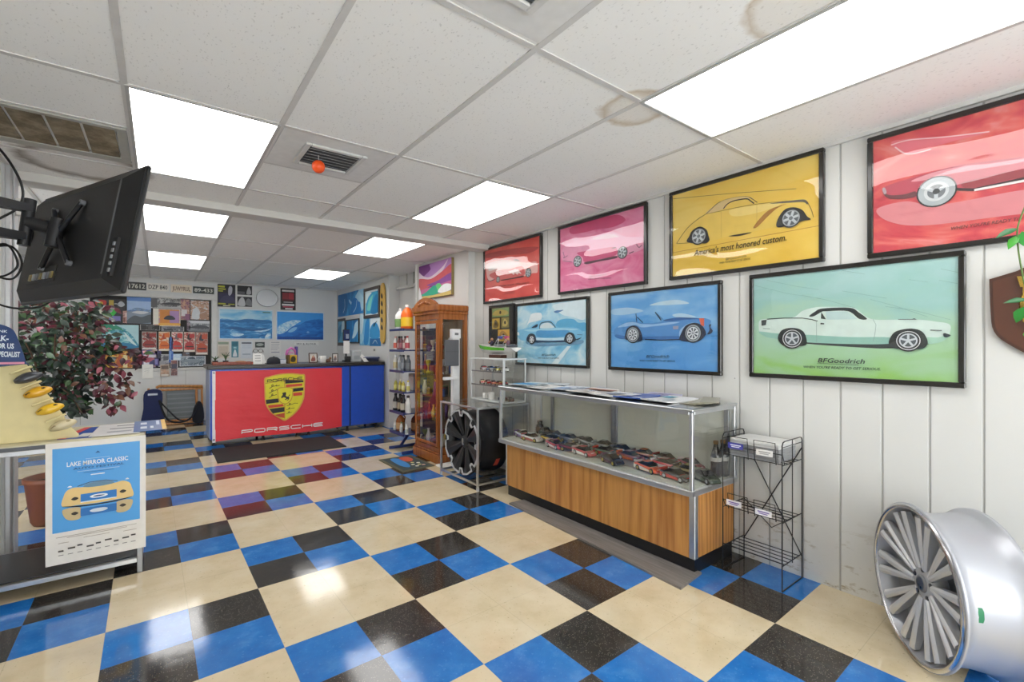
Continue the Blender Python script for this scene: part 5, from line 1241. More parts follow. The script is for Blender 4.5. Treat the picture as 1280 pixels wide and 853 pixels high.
# ------------------------------------------------------------------ blue service counter with the red banner
CBLUE = M('2152c4', .35, coat=.2); CB2 = M('2a4fae', .3, coat=.3)
t = thing('service_counter', 'long blue service counter with a dark top at the back of the shop', 'counter', (.50, 7.0, 0))
X, Y = 2.31, .62
b = MB(); b.box(.02, X, .0, Y, .075, .975, CBLUE, .003); b.build('carcass', t)
for x0, x1 in ((.03, 1.765), (1.79, X - .01)):
    b = MB(); b.box(x0, x1, -.012, 0, .085, .965, CBLUE, .003); b.build('front_panel', t)
b = MB(); b.box(1.765, 1.79, -.006, .0, .08, .97, M('10204a', .5)); b.build('panel_joint', t)
b = MB(); b.box(.01, .02, .02, Y - .02, .085, .965, M('8f9ec0', .35), .002); b.build('end_panel', t)
b = MB(); b.box(-.02, X, -.035, Y + .02, .978, 1.022, M('2b2623', .35), .006); b.box(-.01, X, -.025, Y + .01, 1.022, 1.025, M('4c4a48', .3)); b.build('worktop', t)
for x in (.06, .62, 1.05, 1.2, 1.75, 2.2):
    for y in (.04, Y - .08):
        b = MB(); b.cyl((x, y, 0), (x, y, .075), .018, M('141416', .4), n=10); b.cyl((x, y, 0), (x, y, .012), .028, M('141416', .4), n=10); b.build('leg', t)
# banner
g = NT('red_banner_cloth'); o = g.obj()
g.pbr(Base_Color=g.mix(g.noise(3, 3, o), lin('df2c36'), lin('e83e48')), Roughness=.45, Normal=g.bump(g.noise(2.2, 3, g.n('Mapping', {'Vector': o, 'Scale': (1.2, 1, 2.5)}).outputs[0]), .35, .03)); BAN = g.m
t = thing('banner', 'red cloth banner with a yellow crest hung on the counter front', 'banner', (0, 6.965, 0))
b = MB(); nx, nz = 40, 14; x0, x1 = .565, 2.150; vs = []
def wav(u, v): return -.006 * math.sin(u * 9) * (1 - v) - .003 * math.sin(u * 23 + v * 4) + .012 * (v < .0)
for i in range(nx + 1):
    for j in range(nz + 1):
        u, v = i / nx, j / nz; zb = .055 + .012 * math.sin(u * 7) * 1 + .018 * u
        vs.append((x0 + (x1 - x0) * u, .014 + wav(u, v), zb + (.953 - zb) * v))
F = [(i * (nz + 1) + j, (i + 1) * (nz + 1) + j, (i + 1) * (nz + 1) + j + 1, i * (nz + 1) + j + 1) for i in range(nx) for j in range(nz)]
b.add(vs, F, BAN, True); b.build('cloth', t)
b = MB(); b.box(.535, .570, .012, .016, .045, .955, M('e9e6e4', .5)); b.build('white_hem', t)
for z in (.08, .935):
    b = MB(); b.lathe([(.006, .010), (.012, .008), (.014, .012)], metal('grommet', 'a0a0a2', .3), 14, c=(.553, 0, z), axis='y'); b.build('grommet', t)
b = MB(); y = draw(b, CREST, -.001); 
WL = {  # wide letters as strokes in a 1 x 1 cell
 'P': [[(0, 0), (0, 1), (.86, 1), (1, .86), (1, .56), (.86, .42), (0, .42)]], 'O': [[(.14, 0), (.86, 0), (1, .16), (1, .84), (.86, 1), (.14, 1), (0, .84), (0, .16), (.14, 0)]],
 'R': [[(0, 0), (0, 1), (.86, 1), (1, .86), (1, .58), (.86, .44), (0, .44)], [(.62, .44), (1, 0)]], 'S': [[(1, 1), (.12, 1), (0, .86), (0, .64), (.12, .52), (.88, .5), (1, .38), (1, .14), (.88, 0), (0, 0)]],
 'C': [[(1, 1), (.14, 1), (0, .84), (0, .16), (.14, 0), (1, 0)]], 'H': [[(0, 0), (0, 1)], [(1, 0), (1, 1)], [(0, .5), (1, .5)]], 'E': [[(1, 1), (.1, 1), (0, .9), (0, .1), (.1, 0), (1, 0)], [(0, .5), (.95, .5)]], 'A': [[(0, 0), (0, .8), (.16, 1), (.84, 1), (1, .8), (1, 0)], [(0, .4), (1, .4)]]}
def wide(b, word, x0, x1, z0, z1, h, lw, y, m, gap=.28):
    n = len(word); cw = (x1 - x0) / (n + gap * (n - 1))
    for i, ch in enumerate(word):
        xa = x0 + i * cw * (1 + gap); za = z0 + (z1 - z0) * (i + .5) / n
        if ch == 'R': st = WL['R']
        else: st = WL[ch]
        for s_ in st: b.line([(xa + p[0] * cw, za + p[1] * h) for p in s_], lw, y, m)
wide(b, 'PORSCHE', 1.16, 1.60, .782, .806, .036, .0085, y - .001, M('26241e', .5)); b.build('crest', t)
b = MB(); wide(b, 'PORSCHE', .86, 1.875, .126, .126, .042, .0125, -.004, M('f0eeec', .5), .22); b.build('lettering', t)
# mats
b = MB(); b.slab([(.505, 5.945), (1.885, 5.93), (1.90, 6.75), (.51, 6.77)], 0, .010, M('262628', .85)); tag(b.build('floor_mat'), 'black rubber mat on the tiles in front of the counter', 'mat')

# things on the counter (worktop at 1.025)
CT = 1.026
t = thing('wooden_tray', 'long reddish wooden tray at the left end of the counter', 'tray', (.78, 7.18, CT))
b = MB(); wt = wood('red_cedar', '7a3320', 'a8553a', .4)
b.box(-.23, .23, -.09, .09, 0, .014, wt, .003)
for y in (-.09, .078): b.box(-.23, .23, y, y + .012, .014, .036, wt, .002)
for x in (-.23, .218): b.box(x, x + .012, -.078, .078, .014, .036, wt, .002)
b.build('tray_body', t)
b = MB(); b.ball((.09, 0, .03), .05, M('9a6a42', .6), (1.6, .8, .4)); b.build('leather_pouch', t)
def potted(label, x, n, hgt):
    t = thing('potted_succulent', label, 'plant', (x, 7.38, CT), 0, 'small potted plants on the counter')
    b = MB(); b.lathe([(.0001, 0), (.026, 0), (.034, .045), (.036, .05), (.03, .05), (.0001, .044)], M('2a2622', .6), 14); b.build('pot', t)
    b = MB()
    for k in range(n):
        a = k * 2.4; c, s_ = math.cos(a), math.sin(a)
        b.path([(0, 0, .045), (c * .012, s_ * .012, .045 + hgt * .5), (c * .05, s_ * .04, .045 + hgt * (.7 + .3 * (k % 3) / 2))], [.004, .007, .002], M('3f5a34', .6), n=5)
    b.build('leaves', t)
potted('spiky plant in a dark pot at the far left of the counter', .60, 6, .07); potted('taller twiggy plant in a dark pot beside the spiky one on the counter', .72, 9, .12)
t = thing('card_stand', 'white folded card standing on the counter left of the crest', 'card', (1.09, 7.2, CT))
b = MB(); b.add([(-.07, -.02, 0), (.05, -.02, 0), (.045, .02, .15), (-.065, .02, .15), (-.07, .06, 0), (.05, .06, 0)], [(0, 1, 2, 3), (4, 3, 2, 5)], M('efeeea', .5)); b.add([(.055, -.015, 0), (.10, .0, 0), (.07, .03, .12), (.05, .02, .14)], [(0, 1, 2, 3)], M('e6e5e1', .5)); b.build('card', t)
b = MB(); 
for k in range(3): b.add([(-.045, -.021 + .01 * k + .004, .04 + k * .035), (.025, -.021 + .01 * k + .004, .04 + k * .035), (.025, -.0185 + .01 * k + .004, .05 + k * .035), (-.045, -.0185 + .01 * k + .004, .05 + k * .035)], [(0, 1, 2, 3)], M('9a9a9c', .5))
b.build('print_lines', t)
t = thing('baseball_cap', 'dark navy cap lying on the counter behind the banner crest', 'cap', (1.28, 7.2, CT), 2.6)
b = MB(); b.lathe([(.086, 0), (.088, .03), (.078, .065), (.05, .09), (.0001, .098)], M('23262e', .8), 20); b.build('crown', t)
b = MB(); b.slab([(.07, -.07), (.12, -.06), (.155, -.02), (.155, .02), (.12, .06), (.07, .07)], .006, .012, M('2c3038', .8)); b.build('brim', t)
b = MB(); b.ball((0, 0, .099), .008, M('2c3038', .8), n=8); b.build('button', t)
t = thing('notepad', 'small white notepad beside the navy cap on the counter', 'notepad', (1.385, 7.12, CT), .2)
b = MB(); b.box(-.035, .035, -.012, .012, 0, .06, M('d9dde6', .5), .002); b.build('pages', t); b = MB(); b.box(-.036, .036, -.013, .013, .056, .066, M('8490a8', .5), .001); b.build('binding', t)
t = thing('gift_bag', 'yellow and brown box with pink top standing on the counter', 'box', (1.50, 7.18, CT), .15)
b = MB(); b.box(-.06, .07, -.04, .04, 0, .12, M('d8b030', .4), .004); b.build('box_body', t)
b = MB(); b.box(-.062, -.03, -.042, .042, 0, .122, M('5a4422', .5), .002); b.build('side_band', t)
b = MB(); b.poly(catmull([(-.02, .03), (.03, .02), (.05, .06), (.03, .1), (-.01, .09)], True), -.0405, M('3a3018', .5)); b.build('badge', t)
b = MB(); b.T = Matrix.Translation((-.0, 0, .12)); b.path([(-.065, 0, 0), (-.05, 0, .06), (0, 0, .10), (.05, 0, .07), (.075, 0, 0)], .018, M('c86ab0', .4)); b.path([(-.03, .0, 0), (-.01, .0, .04), (.03, .0, .03)], .014, M('e2a0cc', .4)); b.build('pink_ribbon', t)
b = MB(); b.box(.06, .085, -.03, .03, 0, .24, M('5a4a96', .4), .003); b.build('purple_card', t)
def desk_frame(label, x, w, h, mt, pic, rz=0):
    t = thing('picture_frame', label, 'picture frame', (x, 7.2, CT), rz, 'small picture frames on the counter')
    b = MB(); b.T = Matrix.Rotation(-.18, 4, 'X'); frame_bars(b, w, h, .014, .014, mt, .014, .003); b.box(-w / 2 + .01, w / 2 - .01, .008, .014, .01, h - .01, M('3a3028', .6)); b.build('frame', t)
    b = MB(); b.T = Matrix.Rotation(-.18, 4, 'X'); b.rect(-w / 2 + .014, w / 2 - .014, .014, h - .014, .0075, M('d8d2ca', .4)); b.poly(catmull([(-w * .25, .03), (-w * .1, h * .6), (w * .05, h * .75), (w * .22, h * .5), (w * .2, .03)], True), .007, M(pic, .5)); b.disc(0, h * .62, w * .13, .0065, M('c99a7a', .5), 12); b.build('photo', t)
    b = MB(); b.box(-.02, .02, .045, .05, 0, h * .6, M('2a2420', .6)); b.build('easel_back', t)
desk_frame('brown picture frame on the counter right of the yellow box', 1.81, .125, .15, wood('dark_walnut', '3a2014', '5a3420', .3), '8a4a44')
desk_frame('narrow dark picture frame on the counter left of the card terminal', 2.12, .085, .14, M('2a1d18', .3), '6a5a5a', -.3)
mug('white mug on the counter between the two picture frames', (1.93, 7.16, CT), WHITE, 1.1, 2.5)
t = thing('figurine', 'small brown toy figure on the counter by the white mug', 'ornament', (2.02, 7.2, CT), .4)
b = MB(); b.ball((0, 0, .03), .03, M('7a5a42', .6), (1.4, .8, .9)); b.ball((.035, 0, .062), .02, M('8a6a4c', .6)); b.build('body', t); b = MB(); b.box(-.05, .05, -.03, .03, 0, .01, M('5a4232', .6), .002); b.build('base', t)
t = thing('card_terminal', 'tall black card terminal with a white paper on the counter', 'card terminal', (2.29, 7.2, CT))
b = MB(); b.box(-.05, .05, -.05, .06, 0, .03, BLACKPLASTIC, .006); b.cyl((0, .02, .03), (0, .02, .34), .014, BLACKPLASTIC); b.build('stand', t)
b = MB(); b.box(-.05, .05, .0, .03, .32, .50, M('20222a', .3), .006); b.build('screen_unit', t); b = MB(); b.rect(-.04, .04, .34, .49, -.0005, M('2c3a6a', .2)); b.rect(-.01, .035, .36, .43, -.001, M('9aa6bc', .3)); b.build('screen', t)
b = MB(); b.box(-.046, .046, -.004, -.0, .13, .325, M('f0efec', .5)); b.build('white_paper', t)
b = MB(); b.box(-.04, .05, -.06, -.02, .03, .09, M('2a2a2c', .4), .006); b.build('keypad', t)
t = thing('clear_box', 'cloudy clear plastic box on the counter right of the card terminal', 'box', (2.44, 7.22, CT))
FROST = M('c4c9cc', .2); b = MB(); b.box(-.07, .06, -.06, .06, 0, .16, FROST, .006); b.build('box_body', t); b = MB(); b.box(-.075, .065, -.065, .065, .16, .18, M('d4d8da', .25), .004); b.build('lid', t); b = MB(); b.rect(-.05, .04, .04, .1, -.0605, M('a9b0b6', .4)); b.build('paper_label', t)
t = thing('printer', 'flat dark blue printer with papers at the right end of the counter', 'printer', (2.67, 7.25, CT), -.1)
b = MB(); b.box(-.10, .12, -.1, .12, 0, .045, M('2e3350', .4), .008); b.box(-.13, .13, -.12, .12, .045, .075, M('4a5378', .4), .008); b.build('printer_body', t); b = MB(); b.box(-.12, .1, -.11, .1, .0755, .083, M('c9ced8', .4), .001); b.build('paper_tray', t)
b = MB(); b.add([(-.12, -.14, .0), (-.05, -.145, .0), (-.13, -.1, .11), (-.2, -.095, .12)], [(0, 1, 2, 3)], M('ecebe8', .5)); b.build('receipt_paper', t)

# ------------------------------------------------------------------ things on the back wall
def plate(label, cx, z0, w, h, bg, fg, txt):
    t = thing('license_plate', label, 'license plate', (cx, YB, z0), 0, 'licence plates in a row on the back wall')
    b = MB(); b.box(-w / 2, w / 2, -.012, -.008, 0, h, M(bg, .4), .002); b.build('plate', t)
    b = MB(); b.text(txt, -w * .43, h * .24, w * .43, h * .24, h * .52, -.0128, M(fg, .4), 0, .02); b.build('numbers', t)
plate('black licence plate reading 17612 at the left of the row', -.28, 2.165, .23, .125, '24221f', 'd8d4c8', '17612')
plate('white licence plate reading DZP 840 second in the row', -.015, 2.168, .285, .125, 'e4e0d6', '2e2a28', 'DZP 840')
plate('cream licence plate reading JUWYRUL third in the row', .295, 2.162, .285, .13, 'e6d8c0', '6a4a30', 'JUWYRUL')
plate('dark green licence plate reading 89-433 at the right of the row', .603, 2.165, .30, .115, '1d2a24', 'dcdcd4', '89-433')
def wall_pic(name, label, cat, cx, z0, w, h, border, layers, group=None, y=YB - .001, d=.006, frame=None, rz=0, px=None, pt='print'):
    t = thing(name, label, cat, (cx, y, z0) if px is None else px, rz, group)
    b = MB()
    if frame: frame_bars(b, w, h, frame[1], .02, M(frame[0], .4), 0, .003); b.box(-w / 2 + frame[1], w / 2 - frame[1], -.008, 0, frame[1], h - frame[1], M(border, .5)); b.build('frame', t); yy = -.0085
    else: b.box(-w / 2, w / 2, -d, 0, 0, h, M(border, .45), .001); b.build('backing', t); yy = -d - .0002
    b = MB(); m = frame[1] + .002 if frame else .0
    L = [[l[0], l[1]] + ([l[2]] if l[0] in 'lL' else []) + [[((p[0] - .5) * w, p[1] * h) for p in l[-1]]] if l[0] in 'pPlL' else l for l in layers]
    for l in L:
        if l[0] == 't': l[3:] = [(l[3] - .5) * w, l[4] * h, (l[5] - .5) * w, l[6] * h, l[7] * h, l[8]]
    draw(b, L, yy, (-w / 2 + m, w / 2 - m, m, h - m)); b.build(pt, t)
    return t
FULL = [[0, 0], [1, 0], [1, 1], [0, 1]]
def face(x, z, r, c='c9a084'): r *= .6; return ['P', c, [[x - r, z], [x, z - r * 1.1], [x + r, z], [x, z + r * 1.1]]]
def rc(c, x0, x1, z0, z1): return ['p', c, [[x0, z0], [x1, z0], [x1, z1], [x0, z1]]]
# collage
_pn = [0]
def photo(label, cx, z0, w, h, border, layers, name='photo_print', cat='photo', y=YB - .021):
    _pn[0] += 1
    cs = [border] + [l[1] for l in layers if l[0] in 'pPlL']
    lum = sorted(set(cs), key=lambda c: sum(lin(c)[:3]))[:5]
    while len(lum) < 3: lum.append(border)
    m = print_bg('photo_mottle_%d' % _pn[0], [(.30 + .4 * i / (len(lum) - 1), c) for i, c in enumerate(lum)], 15 + 3 * (_pn[0] % 4), (1, 1, 1.3), 4, 1.5)
    t = wall_pic(name, label, cat, cx, z0, w, h, border, [l for l in layers if l[0] != 'F'], 'photo collage on the back wall', y=y, d=.003)
    if name not in ('memo', 'sticker_sheet'):
        b = MB(); b.rect(-w * .47, w * .47, h * .03, h * .97, -.0031, m); o = b.build('image', t)
    return t
b = MB(); b.box(-.84, .71, YB - .019, YB - .001, .905, 2.055, M('2a2826', .8)); tag(b.build('pin_board'), 'dark pin board carrying the photo collage on the back wall', 'pin board')
photo('black sticker sheet with red crest and green club shape', -.60, 1.625, .37, .38, '17181c', [rc('b8a03a', .45, .6, .68, .95), ['P', 'c03a34', [[.05, .72], [.2, .68], [.35, .74], [.35, .92], [.05, .92]]], ['P', 'e0b040', [[.15, .7], [.25, .7], [.25, .85], [.15, .85]]], ['P', 'b8bcc0', [[.72, .78], [.84, .68], [.96, .78], [.84, .92]]], ['P', 'd8d8c8', [[.1, .46], [.24, .36], [.4, .46], [.24, .58]]], ['P', '3ac04a', [[.5, .4], [.58, .3], [.66, .4], [.7, .5], [.6, .62], [.48, .52]]], ['P', 'c8c84a', [[.06, .2], [.14, .1], [.24, .2], [.14, .32]]], rc('8a86c0', .3, .82, .08, .3)], 'sticker_sheet', 'stickers')
photo('landscape photo with blue sky above hills', -.255, 1.63, .30, .42, '7fa8d8', [['P', 'a9c4e6', [[0, .5], [.4, .6], [1, .55], [1, .95], [0, .98]]], rc('5b86c8', 0, 1, .85, 1), rc('8a98a8', 0, 1, 0, .45), ['P', '5a6268', [[0, .1], [.3, .3], [.6, .25], [1, .35], [1, .05], [0, .0]]], ['P', 'd8dade', [[.2, .42], [.6, .36], [.9, .44], [.5, .48]]]])
photo('black and white photo of a long car at the top of the collage', .095, 1.885, .40, .17, 'd4d4d2', [rc('5c5a5a', 0, .2, .1, .95), ['P', '3f3f41', [[.3, .45], [.6, .6], [.95, .55], [.95, .4], [.5, .35]]], rc('b8b8b6', .25, 1, 0, .2)])
photo('orange and lilac car photo in the middle of the collage', .10, 1.595, .36, .285, 'e0d8c8', [rc('d88a3a', .25, .95, .15, .95), rc('b08ab8', .6, .95, .2, .9), ['P', '3a3a44', [[.4, .4], [.5, .6], [.7, .6], [.8, .4]]], rc('e8b050', .2, 1, .05, .18), rc('efe9dc', .02, .2, .1, 1)])
photo('tall photo of people near the upper right of the collage', .345, 1.70, .13, .36, '6a5a5c', [face(.4, .8, .2), face(.7, .62, .18, 'b8887a'), rc('d8d4d4', .1, .7, .2, .5), rc('8a5a78', .5, 1, .02, .3)])
photo('photo of two people hugging at the upper right of the collage', .55, 1.71, .275, .34, '2e2826', [face(.35, .75, .12), face(.62, .68, .12), ['P', 'd2d6d8', [[.1, .1], [.15, .5], [.35, .62], [.5, .4], [.45, .05]]], ['P', 'b08a74', [[.5, .1], [.55, .5], [.75, .55], [.9, .3], [.85, .08]]], ['l', 'e0e0e0', .006, [[.3, .25], [.8, .45]]]])
photo('grey photo of a car below the hugging couple', .54, 1.515, .30, .185, 'a8acb0', [['P', '4a4e54', [[.1, .3], [.4, .6], [.8, .55], [.95, .3]]], rc('d0d2d4', 0, 1, .75, 1), rc('7a7e82', 0, 1, 0, .2)])
photo('green and turquoise wave picture at the left of the collage', -.485, 1.23, .45, .375, '6fc0c8', [['P', 'b8e0e4', [[.4, 1], [1, 1], [1, .2], [.85, .5], [.65, .8]]], ['P', '3a9a78', [[0, .6], [0, 1], [.35, 1], [.6, .75], [.4, .8], [.2, .7]]], ['P', '2f86b0', [[0, 0], [1, 0], [1, .12], [.6, .25], [.3, .2], [0, .3]]], ['P', 'd8f0f0', [[.6, .7], [.8, .4], [.95, .12], [.75, .3]]]], 'wave_picture', 'picture')
photo('yellow and brown portrait below the wave picture', -.50, .92, .34, .28, '6a4228', [['P', 'e0b030', [[.02, .1], [.15, .6], [.3, .8], [.35, .3], [.3, .02]]], rc('e8d8a0', .65, .8, .05, .75), ['P', 'b8562a', [[.4, .2], [.5, .7], [.62, .6], [.6, .1]]]])
photo('strip of black and white snapshots across the middle of the collage', -.115, 1.525, .255, .09, 'b8b6b4', [rc('3a3838', .05, .3, .1, .9), rc('5a5858', .4, .6, .1, .9), rc('2a2828', .7, .95, .2, .9)])
cols = [('dark red portrait photo left of the orange photo in the collage', -.127, 1.215, .19, .29, 'a89c94', 'a03a34', '5a2a2c'), ('orange car photo at the middle of the collage', .068, 1.19, .15, .315, 'e0c8a8', 'e0722c', 'b84a2c'),
        ('red and white racing photo right of the orange one', .238, 1.18, .155, .325, 'e4d8cc', 'c83a34', '7a6a6a'), ('photo with a dark haired figure above a red car', .405, 1.17, .155, .335, 'd8c0b0', 'b83a38', '2a2224'), ('stack of red car pictures at the right of the collage', .577, 1.12, .175, .385, 'a8948c', 'c0563c', '3a3a44')]
for lab, cx, z0, w, h, bg, c1, c2 in cols:
    photo(lab, cx, z0, w, h, bg, [['P', c1, [[.08, .3], [.3, .5], [.7, .48], [.92, .28], [.8, .15], [.2, .15]]], rc(c2, .2, .85, .24, .30), ['P', c2, [[.3, .66], [.42, .9], [.6, .82], [.62, .62]]], rc('e8e2d8', .05, .95, .02, .1), rc(c1, .5, .95, .7, .9)])
for lab, cx, z0, w, h, cs in (('small purple and blue snapshot under the dark red portrait', -.02, .945, .09, .25, ('4a3a7a', '8a86c0', '2a2a4a')), ('blue tinted snapshot beside the orange car photo', .155, 1.0, .06, .42, ('3a6ac0', '8ab0e0', '24306a')),
        ('white and grey snapshot in the bottom row of the collage, first', .06, .935, .14, .20, ('e0e0e2', '9a9aa0', '5a5a62')), ('pale snapshot in the bottom row of the collage, second', .20, .925, .10, .10, ('d8dce0', '8aa0b8', 'b0a8a0')),
        ('dark snapshot above the boat photo at the lower right of the collage', .36, 1.10, .10, .07, ('3a3a42', '6a5a5a', '8a94a0')), ('grey snapshot squeezed beside the strip of snapshots', .18, 1.515, .30, .075, ('b8b8ba', '3a3a3c', '6a6a6e')), ('tall snapshot of faces left of the hugging couple', .395, 1.53, .05, .17, ('8a7a8a', '4a3a4a', 'c8b8c0')),
        ('pink toned snapshot next to the sticker sheet', -.425, 1.63, .06, .20, ('c89a90', '8a5a50', 'e0c8c0'))):
    photo(lab, cx, z0, w, h, cs[0], [rc(cs[1], .1, .5, .1, .45), rc(cs[2], .45, .9, .5, .85)])
photo('blue team photo at the lower left of the collage', -.118, 1.072, .20, .148, '3a4a8c', [face(.25, .7, .09), face(.5, .72, .09), face(.75, .7, .09), rc('d8d4e0', .1, .9, .1, .4), rc('5a3a7a', .1, .9, .42, .55)])
photo('purple white photo below the blue team photo', -.13, .925, .17, .14, '6a5a96', [rc('e4e0e8', .1, .5, .1, .8), rc('3a3a6a', .55, .9, .2, .9), face(.3, .6, .12)])
photo('wide pale photo of a boat at the lower right of the collage', .45, .93, .36, .17, 'e0e2e4', [['P', '8a96a0', [[.1, .5], [.4, .7], [.9, .55], [.7, .4], [.2, .4]]], ['P', '3a4a58', [[.3, .75], [.5, .9], [.6, .72]]]])
photo('light blue sky photo at the lower middle of the collage', .24, 1.03, .12, .11, '8ab8e0', [rc('e0ecf4', .1, .9, .1, .4)])
photo('white memo hanging below the collage, left one', -.149, .75, .14, .225, 'eceae2', [['l', '8a8a88', .003, [[.2, .7], [.8, .75]]], ['l', '8a8a88', .003, [[.2, .5], [.7, .6], [.5, .4]]]], 'memo', 'paper', YB - .032)
photo('tan photo card hanging below the collage, middle one', .074, .77, .12, .20, 'b8a894', [rc('6a5a50', .1, .9, .6, .9), face(.5, .45, .18), rc('e0d8cc', .1, .9, .05, .2)], 'photo_card', 'photo', YB - .032)
photo('grey and white card hanging below the collage, right one', .197, .775, .09, .265, 'dadada', [rc('4a4a5c', .1, .9, .45, .75), rc('8a5a54', .2, .8, .8, .95)], 'photo_card', 'photo', YB - .032)
# jazz poster etc.
wall_pic('concert_poster', 'dark purple concert poster with a pale face, above the left wave print', 'poster', .94, 1.957, .268, .40, '1d1c22', [rc('2c2848', .05, .95, .2, .6), ['P', 'b8b8c4', [[.6, .55], [.68, .5], [.8, .62], [.82, .85], [.7, .92], [.6, .8]]], ['P', '3c3a58', [[.15, .2], [.3, .45], [.6, .5], [.9, .4], [.95, .2]]], rc('c8c83a', .04, .4, .84, .92), rc('c8c83a', .04, .45, .74, .80), rc('c8c83a', .04, .3, .66, .70), rc('b8b83a', .04, .45, .1, .16), rc('d8d8b8', .3, .7, .03, .07), rc('b8b83a', .6, .95, .1, .14)])
t = wall_pic('photo_mount', 'white mount holding two black and white photos on the back wall', 'picture', 1.218, 1.952, .275, .415, 'dcdcd8', [rc('1c1c1e', .08, .92, .56, .95), ['P', 'b0b0b0', [[.6, .6], [.68, .85], [.78, .88], [.86, .62]]], rc('5a5a5c', .08, .5, .58, .7), rc('2a2a2c', .08, .92, .05, .48), ['P', 'c8c8c8', [[.12, .1], [.2, .35], [.38, .46], [.5, .3], [.5, .08]]], ['P', '7a7a7c', [[.55, .15], [.65, .4], [.85, .35], [.9, .1]]]])
t = thing('silver_platter', 'oval silver platter hung on the back wall', 'platter', (1.575, YB, 2.148))
b = MB(); b.T = Matrix.Diagonal((1.1, 1, 1, 1)); b.lathe([(.0001, -.014), (.06, -.0125), (.115, -.010), (.128, -.022), (.155, -.028), (.16, -.024), (.13, -.006), (.0001, -.003)], metal('silver_plate', 'f0f0f0', .28), 40, axis='y'); b.build('dish', t)
b = MB(); b.T = Matrix.Diagonal((1.1, 1, 1, 1)); b.lathe([(.156, -.029), (.162, -.026), (.158, -.022)], STEEL, 40, axis='y'); b.build('beaded_rim', t)
wall_pic('event_poster', 'narrow black and red event poster right of the silver platter', 'poster', 1.933, 1.945, .263, .405, '1e1a1a', [rc('d8d0cc', .1, .9, .85, .93), rc('8a2a30', .12, .5, .5, .8), rc('a8303a', .52, .88, .5, .8), rc('5a1a20', .12, .88, .42, .5), rc('c8c0bc', .2, .8, .34, .38), rc('e0dcd8', .1, .9, .2, .28), rc('c0485a', .15, .85, .12, .17), rc('e0dcd8', .3, .8, .03, .09)])
OC = [rc('2f86c4', 0, 1, 0, 1)]
SEA = print_bg('print_choppy_sea', [(.30, '1c5c96'), (.46, '2a7cbc'), (.58, '4398d2'), (.70, '9ccfe8'), (.8, 'e6f2f6')], 7, (1, 1, 3.6), 6, 1.0)
SKYP = print_bg('print_pale_sky', [(.3, '5ab0e0'), (.5, '9ad0ea'), (.7, 'd0e8f0')], 3, (1, 1, 3), 3, .5)
DEEP = print_bg('print_deep_wave', [(.3, '1256a8'), (.5, '1a70c4'), (.7, '2f8ad8')], 5, (1, 1, 2.5), 4, 1.2)
FOAM = print_bg('print_foam', [(.3, '5aaee0'), (.5, 'b4dcf0'), (.7, 'eef6fa')], 14, (1, 1, 1.5), 5, 1.0)
wall_pic('surf_print', 'framed print of a wide choppy sea with white caps, left of the two', 'picture', 1.249, 1.388, .85, .54, 'dfe8ee', [rc(SKYP, .02, .98, .60, .97), ['P', SEA, [[.02, .64], [.3, .62], [.5, .68], [.75, .66], [.98, .62], [.98, .03], [.5, .02], [.02, .03]]], ['P', '2470ac', [[.02, .62], [.3, .61], [.5, .67], [.75, .65], [.98, .61], [.98, .56], [.7, .58], [.4, .56], [.02, .55]]], ['P', '1d5e98', [[.1, .36], [.35, .4], [.6, .34], [.9, .4], [.7, .28], [.4, .3]]], ['P', FOAM, [[.2, .16], [.3, .21], [.45, .17], [.36, .1], [.26, .1]]], ['P', FOAM, [[.64, .28], [.8, .31], [.97, .36], [.8, .25]]], ['P', FOAM, [[.84, .04], [.88, .18], [.95, .22], [.95, .04]]], rc('2f6a5a', .80, .95, .90, .93)], 'framed surf prints on the back wall', frame=('dfe8f0', .014))
wall_pic('surf_print', 'framed print of one deep blue barrelling wave, right of the two', 'picture', 2.155, 1.374, .855, .55, 'dfe8ee', [rc('3a9ae4', .02, .98, .03, .97), ['P', DEEP, [[.02, .05], [.98, .05], [.98, .70], [.8, .74], [.6, .66], [.42, .48], [.2, .3], [.02, .2]]], ['P', FOAM, [[.02, .25], [.06, .5], [.2, .62], [.35, .7], [.5, .68], [.40, .56], [.25, .36], [.1, .22]]], ['P', '2a7ccc', [[.2, .28], [.33, .48], [.5, .55], [.46, .4], [.38, .3], [.28, .25]]], ['P', '8ac6ec', [[.24, .30], [.33, .43], [.42, .45], [.38, .34], [.30, .28]]], rc('0f4c9c', .02, .98, .03, .12), ['P', '6aa8dc', [[.62, .28], [.65, .33], [.68, .28], [.65, .25]]]], 'framed surf prints on the back wall', frame=('dfe8f0', .014))
wall_pic('name_sign', 'small white sign strip under the barrelling wave print', 'sign', 2.257, 1.27, .445, .075, 'e8e8e4', [rc('6a6c70', .03, .97, .08, .12), ['t', 'SRV & ALOHA', '4a4c50', .1, .28, .9, .28, .42, 0]])
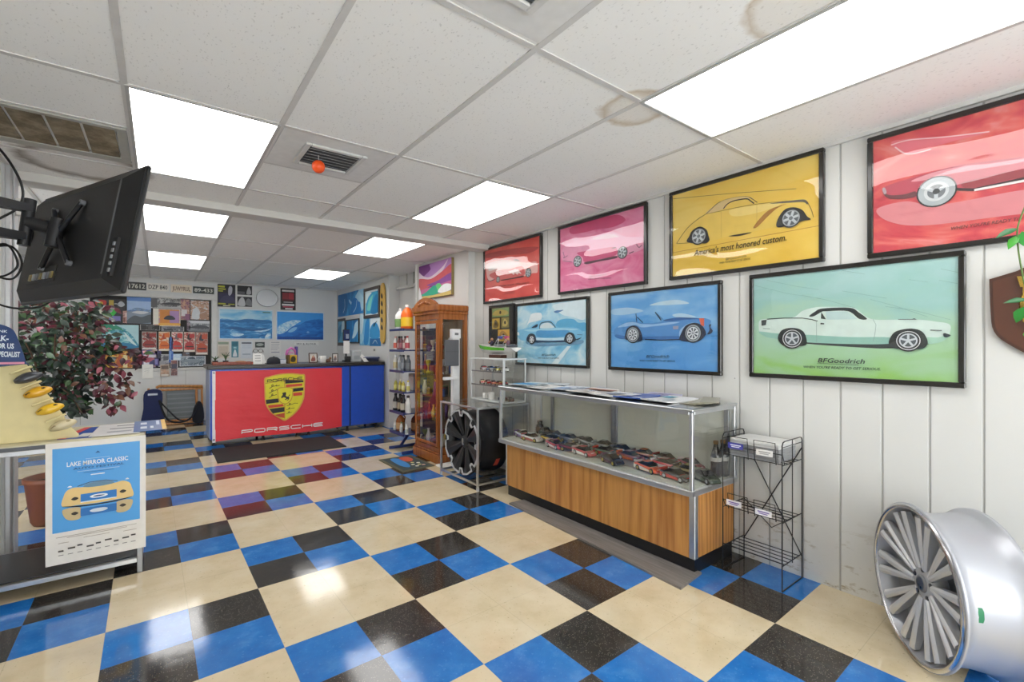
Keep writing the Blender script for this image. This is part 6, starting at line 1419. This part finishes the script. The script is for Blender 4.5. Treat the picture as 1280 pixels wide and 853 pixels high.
small = [('beige notice with a green photo strip on the back wall above the potted plants', .892, 1.053, .175, .30, 'd8d0c0', [rc('8a9a84', .05, .95, .82, .95), rc('c8bca8', .1, .9, .1, .7), rc('b0a490', .2, .8, .3, .33)]), ('teal bookmark shaped print behind the counter', 1.068, 1.068, .108, .285, '4a8a98', [['P', 'dfe6e8', [[.2, .1], [.5, .5], [.8, .1], [.5, .05]]], rc('2a6a7a', .1, .9, .7, .95), rc('a8d0d4', .3, .7, .55, .65)]), ('pale blue notice sheet on the back wall behind the white card', 1.247, 1.046, .185, .31, 'd4dae0', [rc('6a7078', .08, .92, .84, .94), rc('a8b4c0', .15, .85, .2, .28), rc('b8c2cc', .1, .9, .7, .73), rc('b8c2cc', .1, .9, .6, .63)]), ('small dark oval sticker on the back wall over the counter', 1.461, 1.24, .155, .10, '3c4442', [['P', 'a8b0a8', [[.1, .5], [.3, .75], [.7, .75], [.9, .5], [.6, .3], [.3, .3]]]]), ('white typed notice on the back wall right of the dark oval sticker', 1.714, 1.088, .188, .28, 'e2e0dc', [rc('9a9aa0', .12, .88, .86, .9), rc('aaaab0', .12, .88, .74, .77), rc('aaaab0', .12, .8, .62, .65), rc('aaaab0', .12, .88, .5, .53), rc('aaaab0', .12, .7, .38, .41), rc('9a9aa8', .12, .88, .2, .26)])]
for lab, cx, z0, w, h, bg, L in small: wall_pic('wall_notice', lab, 'notice', cx, z0, w, h, bg, L, d=.002)
t = thing('eyeglasses', 'round dark rimmed glasses hung on the back wall over the counter', 'glasses', (1.431, YB, 1.15))
b = MB()
for s in (-1, 1): b.path([(s * .042 + .034 * math.cos(a * PI / 8), -.006, .03 + .034 * math.sin(a * PI / 8)) for a in range(16)], .004, M('4a4438', .4), n=5, closed=True)
b.path([(-.01, -.006, .034), (0, -.006, .04), (.01, -.006, .034)], .003, M('4a4438', .4), n=5); b.build('rims', t); b = MB(); b.path([(-.08, -.004, .04), (-.09, -.004, 0)], .003, M('4a4438', .4), n=5); b.path([(.08, -.004, .04), (.09, -.004, 0)], .003, M('4a4438', .4), n=5); b.build('temples', t)

# ------------------------------------------------------------------ blue surf pictures on the alcove wall (x = 2.83)
def alc(label, y0, y1, z0, z1, border, layers, frame=None, off=0.0, name='surf_poster'):
    w = y0 - y1
    return wall_pic(name, label, 'picture', 0, 0, w, z1 - z0, border, layers, 'blue surf pictures on the alcove wall', rz=RW, px=(2.829 - off, (y0 + y1) / 2, z0), frame=frame, d=.004)
WAVEP = print_bg('print_wave_face', [(.3, '1766ac'), (.5, '2a8ccc'), (.68, '5ab4e0'), (.8, 'd0eaf4')], 5, (1, 1, .5), 5, 1.2)
alc('large blue surf poster with two falling crests at the top of the alcove wall', 9.40, 7.93, 1.84, 2.27, '2f94d0', [['p', WAVEP, [[0, 0], [1, 0], [1, 1], [0, 1]]], ['P', '1b6cae', [[0, 0], [.35, .1], [.38, .9], [.2, 1], [0, 1]]], ['P', 'b8e0f2', [[.45, .7], [.6, .55], [.8, .95], [1, .9], [1, .3], [.9, .1], [.85, .5], [.65, .4], [.5, .5]]], ['P', '1a7ac6', [[.52, .1], [.57, .6], [.7, .7], [.85, .4], [.9, .02], [.6, .0]]], ['L', 'c4e6f4', .016, [[.22, .15], [.29, .4], [.28, .75]]], ['L', 'c4e6f4', .02, [[.62, .1], [.72, .3], [.75, .6]]], ['p', '9ccfe8', [[.8, 1], [1, 1], [1, .6], [.88, .85]]]])
alc('small surf picture with a dark border at the lower left of the alcove wall', 9.42, 8.94, 1.27, 1.80, '3a3230', [rc('5aa8c8', .08, .9, .12, .9), ['P', '2a7ea8', [[.1, .15], [.4, .35], [.6, .7], [.5, .8], [.1, .6]]], ['P', 'c8e0e4', [[.55, .5], [.88, .6], [.88, .88], [.6, .85]]]], off=.005)
alc('black framed picture of a curling wave in the lower middle of the alcove wall', 8.88, 8.16, 1.32, 1.76, '3a94cc', [rc(WAVEP, 0, 1, 0, 1), ['P', 'c6e6f2', [[.5, .2], [.75, .3], [.95, .6], [.95, .9], [.7, .8], [.6, .5]]], ['P', '1f78b8', [[.05, .1], [.4, .2], [.5, .6], [.3, .9], [.05, .9]]]], frame=('2a2624', .022), off=.004)
alc('tall pale strip of sea spray at the centre right of the alcove wall', 8.15, 7.68, 1.28, 1.83, '7cc0e2', [['P', 'd8eef6', [[.05, 1], [.4, .95], [.35, .6], [.2, .3], [.05, .4]]], ['P', '2f8ccc', [[.45, .05], [.9, .1], [.95, .8], [.6, .7], [.5, .4]]], ['P', 'a6d8ee', [[.1, .05], [.4, .2], [.3, .4], [.05, .3]]]])
alc('white and blue poster of a diving surfer at the lower right of the alcove wall', 7.67, 7.18, 1.27, 1.75, '2a8ac8', [rc('e2eef2', .05, .95, .28, .97), ['P', '3a98d0', [[.06, .3], [.94, .3], [.94, .5], [.7, .75], [.4, .8], [.1, .65]]], ['P', '2a4a5a', [[.35, .72], [.5, .8], [.7, .86], [.55, .76], [.42, .66]]], rc('1c6aa8', .05, .95, .03, .25), ['L', 'c8dce8', .01, [[.3, .08], [.45, .18], [.6, .18], [.72, .08]]]])
alc('dark framed picture of a green blue wave at the top right of the alcove wall', 7.90, 7.19, 1.74, 2.25, 'd0dde0', [rc('3aa4cc', .12, .9, .14, .84), ['P', '7ad0c8', [[.2, .3], [.35, .6], [.6, .75], [.5, .5], [.4, .25]]], ['P', '1d7cb4', [[.45, .16], [.6, .55], [.8, .75], [.88, .6], [.88, .16]]], ['P', 'e0f0f2', [[.13, .5], [.3, .7], [.5, .82], [.13, .83]]]], frame=('4a403a', .05), off=.008)
t = thing('skateboard', 'yellow wooden deck with black marks hung upright at the alcove corner', 'skateboard', (2.826, 7.05, 1.31), RW)
b = MB(); prf = catmull([(-.10, .1), (-.06, .02), (0, 0), (.06, .03), (.09, .15), (.10, .5), (.09, .82), (.05, .93), (0, .96), (-.05, .94), (-.09, .85), (-.10, .5)], True, 4)
b.prism(prf, -.024, -.008, wood('maple_deck', 'c49a3e', 'dcb65a', .35)); b.build('deck', t)
b = MB()
for z in (.24, .36, .49, .62, .74): b.poly(catmull([(-.06, z), (-.01, z - .03), (.02, z), (-.01, z + .05), (-.05, z + .05)], True), -.0245, M('1c1a16', .4))
b.build('printed_marks', t)
for z in (.16, .8):
    b = MB(); b.box(-.03, .03, -.008, -.001, z - .03, z + .03, STEEL); b.build('wall_bracket', t)
wall_pic('outlet_cover', 'small square wall plate above the printer', 'wall plate', 0, 0, .13, .07, 'd8d8d2', [rc('6a6a66', .2, .45, .25, .75), rc('6a6a66', .55, .8, .25, .75)], rz=RW, px=(2.83, 7.45, 1.17))

# folded wooden chair with navy bag against the back wall
WD = wood('honey_beech', 'a8682c', 'd2954e', .35, (10, 10, 2))
t = thing('folding_chair', 'folded wooden chair with grey slatted panel leaning on the back wall', 'chair', (.22, 9.30, 0), rot=(-.12, 0, 0))
b = MB(); b.box(-.36, .37, -.02, .02, .545, .58, WD, .006); b.build('upper_rail', t); b = MB(); b.path([(-.26, -.03, .60), (-.22, -.03, .625), (.1, -.03, .61), (.36, -.03, .595)], .022, WD, n=8); b.build('armrest', t)
b = MB(); b.box(-.36, .37, -.02, .02, .04, .075, WD, .006); b.build('lower_rail', t)
b = MB(); b.box(-.35, .37, -.06, -.03, .0, .035, WD, .006); b.build('floor_rail', t)
for x in (-.37, .26, .335):
    b = MB(); b.box(x, x + .032, -.02, .02, .0, .60, WD, .005); b.build('leg', t)
b = MB(); b.box(-.12, .25, -.004, .006, .08, .545, M('6d7274', .6))
for k in range(6): b.box(-.12, .25, -.007, -.004, .10 + k * .075, .125 + k * .075, M('83888a', .6))
b.build('slatted_panel', t)
t = thing('carry_bag', 'navy fabric bag with a black strap hung over the folded chair', 'bag', (-.06, 9.185, 0))
b = MB(); vs = []; F = []
pr = [(-.14, .03), (-.135, .3), (-.12, .55), (-.02, .565), (.08, .555), (.10, .3), (.11, .05)]
outl = [(-.15, .02), (-.135, .3), (-.115, .56), (.085, .565), (.10, .3), (.12, .03)]
b.prism(catmull(outl, True, 4), -.035, .03, M('1c2650', .8)); b.build('bag_body', t)
b = MB(); b.box(-.08, .04, -.038, -.034, .50, .53, M('c4c8d0', .5)); b.build('white_tag', t)
b = MB(); b.path(catmull([(.06, -.05, .42), (.12, -.06, .2), (.2, -.07, .08), (.35, -.07, .05), (.48, -.07, .12), (.55, -.06, .3), (.57, -.05, .36)], False, 6), .014, M('15161c', .7)); b.path(catmull([(.07, -.05, .4), (.2, -.06, .22), (.3, -.07, .1), (.4, -.07, .06)], False, 6), .012, M('15161c', .7)); b.build('strap', t)
b = MB(); b.prism(catmull([(.50, .03), (.50, .2), (.56, .36), (.63, .3), (.64, .04)], True, 4), -.05, .01, M('14161f', .8)); b.build('side_pouch', t)
# ------------------------------------------------------------------ wall mounted television
Mtv = Matrix.Identity(4)
tvC = Vector((-.2844, 2.9062, 1.7752)); az_, tl_, ro_ = .4637, -.1745, -.0154
n_ = Vector((math.cos(az_) * math.cos(tl_), math.sin(az_) * math.cos(tl_), math.sin(tl_)))
u_ = Vector((-math.sin(az_), math.cos(az_), 0)); v_ = n_.cross(u_)
u2 = u_ * math.cos(ro_) + v_ * math.sin(ro_); v2 = v_ * math.cos(ro_) - u_ * math.sin(ro_)
# local x = u2 (away from the camera end), local y = -n (back side is +y), local z = v2
R3 = Matrix((u2, -n_, v2)).transposed()
t = thing('television', 'black flat television seen from behind, hung on the wall arm', 'television', tvC)
t.rotation_euler = R3.to_euler()
W, Hh = .95, .565
SHELL = M('0d0d0f', .5); SHELL2 = M('242426', .45)
b = MB(); b.box(-W / 2, W / 2, -.008, .012, -Hh / 2, Hh / 2, M('1d1e21', .35), .006); b.build('bezel', t)
b = MB(); b.box(-W / 2 + .018, W / 2 - .018, -.0092, -.008, -Hh / 2 + .018, Hh / 2 - .03, M('08090b', .12)); b.build('screen', t)
b = MB(); bx = [(-W / 2 + .01, -Hh / 2 + .01), (W / 2 - .01, -Hh / 2 + .01), (W / 2 - .01, Hh / 2 - .01), (-W / 2 + .01, Hh / 2 - .01)]; tx = [(p[0] * .86, p[1] * .80 - .01) for p in bx]
vs = [(p[0], .012, p[1]) for p in bx] + [(p[0], .055, p[1]) for p in tx]
b.add(vs, [(4, 5, 6, 7), (0, 1, 5, 4), (1, 2, 6, 5), (2, 3, 7, 6), (3, 0, 4, 7)], SHELL); b.build('back_shell', t)
b = MB(); b.box(-W / 2 + .075, -W / 2 + .093, .045, .056, -Hh / 2 + .07, Hh / 2 - .07, M('55575b', .4), .003); b.build('speaker_trim', t)
b = MB(); b.box(-W / 2 + .04, -W / 2 + .062, .03, .045, -.22, -.05, M('141416', .5), .003)
for k in range(5): b.box(-W / 2 + .045, -W / 2 + .057, .045, .05, -.20 + k * .028, -.185 + k * .028, M('8a8c8f', .3))
b.build('side_ports', t)
b = MB(); b.box(.02, .30, .054, .058, -Hh / 2 + .075, -Hh / 2 + .15, M('101012', .5), .002)
for k in range(7): b.box(.04 + k * .035, .06 + k * .035, .058, .064, -Hh / 2 + .09, -Hh / 2 + .12, M(('8a7a4a', '6a6c70', '9a9c9e')[k % 3], .35))
b.build('rear_ports', t)
# arm
BLK = M('19191c', .45)
t = thing('tv_mount', 'black double arm bracket holding the television', 'wall bracket', (-.74, 2.75, 1.80))
def W2(p): return Vector(p) - Vector((-.74, 2.75, 1.80))
def tvp(x, y, z): return W2(tvC + R3 @ Vector((x, y, z)))
b = MB(); b.box(0, .03, -.06, .12, -.16, .2, BLK, .004); b.build('wall_plate', t)
elb = tvp(.10, .16, .10); elb2 = tvp(.10, .16, -.03)
b = MB()
for zo, e in ((.10, elb), (-.03, elb2)):
    a = Vector((.03, .02, e.z)); d = (e - a); s_ = Vector((-d.y, d.x, 0)).normalized() * .022
    for sgn in (1,):
        vs = [a - s_ - Vector((0, 0, .028)), a + s_ - Vector((0, 0, .028)), e + s_ - Vector((0, 0, .016)), e - s_ - Vector((0, 0, .016)), a - s_ + Vector((0, 0, .028)), a + s_ + Vector((0, 0, .028)), e + s_ + Vector((0, 0, .016)), e - s_ + Vector((0, 0, .016))]
        b.add(vs, [(0, 1, 2, 3), (4, 7, 6, 5), (0, 4, 5, 1), (1, 5, 6, 2), (2, 6, 7, 3), (3, 7, 4, 0)], BLK)
b.build('arm', t)
b = MB(); b.cyl(elb + Vector((0, 0, .04)), elb2 - Vector((0, 0, .04)), .022, BLK, n=14); b.build('pivot', t)
b = MB(); b.path([elb.lerp(elb2, .5), tvp(.06, .10, .03), tvp(.03, .075, .02)], .03, BLK, n=8); b.build('swivel_head', t)
for sx_ in (-1, 1):
    b = MB(); b.path([tvp(.02, .082, .0), tvp(.02 + sx_ * .13, .068, .14)], .011, BLK); b.path([tvp(.02, .082, .0), tvp(.02 + sx_ * .13, .068, -.14)], .011, BLK)
    for z in (.14, -.14): b.cyl(tvp(.02 + sx_ * .13, .075, z), tvp(.02 + sx_ * .13, .056, z), .012, M('6a6c70', .3), n=8)
    b.build('bracket_arm', t)
b = MB(); b.path([tvp(.02, .088, -.06), tvp(.02, .088, .07)], .028, BLK, n=8); b.build('center_plate', t)
CAB = M('141416', .45)
t = thing('power_cable', 'black cable looping from the ceiling post past the television arm', 'cable', (0, 0, 0))
def curve(pts, r=.006): b.path(catmull(pts, False, 8), r, CAB, n=6)
b = MB(); curve([(-.70, 3.4, 2.36), (-.60, 3.36, 2.22), (-.545, 3.33, 2.08), (-.56, 3.33, 1.98), (-.64, 3.34, 1.9), (-.70, 3.36, 1.82)]); b.build('hanging_run', t)
b = MB()
curve([(-.70, 3.36, 1.82), (-.66, 3.34, 1.66), (-.58, 3.32, 1.62), (-.545, 3.32, 1.70), (-.58, 3.32, 1.78), (-.66, 3.34, 1.76), (-.685, 3.35, 1.68), (-.62, 3.33, 1.63), (-.56, 3.32, 1.69), (-.60, 3.32, 1.79), (-.69, 3.35, 1.74)], .005); b.build('coil', t)
b = MB(); curve([(-.72, 3.36, 1.56), (-.62, 3.34, 1.49), (-.53, 3.3, 1.475), (-.44, 3.22, 1.5), (-.36, 3.1, 1.60)], .005); b.build('lower_run', t)
b = MB(); curve([(-.47, 3.1, 1.95), (-.49, 3.2, 1.85), (-.49, 3.2, 1.72), (-.45, 3.1, 1.62)], .005); b.build('short_run', t)
t = thing('power_adapter', 'white plug adapter high on the aluminium post', 'adapter', (-.69, 4.06, 2.13))
b = MB(); b.box(0, .03, -.03, .03, -.05, .05, WHITE, .004); b.build('adapter_body', t)
b = MB()
for k in range(3): b.box(.031, .033, -.022 + k * .016, -.014 + k * .016, -.03, .04, M('8a8c8f', .4))
b.build('ribs', t)

# ------------------------------------------------------------------ aluminium rack with poster, board and leaflets
t = thing('aluminium_rack', 'open aluminium rack table at the left, carrying the festival poster', 'rack', (0, 0, 0))
x0, x1, y0, y1, zt = -.84, -.075, 3.375, 3.90, .785; q = .025
for x in (x0, x1 - q):
    for y in (y0, y1 - q):
        b = MB(); b.box(x, x + q, y, y + q, 0, zt - .03, STEEL, .002); b.build('leg', t)
b = MB()
for y in (y0, y1 - q): b.box(x0 + q, x1 - q, y, y + q, zt - .055, zt - .03, ALU, .002)
for x in (x0, x1 - q): b.box(x, x + q, y0 + q, y1 - q, zt - .055, zt - .03, ALU, .002)
b.build('top_frame', t)
b = MB()
for y, z in ((y0, .06), (y1 - q, .06)): b.box(x0 + q, x1 - q, y, y + q, z, z + q, ALU, .002)
for x in (x0, x1 - q): b.box(x, x + q, y0 + q, y1 - q, .06, .06 + q, ALU, .002)
for y in (3.52, 3.66): b.box(x0 + q, x1 - q, y, y + .02, .064, .082, STEEL, .002)
b.build('lower_rails', t)
b = MB(); b.box(x0 - .01, x1 + .01, y0 - .012, y1 + .01, zt - .03, zt, M('c9c2a4', .45), .004); b.box(x0 - .01, x1 + .01, y0 - .014, y0 - .012, zt - .028, zt - .008, M('5a5c60', .4)); b.build('tabletop', t)
b = MB(); b.box(x0 + .02, x1 - .02, y0 + .03, y1 - .03, .086, .092, M('2c2d30', .3)); b.build('lower_shelf', t)

# festival poster
t = thing('festival_poster', 'blue festival poster of a cream car mirrored in water, hung on the rack front', 'poster', (-.2635, 3.357, .146))
w, h = .406, .634
b = MB(); b.box(-w / 2, w / 2, -.006, 0, 0, h, M('e6e2da', .5), .001); b.build('board', t)
b = MB()
def fp(x, z): return [(x - .5) * w, z * h]
def fr_(c, xa, xb, za, zb): return ['p', c, [fp(xa, za), fp(xb, za), fp(xb, zb), fp(xa, zb)]]
g = NT('poster_blue'); g.pbr(Base_Color=g.mix(g.noise(2, 2, g.obj()), lin('4f9fe0'), lin('5cabe8')), Roughness=.35); 
xa, xb, za, zb = -.5 * w + .026, .5 * w - .026, .262 * h, .955 * h
b.rect(xa, xb, za, zb, -.0063, g.m)
L = [['P', 'e9c987', [fp(.155, .475), fp(.17, .56), (fp(.20, .60)), fp(.26, .618), fp(.36, .612), fp(.5, .612), fp(.66, .612), fp(.75, .622), fp(.82, .60), fp(.845, .56), fp(.86, .475), fp(.7, .468), fp(.5, .462), fp(.3, .468)]],
     ['P', '6a8fa8', [fp(.36, .612), fp(.40, .638), fp(.5, .645), fp(.62, .638), fp(.66, .612), fp(.5, .603)]], ['l', '4a3f38', .003, [fp(.30, .625), fp(.42, .648), fp(.58, .648), fp(.70, .628)]],
     fr_('2f7cc4', .33, .69, .488, .555), ['P', 'eef2f4', [fp(.42, .523), fp(.46, .537), fp(.56, .537), fp(.6, .523), fp(.56, .51), fp(.46, .51)]], fr_('dfe9ee', .33, .69, .484, .492), ['P', '3a5a86', [fp(.45, .523), fp(.5, .53), fp(.57, .523), fp(.5, .517)]],
     ['P', '2b241c', [fp(.24, .524), fp(.275, .54), fp(.31, .526), fp(.275, .512)]], ['P', '2b241c', [fp(.72, .53), fp(.755, .545), fp(.79, .53), fp(.755, .516)]],
     ['P', '1c2228', [fp(.16, .474), fp(.3, .464), fp(.5, .458), fp(.7, .464), fp(.86, .474), fp(.7, .452), (fp(.5, .449)), fp(.3, .454)]],
     ['P', 'c9b487', [fp(.165, .448), fp(.33, .445), fp(.33, .36), fp(.24, .35), fp(.18, .38)]], ['P', 'c9b487', [fp(.69, .445), fp(.85, .448), fp(.84, .38), fp(.78, .35), fp(.69, .36)]], fr_('2a72b8', .33, .69, .372, .436), ['P', 'd3dde4', [fp(.42, .405), fp(.46, .418), fp(.56, .418), fp(.6, .405), fp(.56, .39), fp(.46, .39)]],
     ['P', '3a3024', [fp(.24, .404), fp(.275, .418), fp(.31, .404), fp(.275, .39)]], ['P', '3a3024', [fp(.72, .41), fp(.755, .424), fp(.79, .41), fp(.755, .396)]],
     ['P', 'e8eef2', [fp(.205, .628), fp(.23, .64), fp(.25, .628)]], ['P', 'e8eef2', [fp(.78, .632), fp(.80, .645), fp(.82, .632)]]]
y = draw(b, L, -.0066)
def tx(s, xa, xb, z, hh, c, bold=.01): b.text(s, (xa - .5) * w, z * h, (xb - .5) * w, z * h, hh * h, y - .0004, M(c, .4), 0, bold)
tx('LAKE MIRROR CLASSIC', .20, .81, .80, .036, 'e8f0f4', .02); tx('AUTO FESTIVAL', .26, .77, .768, .016, '2a5a92', .02)
y -= .0006
for l in (fr_('a8cdec', .38, .62, .848, .852), fr_('a8cdec', .30, .72, .748, .753), fr_('2f6aa8', .36, .66, .734, .738), fr_('e6eef4', .43, .57, .708, .716), ['p', '2f5f96', [fp(.475, .892), fp(.5, .91), fp(.525, .892)]]): draw(b, [l], y)
for k, (xa_, xb_, z) in enumerate(((.1, .9, .225), (.2, .8, .213), (.36, .62, .19), (.12, .22, .175), (.76, .9, .18))): draw(b, [fr_('a89a8c', xa_, xb_, z, z + .004)], y)
for k in range(9): x = .12 + k * .09; draw(b, [fr_('4a4642', x, x + .05 + .02 * (k % 2), .105 + .012 * (k % 3), .118 + .012 * (k % 3)), fr_('8a8680', x, x + .05, .075, .081)], y)
b.build('print', t)

# leaflets on the rack
def leaflet(label, x, y, w, d, a, c, bars, z=.786): return sheet(label, x, y, w, d, a, c, bars, 'leaflet', .002, 'leaflet', z, 0)
leaflet('blue leaflet with red edge on the rack top beside the cream board', -.33, 3.62, .14, .40, -.18, '2c56b0', [(-.5, -.25, -.5, .5, 'd04a4a'), (-.05, .3, -.4, -.1, 'd8d4cc')], .786)
leaflet('white leaflet with grey headings in the middle of the rack top', -.19, 3.63, .22, .44, -.04, 'ecebea', [(-.1, .45, .25, .32, '5c5e66'), (-.2, .42, .0, .07, '5c5e66'), (-.2, .3, -.3, -.2, 'a0a2a8')], .789)
leaflet('slate blue leaflet with yellow edge at the right end of the rack top', -.045, 3.655, .155, .45, .02, '5a74ac', [(.36, .5, -.5, .5, 'e0b040'), (-.3, -.1, .1, .3, 'dfe4ee'), (-.3, -.1, -.3, -.1, 'dfe4ee'), (.0, .1, -.3, -.1, 'dfe4ee'), (.2, .3, .0, .4, 'c8d2e6')], .792)
# cream board with ornaments
CREAMB = M('dccf9a', .5)
t = thing('display_board', 'cream stepped board leaning on the rack with four small ornaments', 'display board', (-.66, 3.47, .786), rot=(-.05, 0, 0))
b = MB(); outl = [(-.17, 0), (.305, 0), (.31, .015), (.27, .07), (.245, .13), (.215, .19), (.175, .26), (.14, .32), (.115, .385), (.105, .405), (-.17, .41)]
b.prism(outl, -.012, 0, CREAMB); b.build('board', t)
b = MB(); b.box(-.03, -.024, -.0135, -.012, .0, .405, M('c9bc88', .5)); b.build('crease', t)
pos = [(.122, .335), (.157, .257), (.202, .165), (.252, .075)]
for (x, z) in pos:
    b = MB(); b.T = Matrix.Translation((x - .02, -.012, z + .045)) @ Matrix.Rotation(-.45, 4, 'Y'); b.box(-.055, .03, -.045, 0, -.005, .006, CREAMB, .003); b.build('ledge', t)
orn = [('35373c', '5a5d66', 'charcoal shoe shaped ornament at the top of the cream board'), ('d9a21e', '3a2a10', 'dark marked yellow shoe shaped ornament second from the top of the cream board'), ('e0b424', '4a3a14', 'bright yellow striped shoe shaped ornament third from the top of the cream board'), ('c9bd98', '8a7a58', 'beige shoe shaped ornament lowest on the cream board')]
for (x, z), (c, c2, lab) in zip(pos, orn):
    t2 = thing('shoe_ornament', lab, 'ornament', (-.66 + x, 3.435, .786 + z), rot=(0, -.35, 0), group='small shoe shaped ornaments on the cream board')
    b = MB(); vs = []; F = []; n = 12
    for k in range(9):
        u = k / 8; xx = -.055 + .11 * u; hw = .028 * math.sin(PI * min(1, max(.0, u * .94 + .03))) ** .55 * (1.08 if u < .45 else .88); hz = .031 * math.sin(PI * min(1, u * .9 + .06)) ** .6
        for j in range(n):
            a = 2 * PI * j / n; vs.append((xx, -.005 + hw * math.cos(a), hz * math.sin(a) * (1 if math.sin(a) > 0 else .7)))
    F = [(i * n + j, i * n + (j + 1) % n, (i + 1) * n + (j + 1) % n, (i + 1) * n + j) for i in range(8) for j in range(n)] + [tuple(range(n))[::-1], tuple(range(8 * n, 9 * n))]
    b.add(vs, F, M(c, .35, coat=.3), True); b.build('shoe_body', t2)
    b = MB(); b.ball((.022, -.012, .012), .014, M(c2, .6), (1.3, .9, .75), 10); b.build('opening', t2)
    b = MB(); b.path([(-.045, -.022, .008), (-.03, -.026, .014), (-.012, -.027, .006)], .0025, M(c2, .5)); b.path([(-.03, -.026, -.004), (-.015, -.028, .002)], .002, M(c2, .5)); b.build('stitch_marks', t2)
# brochure holder
t = thing('brochure', 'navy brochure with white block lettering leaning at the top of the cream board', 'brochure', (-.67, 3.44, 1.193), rot=(-.18, 0, 0))
b = MB(); outl = catmull([(-.13, .0), (.11, .0), (.12, .01), (.085, .14), (.06, .19), (.0, .215), (-.08, .225), (-.13, .22)], True, 3)
b.prism(outl, -.004, .004, M('27406e', .35, coat=.3)); b.build('cover', t)
b = MB(); b.rect(-.12, .02, .001, .06, -.0045, M('d8d6d6', .4)); b.rect(.02, .115, .001, .012, -.0046, M('d08aa0', .4)); b.rect(-.12, .015, .05, .058, -.0048, M('d08aa0', .4))
wl = M('d8e2ea', .4)
b.text("IT'S THE BLANK", -.10, .175, .05, .165, .013, -.0049, wl, 0, .02); b.text('FITS THE BLK-', -.125, .125, .055, .122, .028, -.005, wl, 0, .03); b.text('FOR US', .005, .085, .075, .082, .026, -.0051, wl, 0, .03); b.text('SPECIALIST', .015, .042, .098, .038, .026, -.0052, wl, 0, .03); b.build('lettering', t)

# ------------------------------------------------------------------ artificial tree
t = thing('potted_tree', 'artificial tree with dark green and burgundy leaves in a brown pot behind the rack', 'plant', (-.62, 4.72, 0))
b = MB(); b.lathe([(.0001, .0), (.10, 0), (.115, .03), (.145, .30), (.155, .31), (.155, .34), (.135, .34), (.12, .30), (.0001, .29)], M('6a3a24', .55), 24); b.build('pot', t)
b = MB(); b.lathe([(.0001, .295), (.12, .30)], M('3a2c20', .9), 20); b.build('soil', t)
b = MB(); rnd = random.Random(5); BK = M('4a3626', .8)
tips = []
for k in range(9):
    a = k * .7; p = [(.01 * math.cos(a), .01 * math.sin(a), .29), (.04 * math.cos(a), .04 * math.sin(a), .7), (.12 * math.cos(a), .12 * math.sin(a), 1.1), (.22 * math.cos(a), .2 * math.sin(a), 1.3 + .2 * rnd.random())]
    b.path(catmull(p, False, 4), [.013 - .0007 * i for i in range(13)], BK, n=6)
br = [[(.05, -.03, 1.25), (.2, -.1, 1.22), (.36, -.12, 1.1), (.44, -.12, .98)], [(.05, -.03, 1.1), (.2, -.14, 1.05), (.32, -.16, .92), (.36, -.16, .82)], [(.05, 0, 1.3), (.2, -.05, 1.36), (.36, -.06, 1.3), (.50, -.08, 1.18)], [(.0, -.05, 1.0), (.1, -.15, .95), (.18, -.2, .80)]]
for p in br: b.path(catmull(p, False, 4), .005, BK, n=5)
b.build('branches', t)
LGD = [M('1f2d24', .35, var=.12), M('2b3d30', .35, var=.12), M('18221d', .35, var=.12), M('3c5634', .35, var=.12)]; LBU = [M('4a1e28', .35, var=.12), M('5e2632', .35, var=.12), M('38161f', .35, var=.12), M('9a5260', .4, var=.12), M('6a4634', .4, var=.12)]
gl, bl_ = MB(), MB()
def rl(B, c, ms, L0=.066):
    d = Vector((rnd.uniform(-1, 1), rnd.uniform(-1, .4), rnd.uniform(-1, .25))); up = Vector((rnd.uniform(-.6, .6), -.8, rnd.uniform(.1, 1)))
    L = L0 * rnd.uniform(.75, 1.25); leaf(B, c, d, up, L, L * .52, rnd.choice(ms))
for k in range(1150):
    a = rnd.uniform(0, 2 * PI); r = .30 * math.sqrt(rnd.random()); z = rnd.uniform(.80, 1.62)
    sq = 1.0 if z > 1.0 else .75
    c = (r * math.cos(a) * sq + (.05 if z > 1.2 else .02), r * math.sin(a) * .8 * sq, z)
    if rnd.random() < (.34 if z > 1.3 else .14): rl(bl_, c, LBU)
    else: rl(gl, c, LGD)
for p, n in zip(br, (46, 40, 50, 26)):
    P = catmull(p, False, 8)
    for k in range(n):
        q = P[rnd.randrange(len(P) // 3, len(P))]; c = (q[0] + rnd.uniform(-.05, .05), q[1] + rnd.uniform(-.05, .05), q[2] + rnd.uniform(-.06, .05))
        if p is br[3] or rnd.random() < .15: rl(gl, c, LGD)
        else: rl(bl_, c, LBU)
gl.build('green_leaves', t); bl_.build('burgundy_leaves', t)

# ------------------------------------------------------------------ camera, light, colour
cam = bpy.data.cameras.new('camera'); co = bpy.data.objects.new('camera', cam); COL.objects.link(co)
cam.sensor_width = 36; cam.lens = 578.3 / 1280 * 36; cam.shift_y = 4.35 / 1280; cam.clip_start = .02
co.location = (0, 0, 1.2957); co.rotation_euler = (PI / 2, 0, -math.radians(37.328)); SC.camera = co
wd = bpy.data.worlds.new('daylight'); SC.world = wd; wd.use_nodes = True
nt = wd.node_tree; bg = nt.nodes['Background']; bg.inputs[0].default_value = (.96, .98, 1, 1); bg.inputs[1].default_value = SKY_POWER
vs_ = SC.view_settings; vs_.view_transform = 'Standard'; vs_.look = 'None'; vs_.gamma = 1; vs_.use_curve_mapping = False; vs_.exposure = EXPOSURE
SC.cycles.max_bounces = 10; SC.cycles.diffuse_bounces = 5; SC.cycles.glossy_bounces = 4; SC.cycles.transparent_max_bounces = 16; SC.cycles.sample_clamp_indirect = 6
SC.cycles.caustics_reflective = False; SC.cycles.caustics_refractive = False
